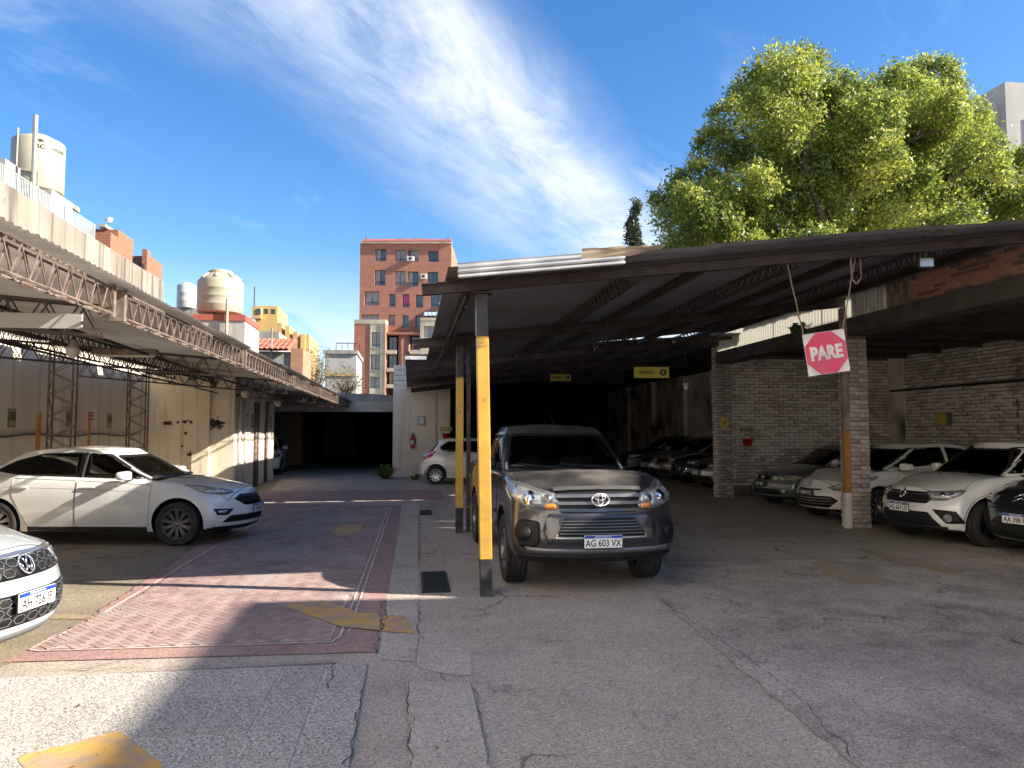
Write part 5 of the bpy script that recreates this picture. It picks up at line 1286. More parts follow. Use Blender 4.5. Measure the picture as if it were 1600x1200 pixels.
def TZ(zy): return HC + (674.5 - (350 + zy / 4)) / ppm
def facade(name, x0, x1, z0, z1, y, dep, holes, m_, parent):
    """A wall slab with real openings."""
    xs = sorted({x0, x1, *[h[0] for h in holes], *[h[1] for h in holes]}); zs = sorted({z0, z1, *[h[2] for h in holes], *[h[3] for h in holes]}); q = MB()
    xs = [x for x in xs if x0 <= x <= x1]; zs = [z for z in zs if z0 <= z <= z1]
    for a, b in zip(xs, xs[1:]):
        for c, d in zip(zs, zs[1:]):
            mx_, mz_ = (a+b)/2, (c+d)/2
            if any(h[0] < mx_ < h[1] and h[2] < mz_ < h[3] for h in holes): continue
            q.add([(a, y, c), (b, y, c), (b, y, d), (a, y, d)], [(0, 1, 2, 3)])
    for h in holes:
        a, b, c, d = h[:4]; q.add([(a, y, c), (b, y, c), (b, y, d), (a, y, d), (a, y+dep, c), (b, y+dep, c), (b, y+dep, d), (a, y+dep, d)], [(0, 4, 5, 1), (1, 5, 6, 2), (2, 6, 7, 3), (3, 7, 4, 0)])
    return q.build(name, m_, parent)
def window(x0, x1, z0, z1, y, parent, mull=1, curtain=0, rail=True, glass=DG, fr=.05, fm=DFR):
    q = MB(); 
    for b in ((x0, x0+fr, z0, z1), (x1-fr, x1, z0, z1), (x0+fr, x1-fr, z0, z0+fr), (x0+fr, x1-fr, z1-fr, z1)): q.box(b[0], b[1], y-.04, y, b[2], b[3])
    for k in range(mull): xm = x0 + (x1-x0)*(k+1)/(mull+1); q.box(xm-fr/2, xm+fr/2, y-.045, y-.001, z0+fr, z1-fr)
    if rail: q.box(x0, x1, y-.12, y-.09, z0+(z1-z0)*.22, z0+(z1-z0)*.25)
    o = q.build('window', fm, parent); MB().sheet([(x0, y, z0), (x1, y, z0), (x1, y, z1), (x0, y, z1)]).build('pane', glass, o)
    if curtain:
        w = (x1-x0); a, b = {1: (x0+.05, x0+w*.45), 2: (x0+w*.3, x1-.05), 3: (x0+.05, x1-.05)}[curtain]
        MB().box(a, b, y-.015, y-.005, z0+.05, z1-.05).build('curtain', CURT, o)
    return o
rows = [[(215, 285, 155, 232, 1), (340, 405, 160, 235, 3), (420, 487, 162, 237, 2), (547, 612, 168, 238, 0)],
        [(213, 280, 288, 387, 1), (340, 405, 295, 390, 3), (418, 487, 298, 393, 1), (545, 610, 300, 397, 0)],
        [(150, 243, 424, 512, 3), (305, 345, 440, 522, 0), (388, 432, 442, 525, 0), (472, 516, 445, 527, 0), (562, 663, 437, 523, 0)],
        [(135, 243, 570, 612, 3), (303, 343, 572, 640, 3), (388, 428, 575, 655, 0), (472, 510, 577, 660, 0), (532, 648, 575, 612, 0)]]
holes = [(TX(a), TX(b), TZ(d), TZ(c), k) for r in rows for a, b, c, d, k in r]
facade('wall', TX(120), TX(692), TZ(700), TZ(118), 0, .45, holes, TB, tower)
MB().add([(TX(120), 0, TZ(700)), (TX(120), 14, TZ(700)), (TX(120), 14, TZ(118)), (TX(120), 0, TZ(118))], [(0, 1, 2, 3)]).add([(TX(692), 0, 0), (TX(692), 14, 0), (TX(692), 14, TZ(118)), (TX(692), 0, TZ(118))], [(3, 2, 1, 0)]).build('wall', TB, tower)
MB().box(TX(120), TX(692), .5, 14, TZ(118) - .3, TZ(118) - .02).build('flat_roof', CREAMC, tower)
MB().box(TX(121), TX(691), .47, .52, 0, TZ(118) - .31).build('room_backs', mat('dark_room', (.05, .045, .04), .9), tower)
for i, (a, b, c, d, k) in enumerate(holes): window(a, b, c, d, .38, tower, 1 if b - a > .9 else 0, k, rail=True)
PINK = mat('pink_curtain', (.50, .10, .28), .9); MB().box(holes[10][0]+.05, holes[10][1]-.05, .36, .372, holes[10][2]+.4, holes[10][3]-.1).build('pink_curtain', PINK, tower)
TILE = mat('red_roof_tile', (.42, .09, .065), .8, col2=(.30, .08, .06), scale=3)
q = MB(); x = TX(133); 
tl_ = MB(); tl_.v = []; n_ = 24
for k in range(12): 
    a = math.pi * k / 11; tl_.v += [(-.11 * math.cos(a), -.35, .09 * math.sin(a) - .02), (-.11 * math.cos(a), .45, .09 * math.sin(a) + .42)]
tl_.f = [(2*k, 2*k+2, 2*k+3, 2*k+1) for k in range(11)]; tme_ = bpy.data.meshes.new('roof_tile'); tme_.from_pydata(tl_.v, [], tl_.f); tme_.materials.append(TILE)
x = TX(135)
while x < TX(690): link('roof_tile', tme_, tower, (x, .0, TZ(112))); x += .235
MB().box(TX(128), TX(694), -.35, .5, TZ(122), TZ(112) - .03).build('cornice', CREAMC, tower); MB().add([(TX(133), -.3, TZ(112)-.03), (TX(690), -.3, TZ(112)-.03), (TX(690), .5, TZ(90)-.1), (TX(133), .5, TZ(90)-.1)], [(0, 1, 2, 3)]).build('parapet_slope', TILE, tower)
for a, b in ((330, 380), (438, 488)):
    o = MB().box(TX(a), TX(b), 2, 3.4, TZ(118), TZ(72)).build('chimney', TB, tower); MB().box(TX(a)-.1, TX(b)+.1, 1.9, 3.5, TZ(72), TZ(64)).build('chimney_cap', TB, o)
for zx in (155, 670): q = MB(); q.tube((TX(zx), .3, TZ(110)), (TX(zx), .3, TZ(70)), .06, 5); q.build('vent_pipe', DFR, tower)
AC = mat('ac_white', (.62, .62, .60), .5)
for a, b, c, d in ((417, 460, 207, 235), (503, 540, 318, 347), (618, 658, 498, 524)):
    o = MB().bbox(TX(a), TX(b), -.42, -.04, TZ(d), TZ(c), .02).build('air_conditioner', AC, tower); MB().tube((TX((a*.55+b*.45)), -.43, TZ((c+d)/2)), (TX((a*.55+b*.45)), -.421, TZ((c+d)/2)), .2, 14).build('fan_grille', DFR, o)
q = MB(); n = 14; vs = []
for i in range(n + 1):
    x = TX(528) + (TX(652) - TX(528)) * i / n; s__ = .05 * math.sin(i * 2.2); vs += [(x, -.02, TZ(552)), (x, -.9, TZ(575) + s__), (x, -.95, TZ(585) + s__)]
q.add(vs, [(3*i+j, 3*i+j+3, 3*i+j+4, 3*i+j+1) for i in range(n) for j in (0, 1)]); q.build('awning', mat('blue_awning', (.22, .36, .55), .8, col2=(.50, .55, .60), scale=2.5, stretch=(4, 1, 1)), tower)
# lower front block, left
lx0, lx1 = TX(107), TX(300); hl_ = [(TX(213), TX(270), TZ(780), TZ(692), 3), (TX(210), TX(267), TZ(922), TZ(832), 3), (TX(207), TX(265), TZ(1035), TZ(968), 3), (TX(207), TX(265), TZ(1170), TZ(1104), 3)]
facade('front_block', lx0, TX(206), 0, TZ(640), -1.6, .3, [], TB2, tower); facade('cream_bay', TX(206) + .002, lx1, 0, TZ(640), -1.6, .35, hl_, CREAMC, tower)
MB().box(lx0, lx1, -1.65, -.002, TZ(640)+.002, TZ(614)).build('terrace_parapet', CREAMC, tower)
MB().add([(lx1, -1.6, 0), (lx1, -.002, 0), (lx1, -.002, TZ(640)), (lx1, -1.6, TZ(640))], [(0, 1, 2, 3)]).add([(lx0, -1.6, 0), (lx0, -.002, 0), (lx0, -.002, TZ(640)), (lx0, -1.6, TZ(640))], [(3, 2, 1, 0)]).build('front_block', TB2, tower)
for a, b, c, d, k in hl_: window(a, b, c, d, -1.3, tower, 1, k, False)
for zx in (206, 270, 296): MB().box(TX(zx)-.05, TX(zx)+.05, -1.68, -1.605, 0, TZ(640)).build('mullion_fin', mat('grey_green_frame', (.22, .24, .20), .7), tower)
for zy in (790, 826, 928, 962): MB().box(TX(206), TX(300), -1.67, -1.61, TZ(zy)-.06, TZ(zy)+.06).build('floor_band', MATS['grey_green_frame'], tower)
# round stair column and balconies in the recess
q = MB(); q.lathe([(TX(440)-TX(403), 0), (TX(440)-TX(403), TZ(702))], 24, 0, Matrix.Translation((TX(403), -.2, 0))); q.build('stair_column', TB, tower, smooth=True)
MB().box(TX(302), TX(506), -1.2, -.01, TZ(702), TZ(690)).build('balcony_slab', TB, tower)
for a, b in ((303, 362), (444, 505)):
    for zy in (800, 910, 1010): MB().box(TX(a), TX(b), -1.3, -.02, TZ(zy+22), TZ(zy)).build('balcony', CREAMC, tower); window(TX(a)+.1, TX(b)-.1, TZ(zy-2), TZ(zy - 88), -.06, tower, 1, 0, False)
hr = [(TX(532), TX(592), TZ(720), TZ(652), 1)]
facade('cream_bay', TX(508), TX(600), 0, TZ(618), -1.3, .3, hr, CREAMC, tower); window(*hr[0][:4], -1.05, tower, 1, 3, False); facade('front_block', TX(600)+.002, TX(700), 0, TZ(618), -1.3, .3, [], TB2, tower); MB().box(TX(508), TX(700), -1.35, 0, TZ(618)+.002, TZ(600)).build('terrace_parapet', CREAMC, tower)
def bld(name, d, px0, px1, pyt, dep, m_, label, cat='building', zb=0, pyb=None):
    a, b = atv(px0, pyt, d), atv(px1, pyt, d); t = empty(name, (a.x, d, zb), 0, label, cat); z1 = (a.z + b.z) / 2
    o = MB().box(0, b.x - a.x, 0, dep, 0, z1 - zb).build('wall', m_, t); return t, b.x - a.x, z1
WHB = mat('white_render', (.36, .355, .34), .9, col2=(.28, .275, .26), scale=.6, stretch=(1, 1, .4)); YB = mat('yellow_render', (.62, .42, .14), .9, col2=(.50, .34, .13), scale=.5, stretch=(1, 1, .4)); OCH = mat('ochre_render', (.55, .36, .15), .9, col2=(.40, .28, .15), scale=.6)
t, w, h = bld('white_house', 52, 508, 557, 553, 6, WHB, 'low white building directly left of the brick tower'); MB().box(-.1, w + .1, -.15, 6, h, h + .25).build('cornice', GREYW, t); MB().box(-.05, w, -.1, -.002, h - 1.5, h - 1.35).build('string_course', OCH, t)
q = MB(); [q.tube((w*.3 + .4*i, 1, h+.25), (w*.3 + .4*i, 1, h + .85), .03, 4) for i in range(5)]; q.tube((w*.3, 1, h+.85), (w, 1, h+.85), .04, 4); q.build('roof_railing', DFR, t)
t, w, h = bld('yellow_building', 62, 398, 434, 478, 5, YB, 'bright yellow building beyond the beige tank'); MB().box(-.1, w - 1.2, -.6, -.002, h - 1.1, h - .2).build('balcony', OCH, t)
for k in range(3): window(.25 + k*.55, .6 + k*.55, h - .75, h - .35, -.62, t, 0, 0, False)
MB().tube((-.1, .3, 0), (-.1, .3, h + 1.6), .05, 5).build('antenna_mast', DFR, t)
t, w, h = bld('ochre_building', 58, 434, 483, 522, 6, OCH, 'row of ochre gables stepping down behind the tiled roof')
for k in range(4): x = w * k / 4; MB().box(x, x + w/4 - .25, -.3, 4, h - 3, h + .8 - .32*k + .1*(k % 2)).build('roof_block', YB if k % 2 else OCH, t)
t, w, h = bld('old_roof_block', 46, 398, 436, 518, 5, GREYW, 'low mossy roof block under the yellow building'); MB().box(-1, 0, -.1, 1, 0, h - .4).build('wall', WHB, t)
# house with the clay tiled roof
t = empty('tiled_house', atv(386, 674, 40), 0, 'small brick and plaster house with a clay tiled roof behind the canopy', 'house'); t.location.z = 0; ox = t.location.x
a, b = atv(386, 549, 40), atv(452, 549, 40); w = b.x - a.x; z = a.z; GRP = mat('grey_plaster', (.30, .30, .28), .9, col2=(.22, .22, .21), scale=1.5)
MB().box(0, w, 0, 4, 0, z).build('wall', GRP, t)
c = atv(474, 545, 40); MB().box(w + .002, c.x - ox, -.1, 4, 0, c.z).build('party_wall', brick_mat('party_brick', (.42, .20, .12), (.34, .16, .10), (.38, .28, .20), .28, .09, dirt=(.30, .22, .16)), t)
td = MB()
for k in range(9): a_ = math.pi * k / 8; td.v += [(-.13*math.cos(a_), -.5, .08*math.sin(a_)), (-.13*math.cos(a_), .5, .08*math.sin(a_) + .30)]
td.f = [(2*k, 2*k+2, 2*k+3, 2*k+1) for k in range(8)]; CLAY = mat('clay_tile', (.50, .16, .09), .8, col2=(.38, .13, .08), scale=4); cme = bpy.data.meshes.new('roof_tile'); cme.from_pydata(td.v, [], td.f); cme.materials.append(CLAY)
for r_ in range(3):
    x = .1
    while x < w: link('roof_tile', cme, t, (x, -.1 + .8*r_, z + .05 + .26*r_)); x += .265
MB().add([(0, -.55, z), (w, -.55, z), (w, 2.5, z + .85), (0, 2.5, z + .85)], [(0, 1, 2, 3)]).build('roof_deck', CLAY, t)
MB().tube((w*.55, -.2, 0), (w*.55, -.2, z + 1.2), .05, 6).build('vent_pipe', GRP, t)
# water tanks
BEI = mat('beige_polythene', (.40, .375, .27), .5, col2=(.35, .33, .24), scale=1.2); WPL = mat('white_polythene', (.45, .45, .43), .5); GPL = mat('grey_polythene', (.10, .13, .16), .5)
def tank(d, px0, px1, pyt, pyb, m_, label, ribs=3, cone=True, txt=None, zb=None):
    a, b = atv(px0, pyb, d), atv(px1, pyb, d); r = (b.x - a.x) / 2; z0 = a.z; z1 = atv((px0 + px1)/2, pyt, d).z; h = z1 - z0
    t = empty('water_tank', ((a.x + b.x)/2, d, z0), 0, label, 'water tank'); pr = [(.0, 0), (r*.96, 0), (r, .03*h)]
    hh = h * (.72 if cone else .86)
    for k in range(ribs): zz = hh * (k + 1) / (ribs + 1); pr += [(r, zz - .02*h), (r*1.008, zz - .012*h), (r*1.012, zz), (r*1.008, zz + .012*h), (r, zz + .02*h)]
    pr += [(r, hh)] + ([(r*.93, hh + .05*h), (r*.55, h*.92)] if cone else [(r*.95, hh + .03*h), (r*.8, hh + .06*h), (r*.5, h*.95)])
    q = MB(); q.lathe(pr + [(r*.5, h*.92)], 32); q.build('tank_body', m_, t, smooth=True); q = MB(); q.lathe([(r*.52, h*.90), (r*.55, h*.93), (r*.54, h*.97), (r*.4, h), (0, h*1.0)], 24); q.build('lid', m_, t, smooth=True)
    if cone:
        for k in range(8): an = 2*math.pi*k/8; q = MB(); q.tube((r*.60*math.cos(an), r*.60*math.sin(an), h*.90), (r*.9*math.cos(an), r*.9*math.sin(an), h*.775), r*.055, 5, r1=r*.09); q.build('rib', m_, t)
    return t, r, h, z0
t, r, h, z0 = tank(21, 18, 97, 213, 300, BEI, 'tall beige water tank with a pipe in front at the top left', 0, False)
for tx_, sz, zz in (('Rotoplas', .13, .80),):
    M_ = Matrix.Translation((r*.30, -r*.97, h*.76)) @ Matrix.Rotation(R(90), 4, 'X'); q = MB(); vs, fs = text_mesh('RC', .16, .001, 1, .004); 
    def wrap(v, r_=r, zc_=h*.70, th0=R(-62)): th = th0 + v[0] / r_; return (r_*1.008*math.cos(th), r_*1.008*math.sin(th), zc_ + v[1])
    q.add([wrap(v) for v in vs], fs); vs, fs = text_mesh('TANQUES', .10, .001, 1, .002); q.add([wrap((v[0] + .42, v[1])) for v in vs], fs); q.add([wrap(v) for v in ((-.1, .15, 0), (0, .11, 0), (.1, .15, 0), (0, .2, 0))], [(0, 1, 2, 3)]); q.build('lettering', MATS['ink'], t)
q = MB(); q.path([(-r*.35, -r*1.02, h*.98), (-r*.35, -r*1.02, h*.28), (r*.5, -r*1.04, h*.22), (r*.5, -r*1.04, -.1)], .025, 6); q.build('pipe', mat('grey_pipe', (.30, .28, .25), .6), t)
a = atv(16, 300, 20.6); b = atv(105, 300, 20.6)
t = empty('tank_stand', (a.x, 20, 0), 0, 'whitewashed rooftop block carrying the tall beige tank', 'tank stand'); zt = a.z - .04
MB().box((b.x-a.x)*.52, (b.x-a.x)*.92, 0, 1.2, 4, zt - .05).build('block', WHB, t); MB().box(-.02, (b.x-a.x)*.9, .1, 1.7, zt-.13, zt).build('slab', GREYW, t); MB().box(0, (b.x-a.x)*.06, .2, 1.8, 4, zt-.14).build('block', WHB, t)
p = atv(56, 180, 19.4); p2 = atv(52, 310, 19.4); MB().tube((0, 0, 0), (p.x-p2.x, 0, p.z - 4.5), .055, 8).build('vent_pipe', mat('grey_pipe', (.30, .28, .25)), loc=(p2.x, 19.4, 4.5), label='tall grey vent pipe standing in front of the beige tank', cat='pipe')
a = atv(-60, 238, 19); b = atv(9, 238, 19); MB().box(a.x, b.x, 19, 19.7, 4, a.z - .1).build('white_tank_house', WHB, label='white rooftop block cut by the left edge of the picture', cat='building')
tank(27, 308, 379, 423, 490, BEI, 'large beige water tank with a conical ribbed top on a white block', 3, True); tank(33, 276, 306, 442, 482, WPL, 'slim white water tank behind the large beige one', 2, False)
a = atv(303, 490, 26); b = atv(383, 490, 26); t = empty('tank_stand', (a.x, 26, 0), 0, 'white peeling block with a red edge under the large beige tank', 'tank stand')
MB().box(0, b.x-a.x, 0, 2.4, 2.5, a.z - .22).build('block', wallmat('peeling_white', (.42, .40, .36), (.34, .32, .29), (.16, .14, .12), .6), t); MB().box(-.03, b.x-a.x+.03, -.04, 2.4, a.z-.218, a.z - .02).build('slab', mat('red_oxide', (.36, .09, .06), .8), t); MB().tube((b.x-a.x-.55, -.12, 3), (b.x-a.x-.55, -.12, a.z + .5), .05, 6).build('vent_pipe', MATS['beige_polythene'], t)
a = atv(274, 483, 32.8); b = atv(309, 483, 32.8); MB().box(a.x, b.x, 32.8, 34.5, 0, a.z).build('tank_block', GREYW, label='small block under the slim white tank', cat='tank stand')
tank(44, 384, 400, 497, 520, GPL, 'small dark grey water tank below the yellow building', 1, False)
# brick houses above the weathered wall
BHB = brick_mat('old_house_brick', (.30, .115, .065), (.25, .095, .055), (.29, .2, .14), .28, .09, dirt=(.26, .12, .08))
t, w, h = bld('brick_house', 25.5, 132, 185, 358, 1.35, BHB, 'red brick house with a satellite dish above the weathered wall'); MB().box(w*.55, w, -.6, -.002, 3, h - .25).build('projection', BHB, t); MB().box(w*.78, w*.86, -.62, -.603, h - 1.0, h - .65).build('window', DG, t); MB().box(w*.5, w*.72, -.3, .5, h, h + .1).build('roof_box', WHB, t); MB().box(w*.05, w*.3, -.02, -.004, h - .6, h - .25).build('window', mat('pale_window', (.45, .5, .55), .3), t)
t2, w2, h2 = bld('brick_house', 24.6, 207, 235, 400, 1.13, BHB, 'lower red brick house at the end of the weathered wall'); MB().box(w2*.72, w2, -.3, -.002, 3, h2 + .15).build('projection', BHB, t2); MB().box(w2*.78, w2*.9, -.32, -.302, h2 - .6, h2 - .3).build('window', DG, t2)
p = atv(164, 350, 25.3); t = empty('satellite_dish', (p.x, 25.6, h + .003), 0, 'tiny white satellite dish on the brick house roof', 'satellite dish'); q = MB(); q.tube((0, 0, 0), (0, 0, .3), .015, 5); q.build('mast', DFR, t); q = MB(); q.lathe([(0, .02), (.06, .01), (.13, -.02)], 14, 0, Matrix.Translation((0, 0, .35)) @ Matrix.Rotation(R(60), 4, 'X'), cap=False); q.build('dish', WPL, t)
t = empty('rooftop_fence', (-7.33, 0, 6.17), 0, 'light wire fence along the top of the weathered wall', 'fence')
WF = mat('fence_grey', (.34, .38, .38), .6)
for y in np.arange(0.5, 19, 1.5): z = 0; MB().tube((0, y, z), (0, y, z + .36), .02, 5).build('fence_post', WF, t)
q = MB()
for z in (.02, .34): q.tube((0, .5, z), (0, 18.5, z), .012, 4)
for y in np.arange(.5, 18.5, .06): q.tube((0, y, .0), (0, y, .35), .008, 3, cap=False)
q.build('fence_mesh', WF, t, kind='stuff')
# white building at the right edge
a = atv(1570, 130, 38); t = empty('white_apartment', (a.x, 38, 0), 0, 'tall white building at the right edge beyond the tree', 'building')
MB().box(0, 14, 0, 10, 0, atv(1575, 128, 38).z).build('wall', WHB, t); MB().box(-.6, 0, .5, 6, 0, atv(1562, 160, 38).z).build('wall', WHB, t); window(1.2, 2.2, atv(1590, 215, 38).z - .8, atv(1590, 205, 38).z + .8, -.05, t, 0, 0, False)
# street side: right neighbour shades the yard; left block is added to bounce sunlight into it
nb = mat('neighbour_render', (.66, .63, .58), .9, col2=(.56, .53, .49), scale=.9)  # pale tone picked to return bounced light to the yard
t = empty('unseen_neighbour', (13.65, -12, 0), 0, 'pale rendered neighbour building beside the camera on the right', 'building')
MB().box(0, 9, 0, 15.6, 0, 8.55).build('wall', nb, t); MB().box(.001, 8, 15.601, 24.5, 0, 7.0).build('wall', WHB, t)
t = empty('unseen_neighbour', (-7.7, -42, 0), 0, 'tall cream block added out of view behind left to bounce sunlight into the yard', 'building')
MB().box(-12, 0, 0, 44, 0, 24).build('wall', mat('bounce_cream_render', (.80, .75, .66), .9, col2=(.74, .69, .60), scale=.8), t)
for k in range(9):
    for j in range(6): MB().box(.002, .03, 2 + 4.6*k, 3.5 + 4.6*k, 3 + 3.2*j, 4.4 + 3.2*j).build('window', DG, t)
# ------------------------------------------------------------------ trees
def leaf_cloud(name, blobs, n, size, mats_, parent, seed=1, flat_=.75, inner=.35):
    rs = np.random.RandomState(seed); B = np.array([b[:3] for b in blobs]); rad = np.array([b[3:6] for b in blobs]); wts = (rad.prod(axis=1)) ** .67; wts /= wts.sum()
    k = rs.choice(len(blobs), n, p=wts); d = rs.normal(size=(n, 3)); d /= np.linalg.norm(d, axis=1)[:, None]; rr = inner + (1 - inner) * rs.rand(n) ** .45; rr = np.where(rs.rand(n) < .10, rr * (1 + .45 * rs.rand(n)), rr)
    # sprays: gather leaves towards twig tips
    tips = rs.normal(size=(n // 28 + 1, 3)); tips /= np.linalg.norm(tips, axis=1)[:, None]
    tid = rs.randint(0, len(tips), n); d = d * .38 + tips[tid] * .9; d /= np.linalg.norm(d, axis=1)[:, None]
    c = B[k] + d * rad[k] * rr[:, None]; c += rs.normal(size=(n, 3)) * .10 + .22 * np.sin(c[:, [1, 2, 0]] * 2.3 + 1.7 * np.cos(c[:, [2, 0, 1]] * 1.9))
    nrm = rs.normal(size=(n, 3)) + d * .6 + np.array([0, 0, .5]); nrm /= np.linalg.norm(nrm, axis=1)[:, None]
    a = np.cross(nrm, rs.normal(size=(n, 3))); a /= np.linalg.norm(a, axis=1)[:, None]; b = np.cross(nrm, a)
    s_ = size * (.6 + .8 * rs.rand(n))[:, None]; V_ = np.stack([c - a*s_, c + b*s_*.45, c + a*s_, c - b*s_*.45], axis=1).reshape(-1, 3)
    me = bpy.data.meshes.new(name); me.vertices.add(4*n); me.vertices.foreach_set('co', V_.ravel().astype('f')); me.loops.add(4*n); me.loops.foreach_set('vertex_index', np.arange(4*n, dtype='i')); me.polygons.add(n); me.polygons.foreach_set('loop_start', np.arange(0, 4*n, 4, dtype='i')); me.polygons.foreach_set('loop_total', np.full(n, 4, 'i'))
    for q in mats_: me.materials.append(q)
    w_ = rs.rand(n); blobtone = rs.rand(len(blobs))[k]; mi = np.clip(((w_ * .6 + blobtone * .4) * len(mats_)).astype('i'), 0, len(mats_) - 1); me.polygons.foreach_set('material_index', mi.astype('i')); me.update(); me.validate()
    return link(name, me, parent, kind='stuff')
def leafmat(name, c, tr):
    M = bpy.data.materials.new(name); M.use_nodes = True; t = M.node_tree; P = t.nodes['Principled BSDF']; P.inputs['Base Color'].default_value = (*c, 1); P.inputs['Roughness'].default_value = .5
    T_ = t.nodes.new('ShaderNodeBsdfTranslucent'); T_.inputs[0].default_value = (*tr, 1); X = t.nodes.new('ShaderNodeMixShader'); X.inputs[0].default_value = .42
    t.links.new(P.outputs[0], X.inputs[1]); t.links.new(T_.outputs[0], X.inputs[2]); t.links.new(X.outputs[0], t.nodes['Material Output'].inputs[0]); MATS[name] = M; return M
LM = [leafmat('leaf_shaded', (.065, .098, .028), (.13, .20, .035)), leafmat('leaf_mid', (.12, .165, .038), (.25, .33, .05)), leafmat('leaf_light', (.23, .27, .055), (.44, .50, .08)), leafmat('leaf_sunlit', (.38, .38, .08), (.58, .60, .11))]  # sunlit yellow and shaded dark tones painted in, mixed by leaf and clump
BARK = mat('bark', (.10, .075, .055), .9, col2=(.06, .045, .035), scale=6, bump=.8)
def limb(q, a, b, r0, r1, seed, n=5):
    rnd_ = random.Random(seed); a, b = Vector(a), Vector(b); L_ = (b-a).length; pts = [a] + [a.lerp(b, i/n) + Vector([rnd_.uniform(-.05, .05) * L_ for _ in range(3)]) for i in range(1, n)] + [b]
    for i in range(n): q.tube(pts[i], pts[i+1], r0 + (r1-r0)*i/n, 8, r1=r0 + (r1-r0)*(i+1)/n)
tr = atv(1330, 500, 26); tb = Vector((tr.x, 26.5, 0)); t = empty('large_tree', tb, 0, 'large broad yellow green tree rising over the shed roof on the right', 'tree')
spec = [(1225, 115, 62, 45), (1180, 150, 40, 35), (1270, 110, 35, 35), (1145, 185, 30, 28), (1215, 190, 60, 45), (1130, 240, 45, 32), (1200, 250, 60, 45), (1275, 180, 50, 45), (1330, 165, 55, 40), (1395, 140, 55, 38), (1450, 135, 55, 38), (1490, 125, 24, 26), (1455, 175, 60, 40),
        (1400, 205, 60, 45), (1340, 230, 60, 45), (1500, 200, 48, 45), (1530, 240, 45, 50), (1470, 250, 60, 50), (1410, 285, 60, 45), (1270, 270, 60, 45), (1080, 290, 45, 30), (1050, 320, 28, 26), (1110, 315, 55, 35), (1160, 300, 60, 38), (1220, 320, 60, 40), (1065, 355, 45, 30), (1120, 360, 60, 35),
        (1190, 370, 60, 35), (1290, 325, 55, 35), (1340, 340, 60, 40), (1400, 350, 60, 35), (1460, 320, 60, 45), (1520, 310, 55, 45), (1570, 280, 40, 50), (1585, 340, 40, 45), (1500, 370, 60, 35), (1280, 385, 60, 28), (1045, 385, 25, 22), (1640, 330, 50, 70), (1300, 290, 40, 35), (1560, 400, 70, 40), (1380, 400, 70, 40), (1200, 420, 80, 40), (1240, 225, 55, 45), (1310, 265, 60, 45), (1370, 255, 55, 45), (1175, 335, 55, 40), (1250, 355, 60, 40), (1440, 215, 60, 50), (1310, 205, 45, 40), (1100, 335, 55, 35), (1360, 175, 45, 35), (1520, 280, 55, 50), (1350, 300, 60, 45)]
rnd = random.Random(21); blobs = []
for px, py, rx, ry in spec:
    d = rnd.uniform(24.2, 29.5) if py < 330 else rnd.uniform(23.8, 28); c = atv(px, py, d); sc = d / 1145 ; blobs.append((c.x - tb.x, c.y - tb.y, c.z, rx*sc*1.0, max(rx, ry)*sc*.9, ry*sc*1.0))
    for _ in range(9):
        v_ = Vector([rnd.gauss(0, 1) for _ in range(3)]).normalized(); f_ = rnd.uniform(.16, .38)
        blobs.append((c.x - tb.x + v_.x*rx*sc*.92, c.y - tb.y + v_.y*max(rx, ry)*sc*.85, c.z + v_.z*ry*sc*.92, rx*sc*f_, rx*sc*f_, ry*sc*f_))
leaf_cloud('crown', blobs, 260000, .078, LM, t, 3, inner=.2)
q = MB(); limb(q, (0, 0, 0), (0, 0, 4.2), .45, .36, 1); q.build('trunk', BARK, t, smooth=True)
for i, k in enumerate((0, 5, 8, 9, 13, 17, 20, 23, 31, 33, 19, 28, 35)): b = blobs[k*10]; q = MB(); limb(q, (0, 0, 3.6 + .1*i), (b[0], b[1], b[2]), .2, .04, 10 + i, 6); q.build('limb', BARK, t, smooth=True)
q = MB()
for k in range(0, len(blobs), 5): b = blobs[k]; c = blobs[(k // 10) * 10 % len(blobs)]; limb(q, (c[0]*.8, c[1]*.8, c[2]*.92), b[:3], .06, .018, 40 + k, 3)
q.build('branches', BARK, t, smooth=True, kind='stuff')
c = atv(993, 674, 60); t = empty('conifer_tree', (c.x, 60, 0), 0, 'dark narrow conifer left of the large tree', 'tree'); zt = atv(993, 322, 60).z; zb = atv(993, 400, 60).z; rw = 20 * 60 / 1180
bl = []
for k in range(16): f = k / 15; z = zb - 3 + (zt - zb + 3) * f; bl.append((rnd.uniform(-.3, .3), rnd.uniform(-.3, .3), z, rw*(1.1 - .75*f)*rnd.uniform(.8, 1.2), rw*(1.1-.75*f), .5))
leaf_cloud('crown', bl, 9000, .13, [leafmat('needle_dark', (.03, .045, .025), (.04, .06, .02)), leafmat('needle_mid', (.05, .065, .035), (.06, .08, .03))], t, 5); q = MB(); q.tube((0, 0, 0), (0, 0, zt - .5), .3, 8, r1=.05); q.build('trunk', BARK, t)
DRY = [leafmat('dry_leaf', (.20, .17, .09), (.2, .17, .08)), leafmat('dry_leaf_dark', (.12, .11, .06), (.1, .1, .05))]
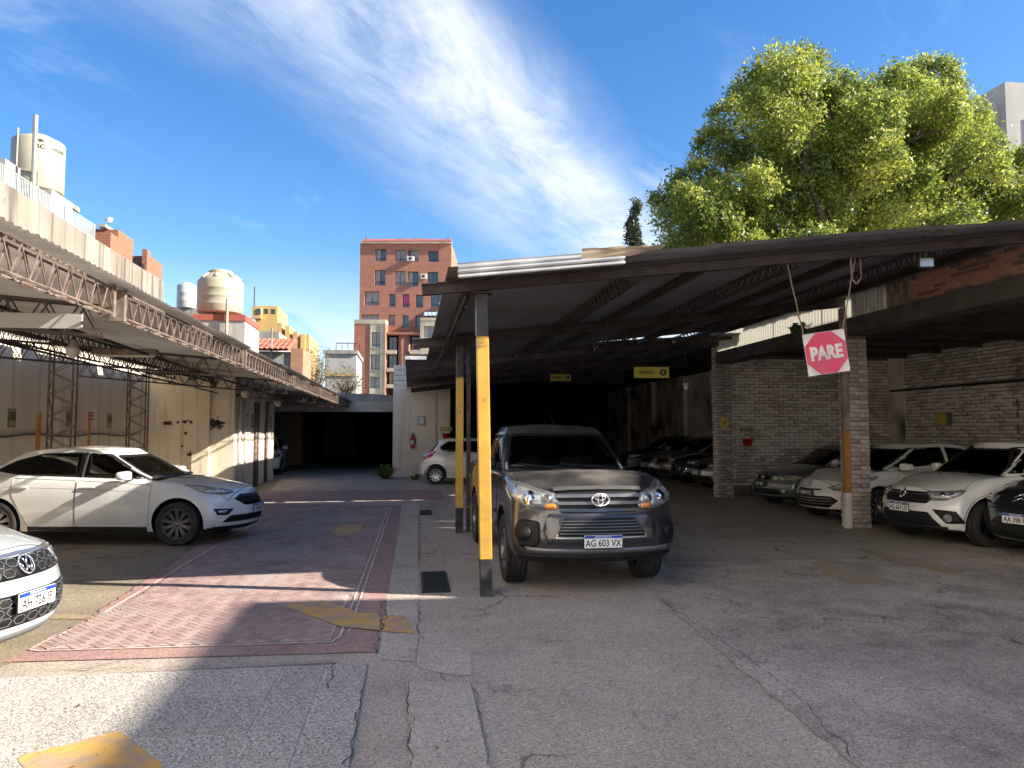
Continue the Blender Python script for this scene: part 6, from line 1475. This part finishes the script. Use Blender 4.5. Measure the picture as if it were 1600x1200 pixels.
for px, py, d, rx, ry, n, lab in ((492, 590, 44, 28, 40, 2600, 'sparse dry bare tree between the tiled house and the white building'), (540, 600, 42, 30, 18, 900, 'low dry bush in front of the white building')):
    c = atv(px, py, d); t = empty('bare_tree', (c.x, d, 0), 0, lab, 'tree'); s_ = d / 1180; q = MB(); limb(q, (0, 0, 0), (0, 0, c.z - ry*s_*.6), .12, .06, 3); q.build('trunk', BARK, t); q = MB()
    tips = []
    for i in range(46):
        a = rnd.uniform(0, 6.28); rr__ = rnd.uniform(.2, 1); e = (math.cos(a)*rx*s_*rr__, math.sin(a)*rx*s_*rr__, c.z + rnd.uniform(-.8, 1)*ry*s_); limb(q, (0, 0, c.z - ry*s_*rnd.uniform(.6, 1.2)), e, .03, .008, 60 + i, 4); tips.append((*e, .3, .3, .3))
    q.build('branches', BARK, t, kind='stuff'); leaf_cloud('crown', tips, n, .05, DRY, t, 9)
# weeds
def weed(p, r, n, label, seed):
    t = empty('weed_clump', p, 0, label, 'plant'); rs_ = random.Random(seed); q = MB()
    for i in range(n):
        a, l_, el = rs_.uniform(0, 6.28), rs_.uniform(.4, 1) * r, rs_.uniform(.5, 1.4); w_ = .02; d = Vector((math.cos(a), math.sin(a), 0)); s__ = Vector((-d.y, d.x, 0)) * w_
        p1 = d * l_ * math.cos(el) + Vector((0, 0, l_ * math.sin(el))); p2 = p1 + d * l_ * .4 + Vector((0, 0, -.03)); b0 = Vector((rs_.uniform(-.1, .1), rs_.uniform(-.1, .1), 0))
        q.add([b0 - s__, b0 + s__, p1 + s__*1.6 + b0, p1 - s__*1.6 + b0, p2 + b0], [(0, 1, 2, 3), (3, 2, 4)])
    q.build('leaves', LM[1:3], t, kind='stuff')
weed(G(602, 748), .55, 110, 'low green weed growing at the foot of the whitewashed wall', 1); weed(G(648, 750), .25, 50, 'small weed clump beside the white car against the wall', 2); weed(atv(1248, 512, 12.9) - Vector((0, 0, .1)), .22, 60, 'tuft of weeds sprouting from the lintel above the PARE sign', 3)
# ------------------------------------------------------------------ the cars
def paint(name, col, metal=0.0, rough=.32, dust=None, coat=.9, topdust=None):
    return mat(name, col, rough, metal, col2=tuple(c * .9 for c in col), scale=2.2, col3=dust, scale3=1.6, c3=(.35, .95), coat=coat, topdust=topdust)
P_WHITE = paint('white_paint', (.74, .74, .72)); P_PEARL = paint('pearl_white_paint', (.70, .705, .70))
P_GREY = paint('dark_grey_paint', (.050, .050, .058), .5, .28, None, 1.0, (.22, .20, .185)); P_SILVER = paint('silver_paint', (.32, .33, .34), .6)
P_GREEN = paint('grey_green_paint', (.16, .185, .19), .45); P_BLACK = paint('black_paint', (.012, .013, .016), .2)
P_TAN = paint('beige_paint', (.25, .21, .165), .3); P_BLUE = paint('dark_blue_paint', (.016, .02, .03), .2)
BP, CH, DK = MATS['black_plastic'], MATS['chrome'], MATS['lamp_dark']
LR = MATS['lamp_reflector']
RIM_DARK = mat('graphite_rim', (.20, .20, .21), .3, .6); RIM_SIL = mat('silver_rim', (.55, .55, .56), .3, .85)
def base(name, L, Wd, H, foh, wb, Rw, rr, paint_, **k):
    hl = L / 2; axf = hl - foh; s = H / 1.48; fb, ft, rt, rb = k.pop('x', (hl - 1.05, hl - 1.9, -hl + .95, -hl + .30))
    bf, br = k.pop('bz', (.93 * s, 1.0 * s)); hz0 = k.pop('hoodz', .74)
    sp = dict(name=name, L=L, W=Wd, H=H, paint=paint_, axf=axf, axr=axf - wb, Rw=Rw, rr=rr, rim=(10, .02, .1, 'one'), rimmat=RIM_SIL,
        top=[(-hl, br * .90), (-hl + .15, br), (rb, br + .02), (fb - .1, bf + .03), (fb + .35, bf - .03), (hl - .25, hz0 + .06), (hl, hz0)],
        nose=[(0, -.10), (.1, -.03), (.3, 0), (.55, -.01), (.8, -.06), (1, -.16)],
        gh=dict(xrb=rb, xrt=rt, xft=ft, xfb=fb, belt=[(-hl, br), (hl, bf)] , roof=[(rt - .05, H - .10), (rt + .35, H - .055), ((rt + ft) / 2 + .1, H - .035), (ft, H - .075)], seat=(ft + rt) / 2 + .30, wb=.87, wt=.66),
        ws=[(-.66, bf + .02), (.66, bf + .02), (.53, H - .14), (-.53, H - .14)],
        rw=[(-.55, br + .06), (.55, br + .06), (.45, H - .17), (-.45, H - .17)])
    b0 = br + .045; t0 = H - .115; mid = (ft + rt) / 2 + .05
    fx = fb - .30
    sp['side'] = [[(fx, bf + .07), (ft + .02, t0), (mid + .05, t0 + .02), (mid + .05, b0)], [(mid - .03, b0), (mid - .03, t0 + .02), (rt + .28, t0 - .02), (rb + .45, b0 + .06), (rb + .55, b0)]]
    ar = Rw + .07
    d1 = axf - ar - .02; d3 = axf - wb + ar * .75
    sp['doors'] = [[(d1 - .02, .30), (d1 + .0, bf - .02), (mid + .015, br - .03), (mid + .015, .30)], [(mid, .30), (mid, br - .03), (rb + .62, br - .01), (rb + .60, br - .2), (d3 + .02, .62), (d3 + .16, .30)]]
    sp['hood'] = [[(fb + .08, .62), (hl - .55, .70), (hl - .27, .60)], [(hl - .27, .60), (hl - .20, .3), (hl - .185, -.01)]]
    sp.update(k)
    return sp
def pickup():
    hl, H = 2.665, 1.80
    STG = mat('satin_grey_trim', (.17, .17, .175), .35, .5)
    sp = dict(name='pickup_truck', L=5.33, W=1.82, H=H, auto_lamp=False, wheel_in=.035, paint=P_GREY, axf=1.655, axr=-1.43, Rw=.385, rr=.225, tw=.215, arch=.47, ub=.36, rim=(6, .05, .12, 'one'), rimmat=RIM_DARK,
        top=[(-hl, 1.22), (-.85, 1.25), (-.7, 1.2), (1.1, 1.215), (1.5, 1.225), (2.2, 1.165), (2.48, 1.115), (hl, 1.075)],
        bot=[(-hl, .50), (-1.9, .42), (1.9, .40), (2.2, .36), (hl, .35)],
        plan=[(-hl, .95), (-hl + .5, .975), (1.0, .97), (1.35, 1.0), (hl - .5, 1.0), (hl, .985)],
        row=[(0, .92), (.07, .965), (.24, .995), (.45, 1), (.66, .995), (.84, .985), (.95, .965), (1, .915)],
        nose=[(0, -.11), (.07, -.03), (.24, .0), (.45, .0), (.62, -.02), (.66, -.075), (.84, -.09), (.95, -.105), (1, -.15)], bow=.30, bowp=3.4, crown=.03, hoodcrown=.03,
        gh=dict(xrb=-.82, xrt=-.66, xft=.40, xfb=1.24, belt=[(-hl, 1.20), (1.3, 1.22)], roof=[(-.7, H - .05), (-.2, H - .03), (.42, H - .055)], seat=.05, wb=.90, wt=.72, taper=.03, mirror_back=.42, bow=.2),
        ws=[(-.76, 1.238), (.76, 1.238), (.615, 1.675), (-.615, 1.675)], rw=[(-.5, 1.30), (.5, 1.30), (.42, 1.66), (-.42, 1.66)],
        side=[[(.86, 1.255), (.36, 1.66), (.05, 1.665), (.05, 1.255)], [(-.02, 1.255), (-.02, 1.665), (-.56, 1.655), (-.68, 1.255)]],
        doors=[[(1.12, .46), (1.14, 1.12), (.02, 1.14), (.02, .46)], [(0, .46), (0, 1.14), (-.80, 1.14), (-.80, .95), (-.72, .46)]], hz=1.0,
        hood=[[(1.35, .72), (2.1, .78), (2.40, .60)], [(2.40, .60), (2.50, .45), (2.535, -.01)]],
        wsglass=mat('windscreen_glass', (1, 1, 1), trans=(.62, .66, .64)), sideglass=mat('smoked_glass', (1, 1, 1), trans=(.12, .13, .13)), mirrormat=BP, handlemat=P_GREY, antenna=(.30, .16), steer=0.0)
    sp['front'] = [
        ('bumper_centre', P_GREY, [(-.54, .845), (.54, .845), (.60, .70), (.56, .545), (-.56, .545), (-.60, .70)], 'front', .022, .03),
        ('grille', BP, [(-.47, 1.075), (.47, 1.075), (.45, .965), (.41, .86), (-.41, .86), (-.45, .965)], 'front', .004, .02),
        ('lower_grille', BP, [(-.38, .80), (.38, .80), (.47, .625), (-.47, .625)], 'front', .028, .03),
        ('headlight', mat('lamp_bezel', (.20, .205, .21), .25, .3, coat=1.0), q3(34, [(2.50, .46, 1.055), (2.55, .43, .93), (2.55, .45, .885), (2.53, .62, .885), (2.42, .79, .925), (2.15, .885, 1.02), (1.90, .89, 1.12), (1.90, .88, 1.165), (2.2, .81, 1.135)]), 34, .016, .03),
        ('lamp_reflector', LR, q3(34, [(2.51, .60, 1.05), (2.53, .60, .905), (2.42, .77, .94), (2.2, .865, 1.02), (2.15, .83, 1.115), (2.35, .78, 1.09)]), 34, .021, .04),
        ('lamp_reflector', LR, q3(34, [(2.52, .48, 1.045), (2.54, .46, .96), (2.53, .575, .96), (2.51, .575, 1.045)]), 34, .021, .02),
        ('indicator', MATS['amber'], q3(34, [(2.54, .46, .945), (2.52, .58, .945), (2.52, .57, .895), (2.54, .46, .895)]), 34, .024, .02),
        ('fog_lamp_surround', BP, q3(28, [(2.55, .64, .77), (2.42, .84, .79), (2.35, .86, .66), (2.42, .82, .50), (2.5, .70, .48), (2.55, .62, .56)]), 28, .010, .05),
        ('skid_strip', STG, [(-.78, .515), (-.62, .50), (.62, .50), (.78, .515), (.74, .455), (-.74, .455)], 'front', .012, .02),
        ('bumper_valance', BP, [(-.84, .43), (.84, .43), (.80, .355), (-.80, .355)], 'front', .012, .01)]
    sp['rounds'] = [('fog_lamp_blank', MATS['dark_metal'], (2.45, .77, .645), 0, .075, 28), ('lamp_bowl', MATS['chrome'], (2.44, .74, 1.0), 0, .066, 34), ('lamp_bowl', MATS['silver_trim'], (2.52, .56, .995), 0, .04, 34)]
    sp['bars'] = [('grille_bar', STG, [(-.47, 1.085), (-.3, 1.095), (0, 1.10), (.3, 1.095), (.47, 1.085)], .028, .024, 'front'),
        ('grille_bar', STG, [(-.455, 1.025), (0, 1.03), (.455, 1.025)], .030, .026, 'front'),
        ('grille_bar', STG, [(-.44, .955), (0, .955), (.44, .955)], .030, .026, 'front'),
        ('grille_bar', P_GREY, [(-.42, .885), (0, .88), (.42, .885)], .030, .024, 'front')] + \
        [('grille_slat', STG, [(-.40 - (.78 - z) * .3, z), (0, z), (.40 + (.78 - z) * .3, z)], .006, .036, 'front') for z in (.77, .74, .71, .68, .65)] + \
        [('grille_surround', MATS['silver_trim'], [(-.46, .645), (-.475, .61), (.475, .61), (.46, .645)], .012, .036, 'front')]
    sp['emblem'] = ('three ellipses', 0, .985, .185); sp['plate'] = ('AG 603 VX', 0, .575, dict(off=.045))
    return sp
def focus():
    sp = base('hatchback_car', 4.50, 1.82, 1.475, .92, 2.73, .325, .225, P_WHITE, x=(1.10, .18, -1.30, -1.98), bz=(.925, 1.02), hoodz=.78,
        rim=(10, .016, .09, 'vee'), rimmat=RIM_DARK, sideglass=mat('black_tint_glass', (1, 1, 1), trans=(.018, .02, .024)), wsglass=MATS['green_glass'], bow=.42, hz=.86)
    sp['side'] = [[(.80, .985), (.14, 1.355), (-.16, 1.375), (-.16, 1.0)], [(-.23, 1.0), (-.23, 1.38), (-.85, 1.365), (-1.28, 1.25), (-1.56, 1.10), (-1.2, 1.045)]]
    sp['doors'] = [[(.90, .28), (.93, .90), (-.20, .965), (-.20, .28)], [(-.215, .28), (-.215, .965), (-1.20, 1.0), (-1.17, .75), (-.98, .42), (-.92, .28)]]
    sp['front'] = [
        ('headlight', LR, q3(50, [(1.44, .88, .90), (1.70, .83, .885), (2.08, .60, .80), (2.12, .56, .77), (2.02, .66, .735), (1.75, .84, .765)]), 50, .007, .02),
        ('grille', BP, [(-.36, .73), (.36, .73), (.50, .665), (.34, .56), (-.34, .56), (-.50, .665)], 'front', .006, .03),
        ('lower_grille', BP, [(-.62, .43), (.62, .43), (.70, .33), (-.70, .33)], 'front', .006, .03),
        ('fog_lamp_surround', BP, q3(45, [(1.86, .83, .545), (2.12, .62, .525), (2.05, .70, .44), (1.92, .80, .445)]), 45, .006, .02),
        ('fog_lamp', LR, q3(45, [(1.92, .80, .515), (2.04, .70, .51), (2.03, .70, .47), (1.94, .78, .47)]), 45, .012, .01)]
    sp['sidepatch'] = [([(-.165, 1.005), (-.155, 1.372), (-.235, 1.378), (-.235, 1.005)], BP), ([(.985, .957), (.80, .975), (.775, 1.04)], BP), ([(.88, .285), (.88, .20), (-.92, .20), (-.92, .285)], BP)]
    sp['sidelines'] = [('gap', [(.80, .80), (0, .835), (-1.3, .87)], .003)]
    sp['bars'] = [('bumper_lip', BP, [(-.80, .245), (-.5, .235), (.5, .235), (.80, .245)], .035, .02, 'front')]
    sp['emblem'] = ('oval', 0, .765, .13); sp['plate'] = ('AF 184 KD', 0, .50, dict(off=.03))
    return sp
def sedan_near():
    sp = base('sedan_car', 4.48, 1.76, 1.47, .84, 2.65, .31, .20, paint('pale_blue_white_paint', (.42, .47, .50)), x=(1.2, .3, -1.05, -1.75), bz=(.95, 1.02), hoodz=.83, bow=.36, hz=.85,
        rim=(5, .04, .1, 'twin'), nose=[(0, -.12), (.08, -.02), (.25, -.01), (.48, 0), (.62, -.01), (.70, -.05), (.9, -.09), (1, -.18)])
    sp['front'] = [
        ('grille', BP, [(-.48, .80), (.48, .80), (.55, .655), (-.55, .655)], 'front', .004, .02),
        ('headlight', LR, q3(38, [(2.12, .50, .80), (2.12, .55, .66), (1.95, .74, .69), (1.62, .87, .80), (1.60, .86, .86), (1.9, .72, .835)]), 38, .008, .03),
        ('lower_grille', BP, [(-.62, .555), (.62, .555), (.70, .335), (-.70, .335)], 'front', .005, .04),
        ('bumper_lip', mat('grey_plastic', (.10, .105, .11), .5), [(-.72, .29), (.72, .29), (.70, .235), (-.70, .235)], 'front', .01, .01)]
    hexes = []
    for r_ in range(2):
        for i in range(-4, 5):
            y = (i + .5 * r_) * .115
            if abs(y) < .10: continue
            z = .765 - r_ * .065
            hexes.append(('grille_mesh', MATS['silver_trim'], [(y - .05, z), (y - .03, z + .026), (y + .03, z + .026), (y + .05, z), (y + .03, z - .026), (y - .03, z - .026), (y - .05, z)], .010, .016, 'front'))
    for r_ in range(3):
        for i in range(-5, 6):
            y = (i + .5 * (r_ % 2)) * .125
            if abs(y) < .0: continue
            z = .51 - r_ * .065
            hexes.append(('grille_mesh', mat('grey_plastic', (.10, .105, .11)), [(y - .055, z), (y - .03, z + .027), (y + .03, z + .027), (y + .055, z), (y + .03, z - .027), (y - .03, z - .027), (y - .055, z)], .010, .013, 'front'))
    sp['bars_c'] = hexes
    sp['bars'] = [('grille_trim', MATS['silver_trim'], [(-.48, .805), (0, .82), (.48, .805)], .022, .012, 'front')]
    sp['emblem'] = ('vw', 0, .735, .145); sp['plate'] = ('AH 726 JP', 0, .50, dict(off=.04))
    return sp
def stepway():
    sp = base('hatchback_car', 4.07, 1.75, 1.57, .84, 2.59, .33, .20, P_WHITE, x=(1.02, .22, -1.25, -1.78), bz=(.99, 1.06), hoodz=.82, bow=.34, rim=(5, .045, .12, 'twin'), rimmat=mat('black_rim', (.03, .03, .032), .35, .5), arch=.40,
        sideglass=MATS['tinted_glass'], wsglass=MATS['tinted_glass'])
    sp['front'] = [
        ('grille', BP, [(-.52, .79), (.52, .79), (.42, .62), (-.42, .62)], 'front', .005, .03),
        ('headlight', LR, q3(38, [(1.97, .44, .80), (1.9, .50, .67), (1.80, .68, .68), (1.66, .80, .76), (1.60, .83, .83), (1.75, .74, .82)]), 38, .009, .02),
        ('lower_grille', BP, [(-.45, .50), (.45, .50), (.60, .30), (-.60, .30)], 'front', .005, .03),
        ('fog_lamp_surround', BP, q3(38, [(1.9, .50, .55), (1.7, .76, .53), (1.6, .82, .36), (1.8, .66, .345)]), 38, .006, .02),
        ('bumper_valance', BP, [(-.66, .30), (.66, .30), (.62, .21), (-.62, .21)], 'front', .008, .02)]
    sp['rounds'] = [('fog_lamp', LR, -.56, .43, .055, 38)]
    sp['bars'] = [('grille_slat', MATS['dark_metal'], [(-.46, z), (0, z), (.46, z)], .008, .012, 'front') for z in (.70, .665)] + [('grille_trim', MATS['silver_trim'], [(-.50, .755), (0, .75), (.50, .755)], .012, .014, 'front')] + \
        [('grille_slat', MATS['dark_metal'], [(-.5, z), (0, z), (.5, z)], .008, .012, 'front') for z in (.45, .40, .35)]
    sp['sidelines'] = []
    sp['emblem'] = ('diamond', 0, .74, .17); sp['plate'] = ('AG 667 UY', 0, .545, dict(off=.045))
    sp['arch_trim'] = True
    return sp
def lion():
    sp = base('hatchback_car', 4.28, 1.81, 1.50, .92, 2.61, .32, .20, P_PEARL, x=(1.22, .15, -1.25, -1.88), bz=(.93, 1.03), hoodz=.76, bow=.44, sideglass=MATS['tinted_glass'], wsglass=MATS['tinted_glass'])
    sp['front'] = [
        ('headlight', MATS['lamp_yellowed'], q3(42, [(2.05, .47, .66), (1.95, .56, .605), (1.7, .78, .66), (1.30, .90, .84), (1.24, .88, .885), (1.65, .75, .81)]), 42, .008, .02),
        ('lower_grille', BP, [(-.50, .50), (.50, .50), (.62, .43), (.45, .29), (-.45, .29), (-.62, .43)], 'front', .005, .04),
        ('fog_lamp_surround', MATS['chrome'], q3(40, [(1.9, .66, .46), (1.82, .74, .48), (1.8, .76, .38), (1.86, .68, .34)]), 40, .006, .02)]
    sp['bars'] = [('grille_slat', MATS['silver_trim'], [(-.5, z), (0, z - .01), (.5, z)], .010, .014, 'front') for z in (.46, .41, .36)]
    sp['bars'] += [('grille_slot', BP, [(-.3, .615), (0, .605), (.3, .615)], .03, .006, 'front')]
    sp['emblem'] = ('lion', 0, .70, .14); sp['plate'] = ('KBN 412', 0, .545, dict(off=.04, old=True))
    return sp
def greyold():
    sp = base('sedan_car', 4.18, 1.65, 1.43, .84, 2.49, .29, .18, P_GREEN, x=(1.05, .2, -.95, -1.5), bz=(.90, .97), hoodz=.76, bow=.36, sideglass=MATS['tinted_glass'], wsglass=MATS['tinted_glass'])
    sp['front'] = [
        ('headlight', MATS['lamp_yellowed'], q3(36, [(2.02, .34, .72), (2.0, .36, .60), (1.85, .58, .595), (1.55, .78, .66), (1.50, .78, .74), (1.8, .62, .75)]), 36, .009, .05),
        ('grille', BP, [(-.28, .72), (.28, .72), (.24, .62), (-.24, .62)], 'front', .006, .03),
        ('lower_grille', BP, [(-.5, .44), (.5, .44), (.56, .31), (-.56, .31)], 'front', .006, .04)]
    sp['bars'] = [('grille_trim', MATS['chrome'], [(-.27, .67), (0, .67), (.27, .67)], .018, .012, 'front')]
    sp['rounds'] = [('fog_lamp', LR, -.42, .38, .05, 30)]
    sp['emblem'] = ('bars', 0, .67, .09); sp['plate'] = ('FGP 905', 0, .53, dict(off=.04, old=True))
    return sp
def darksedan():
    sp = base('sedan_car', 4.60, 1.79, 1.50, .92, 2.71, .325, .20, P_BLACK, x=(1.25, .25, -1.2, -1.9), bz=(.97, 1.04), hoodz=.84, bow=.38, sideglass=MATS['tinted_glass'], wsglass=MATS['tinted_glass'])
    sp['front'] = [
        ('headlight', DK, q3(38, [(2.2, .46, .80), (2.15, .52, .68), (1.95, .72, .70), (1.55, .88, .80), (1.5, .86, .86), (1.9, .72, .84)]), 38, .008, .03),
        ('grille', BP, [(-.45, .80), (.45, .80), (.5, .68), (-.5, .68)], 'front', .005, .02),
        ('lower_grille', BP, [(-.55, .40), (.55, .40), (.66, .28), (-.66, .28)], 'front', .005, .03)]
    sp['bars'] = [('bumper_trim', MATS['silver_trim'], [(-.68, .26), (0, .25), (.68, .26)], .012, .014, 'front'), ('grille_trim', MATS['dark_metal'], [(-.6, .645), (0, .64), (.6, .645)], .01, .012, 'front')]
    sp['emblem'] = ('chevrons', 0, .80, .20); sp['plate'] = ('AA 398 PL', 0, .53, dict(off=.04))
    return sp
def etios():
    sp = base('hatchback_car', 3.82, 1.695, 1.51, .78, 2.46, .30, .195, P_WHITE, x=(.98, .2, -1.22, -1.60), bz=(.93, 1.0), hoodz=.76, bow=.34, rbow=.16, rim=(10, .02, .08, 'one'), sideglass=mat('grey_glass', (1, 1, 1), trans=(.12, .125, .12)))
    sp['tail'] = [(0, -.08), (.12, 0), (.45, 0), (.7, -.05), (1, -.12)]
    sp['side'] = [[(.66, .995), (.18, 1.385), (-.22, 1.395), (-.22, 1.03)], [(-.29, 1.03), (-.29, 1.395), (-.95, 1.375), (-1.20, 1.20), (-1.15, 1.08), (-1.0, 1.04)]]
    sp['front'] = [('headlight', LR, q3(38, [(1.85, .42, .74), (1.8, .48, .62), (1.4, .80, .70), (1.35, .80, .80)]), 38, .009, .03),
        ('grille', BP, [(-.4, .6), (.4, .6), (.45, .5), (-.45, .5)], 'front', .005, .02),
        ('tail_light', MATS['red_lens'], q3(138, [(-1.84, .62, 1.04), (-1.5, .82, 1.07), (-1.48, .83, .90), (-1.75, .74, .78), (-1.86, .66, .80)]), 138, .01, .03),
        ('reverse_light', LR, q3(138, [(-1.84, .66, .90), (-1.7, .76, .92), (-1.72, .76, .86), (-1.85, .66, .84)]), 138, .018, .01)]
    sp['bars'] = []; sp['emblem'] = ('three ellipses', 0, .67, .12)
    return sp
def generic(name, pt, L=4.3, H=1.5, kind=0, plate=None, emb=None, lamp=None, slats=3):
    sp = base(name, L, 1.78, H, .86, L * .605, .32, .20, pt, bow=.36, bz=(.93 * H / 1.48, 1.02 * H / 1.48), hoodz=.52 * H, sideglass=MATS['tinted_glass'], wsglass=MATS['tinted_glass'], rim=(5, .035, .1, 'twin'), rimmat=RIM_DARK)
    hl = L / 2; z = .47 * H
    sp['front'] = [('headlight', lamp or LR, q3(38, [(hl - .12, .46, z + .07), (hl - .15, .50, z - .04), (hl - .3, .68, z - .03), (hl - .6, .87, z + .06), (hl - .65, .86, z + .12), (hl - .35, .72, z + .10)]), 38, .008, .03),
        ('grille', BP, [(-.45, z + .06), (.45, z + .06), (.40, z - .10), (-.40, z - .10)], 'front', .005, .03),
        ('lower_grille', BP, [(-.55, .43), (.55, .43), (.62, .29), (-.62, .29)], 'front', .005, .03)]
    if kind == 1: sp['front'][1] = ('grille', BP, [(-.40, z + .06), (.40, z + .06), (.52, z - .16), (.40, z - .34), (-.40, z - .34), (-.52, z - .16)], 'front', .005, .05)
    sp['bars'] = [('grille_slat', CH, [(-.4, z + .02 - .05 * i), (0, z + .015 - .05 * i), (.4, z + .02 - .05 * i)], .012, .014, 'front') for i in range(slats)]
    if kind == 1: sp['bars'] = [('grille_surround', CH, [(-.40, z + .06), (-.50, z - .16), (-.40, z - .33), (.40, z - .33), (.50, z - .16), (.40, z + .06)], .03, .016, 'front')] + \
        [('grille_slat', CH, [(y, z + .04), (y, z - .3)], .014, .014, 'front') for y in (-.24, -.12, 0.001, .12, .24)]
    if kind == 1: sp['bars'] = [b if b[0] != 'grille_slat' or True else b for b in sp['bars']]
    if emb: sp['emblem'] = emb
    if plate: sp['plate'] = plate
    return sp
# ------------------------------------------------------------------ placing the cars
_bc = build_car
def put(sp, nose, ang, label, cat='car', group=None, z=0.0):
    """nose = point on the ground under the middle of the front bumper; ang = heading, degrees, in the site frame."""
    extra = sp.pop('bars_c', [])
    car, S = _bc(sp); h = R(ang); d = Vector((math.cos(h), math.sin(h), 0)); c = Vector((nose[0], nose[1], 0)) - d * sp['L'] / 2
    for nm, mt, poly, w_, off, face in extra: S.strip(poly, w_ * .55, face, off, thick=.01).build(nm, mt, car)
    if sp.get('arch_trim'):
        for ax_ in (sp['axf'], sp['axr']):
            ar = sp['arch'] + .005; pts = [(ax_ + ar * math.cos(a), sp['Rw'] + ar * math.sin(a)) for a in [math.pi * k / 24 for k in range(-1, 26)]]
            for sd in ('left', 'right'): S.strip([q for q in pts if q[1] > .3], .06, sd, .012, thick=.02).build('arch_trim', MATS['black_plastic'], car, smooth=True)
    car.location = (c.x, c.y, z); car.rotation_euler = (0, 0, h); tag(car, label, cat, group); return car
def cxy(X, Y): return (X * math.cos(YAW) - Y * math.sin(YAW), X * math.sin(YAW) + Y * math.cos(YAW))     # camera-aligned ground coordinates -> site
D = 7.7     # camera yaw, degrees: site angle = camera-aligned angle - 7.7
a = R(-90 - 8.5 + 0)   # pickup
put(pickup(), cxy(.93, 7.85), -81 - D, 'dark grey dusty pickup truck facing the camera beside the yellow and black post', 'pickup truck')
put(focus(), cxy(-4.05, 12.2), -1 - D, 'white hatchback with graphite wheels parked side on under the left canopy')
put(sedan_near(), cxy(-3.45, 5.55), -2 - D, 'pale sedan cut by the left edge, only its nose and front plate in view')
put(stepway(), cxy(6.0, 11.8), 193.5 - D, 'white crossover hatchback with black wheel arches between the near brick pillar and the black sedan')
put(darksedan(), cxy(6.75, 10.2), 198 - D, 'black sedan cut by the right edge of the picture')
put(lion(), cxy(5.6, 14.5), 196 - D, 'pearl white hatchback with long yellowed headlights behind the orange and white post')
put(greyold(), cxy(5.6, 17.2), 194 - D, 'grey green older sedan parked right of the farther brick pillar')
put(etios(), cxy(.70, 25.5), 5 - D, 'small white hatchback seen from its rear corner by the whitewashed wall')
RC = [(P_SILVER, 5.35, 22.2, 0, 'silver hatchback half hidden behind the farther brick pillar, nearest of the dark row', 'AD 521 KT', ('oval', 0, .72, .12), 3),
      (P_BLACK, 5.15, 24.0, 1, 'black car with a big chrome barred grille in the row deep in the shed', None, ('bars', 0, .64, .13), 0),
      (P_TAN, 4.95, 25.8, 0, 'beige car in the dark row between the black and the silver grey ones', 'OPL 338', None, 1),
      (P_SILVER, 4.75, 27.6, 0, 'silver grey car with its front wheel showing, far along the dark row', 'AC 907 MB', None, 2),
      (P_BLUE, 4.3, 30.2, 0, 'dark blue car, farthest of the row and mostly lost in shadow', None, None, 1)]
for i, (pt, X, Y, k, lab, pl, em, sl_) in enumerate(RC):
    put(generic('parked_car', pt, 4.2 + .1*(i % 2), 1.5 + .04*(i % 3), k, (pl, 0, .52, dict(off=.04)) if pl else None, em, slats=sl_), cxy(X, Y), 194 + 2 * (i % 2) - D, lab, 'car', 'cars parked in a row deep in the shed')
put(generic('parked_car', P_WHITE, 4.0, 1.5, 0, None, None, DK, 1), cxy(-9.75, 28.9), -78 - D, 'white car poking out of the dark garage beside the stained side wall')
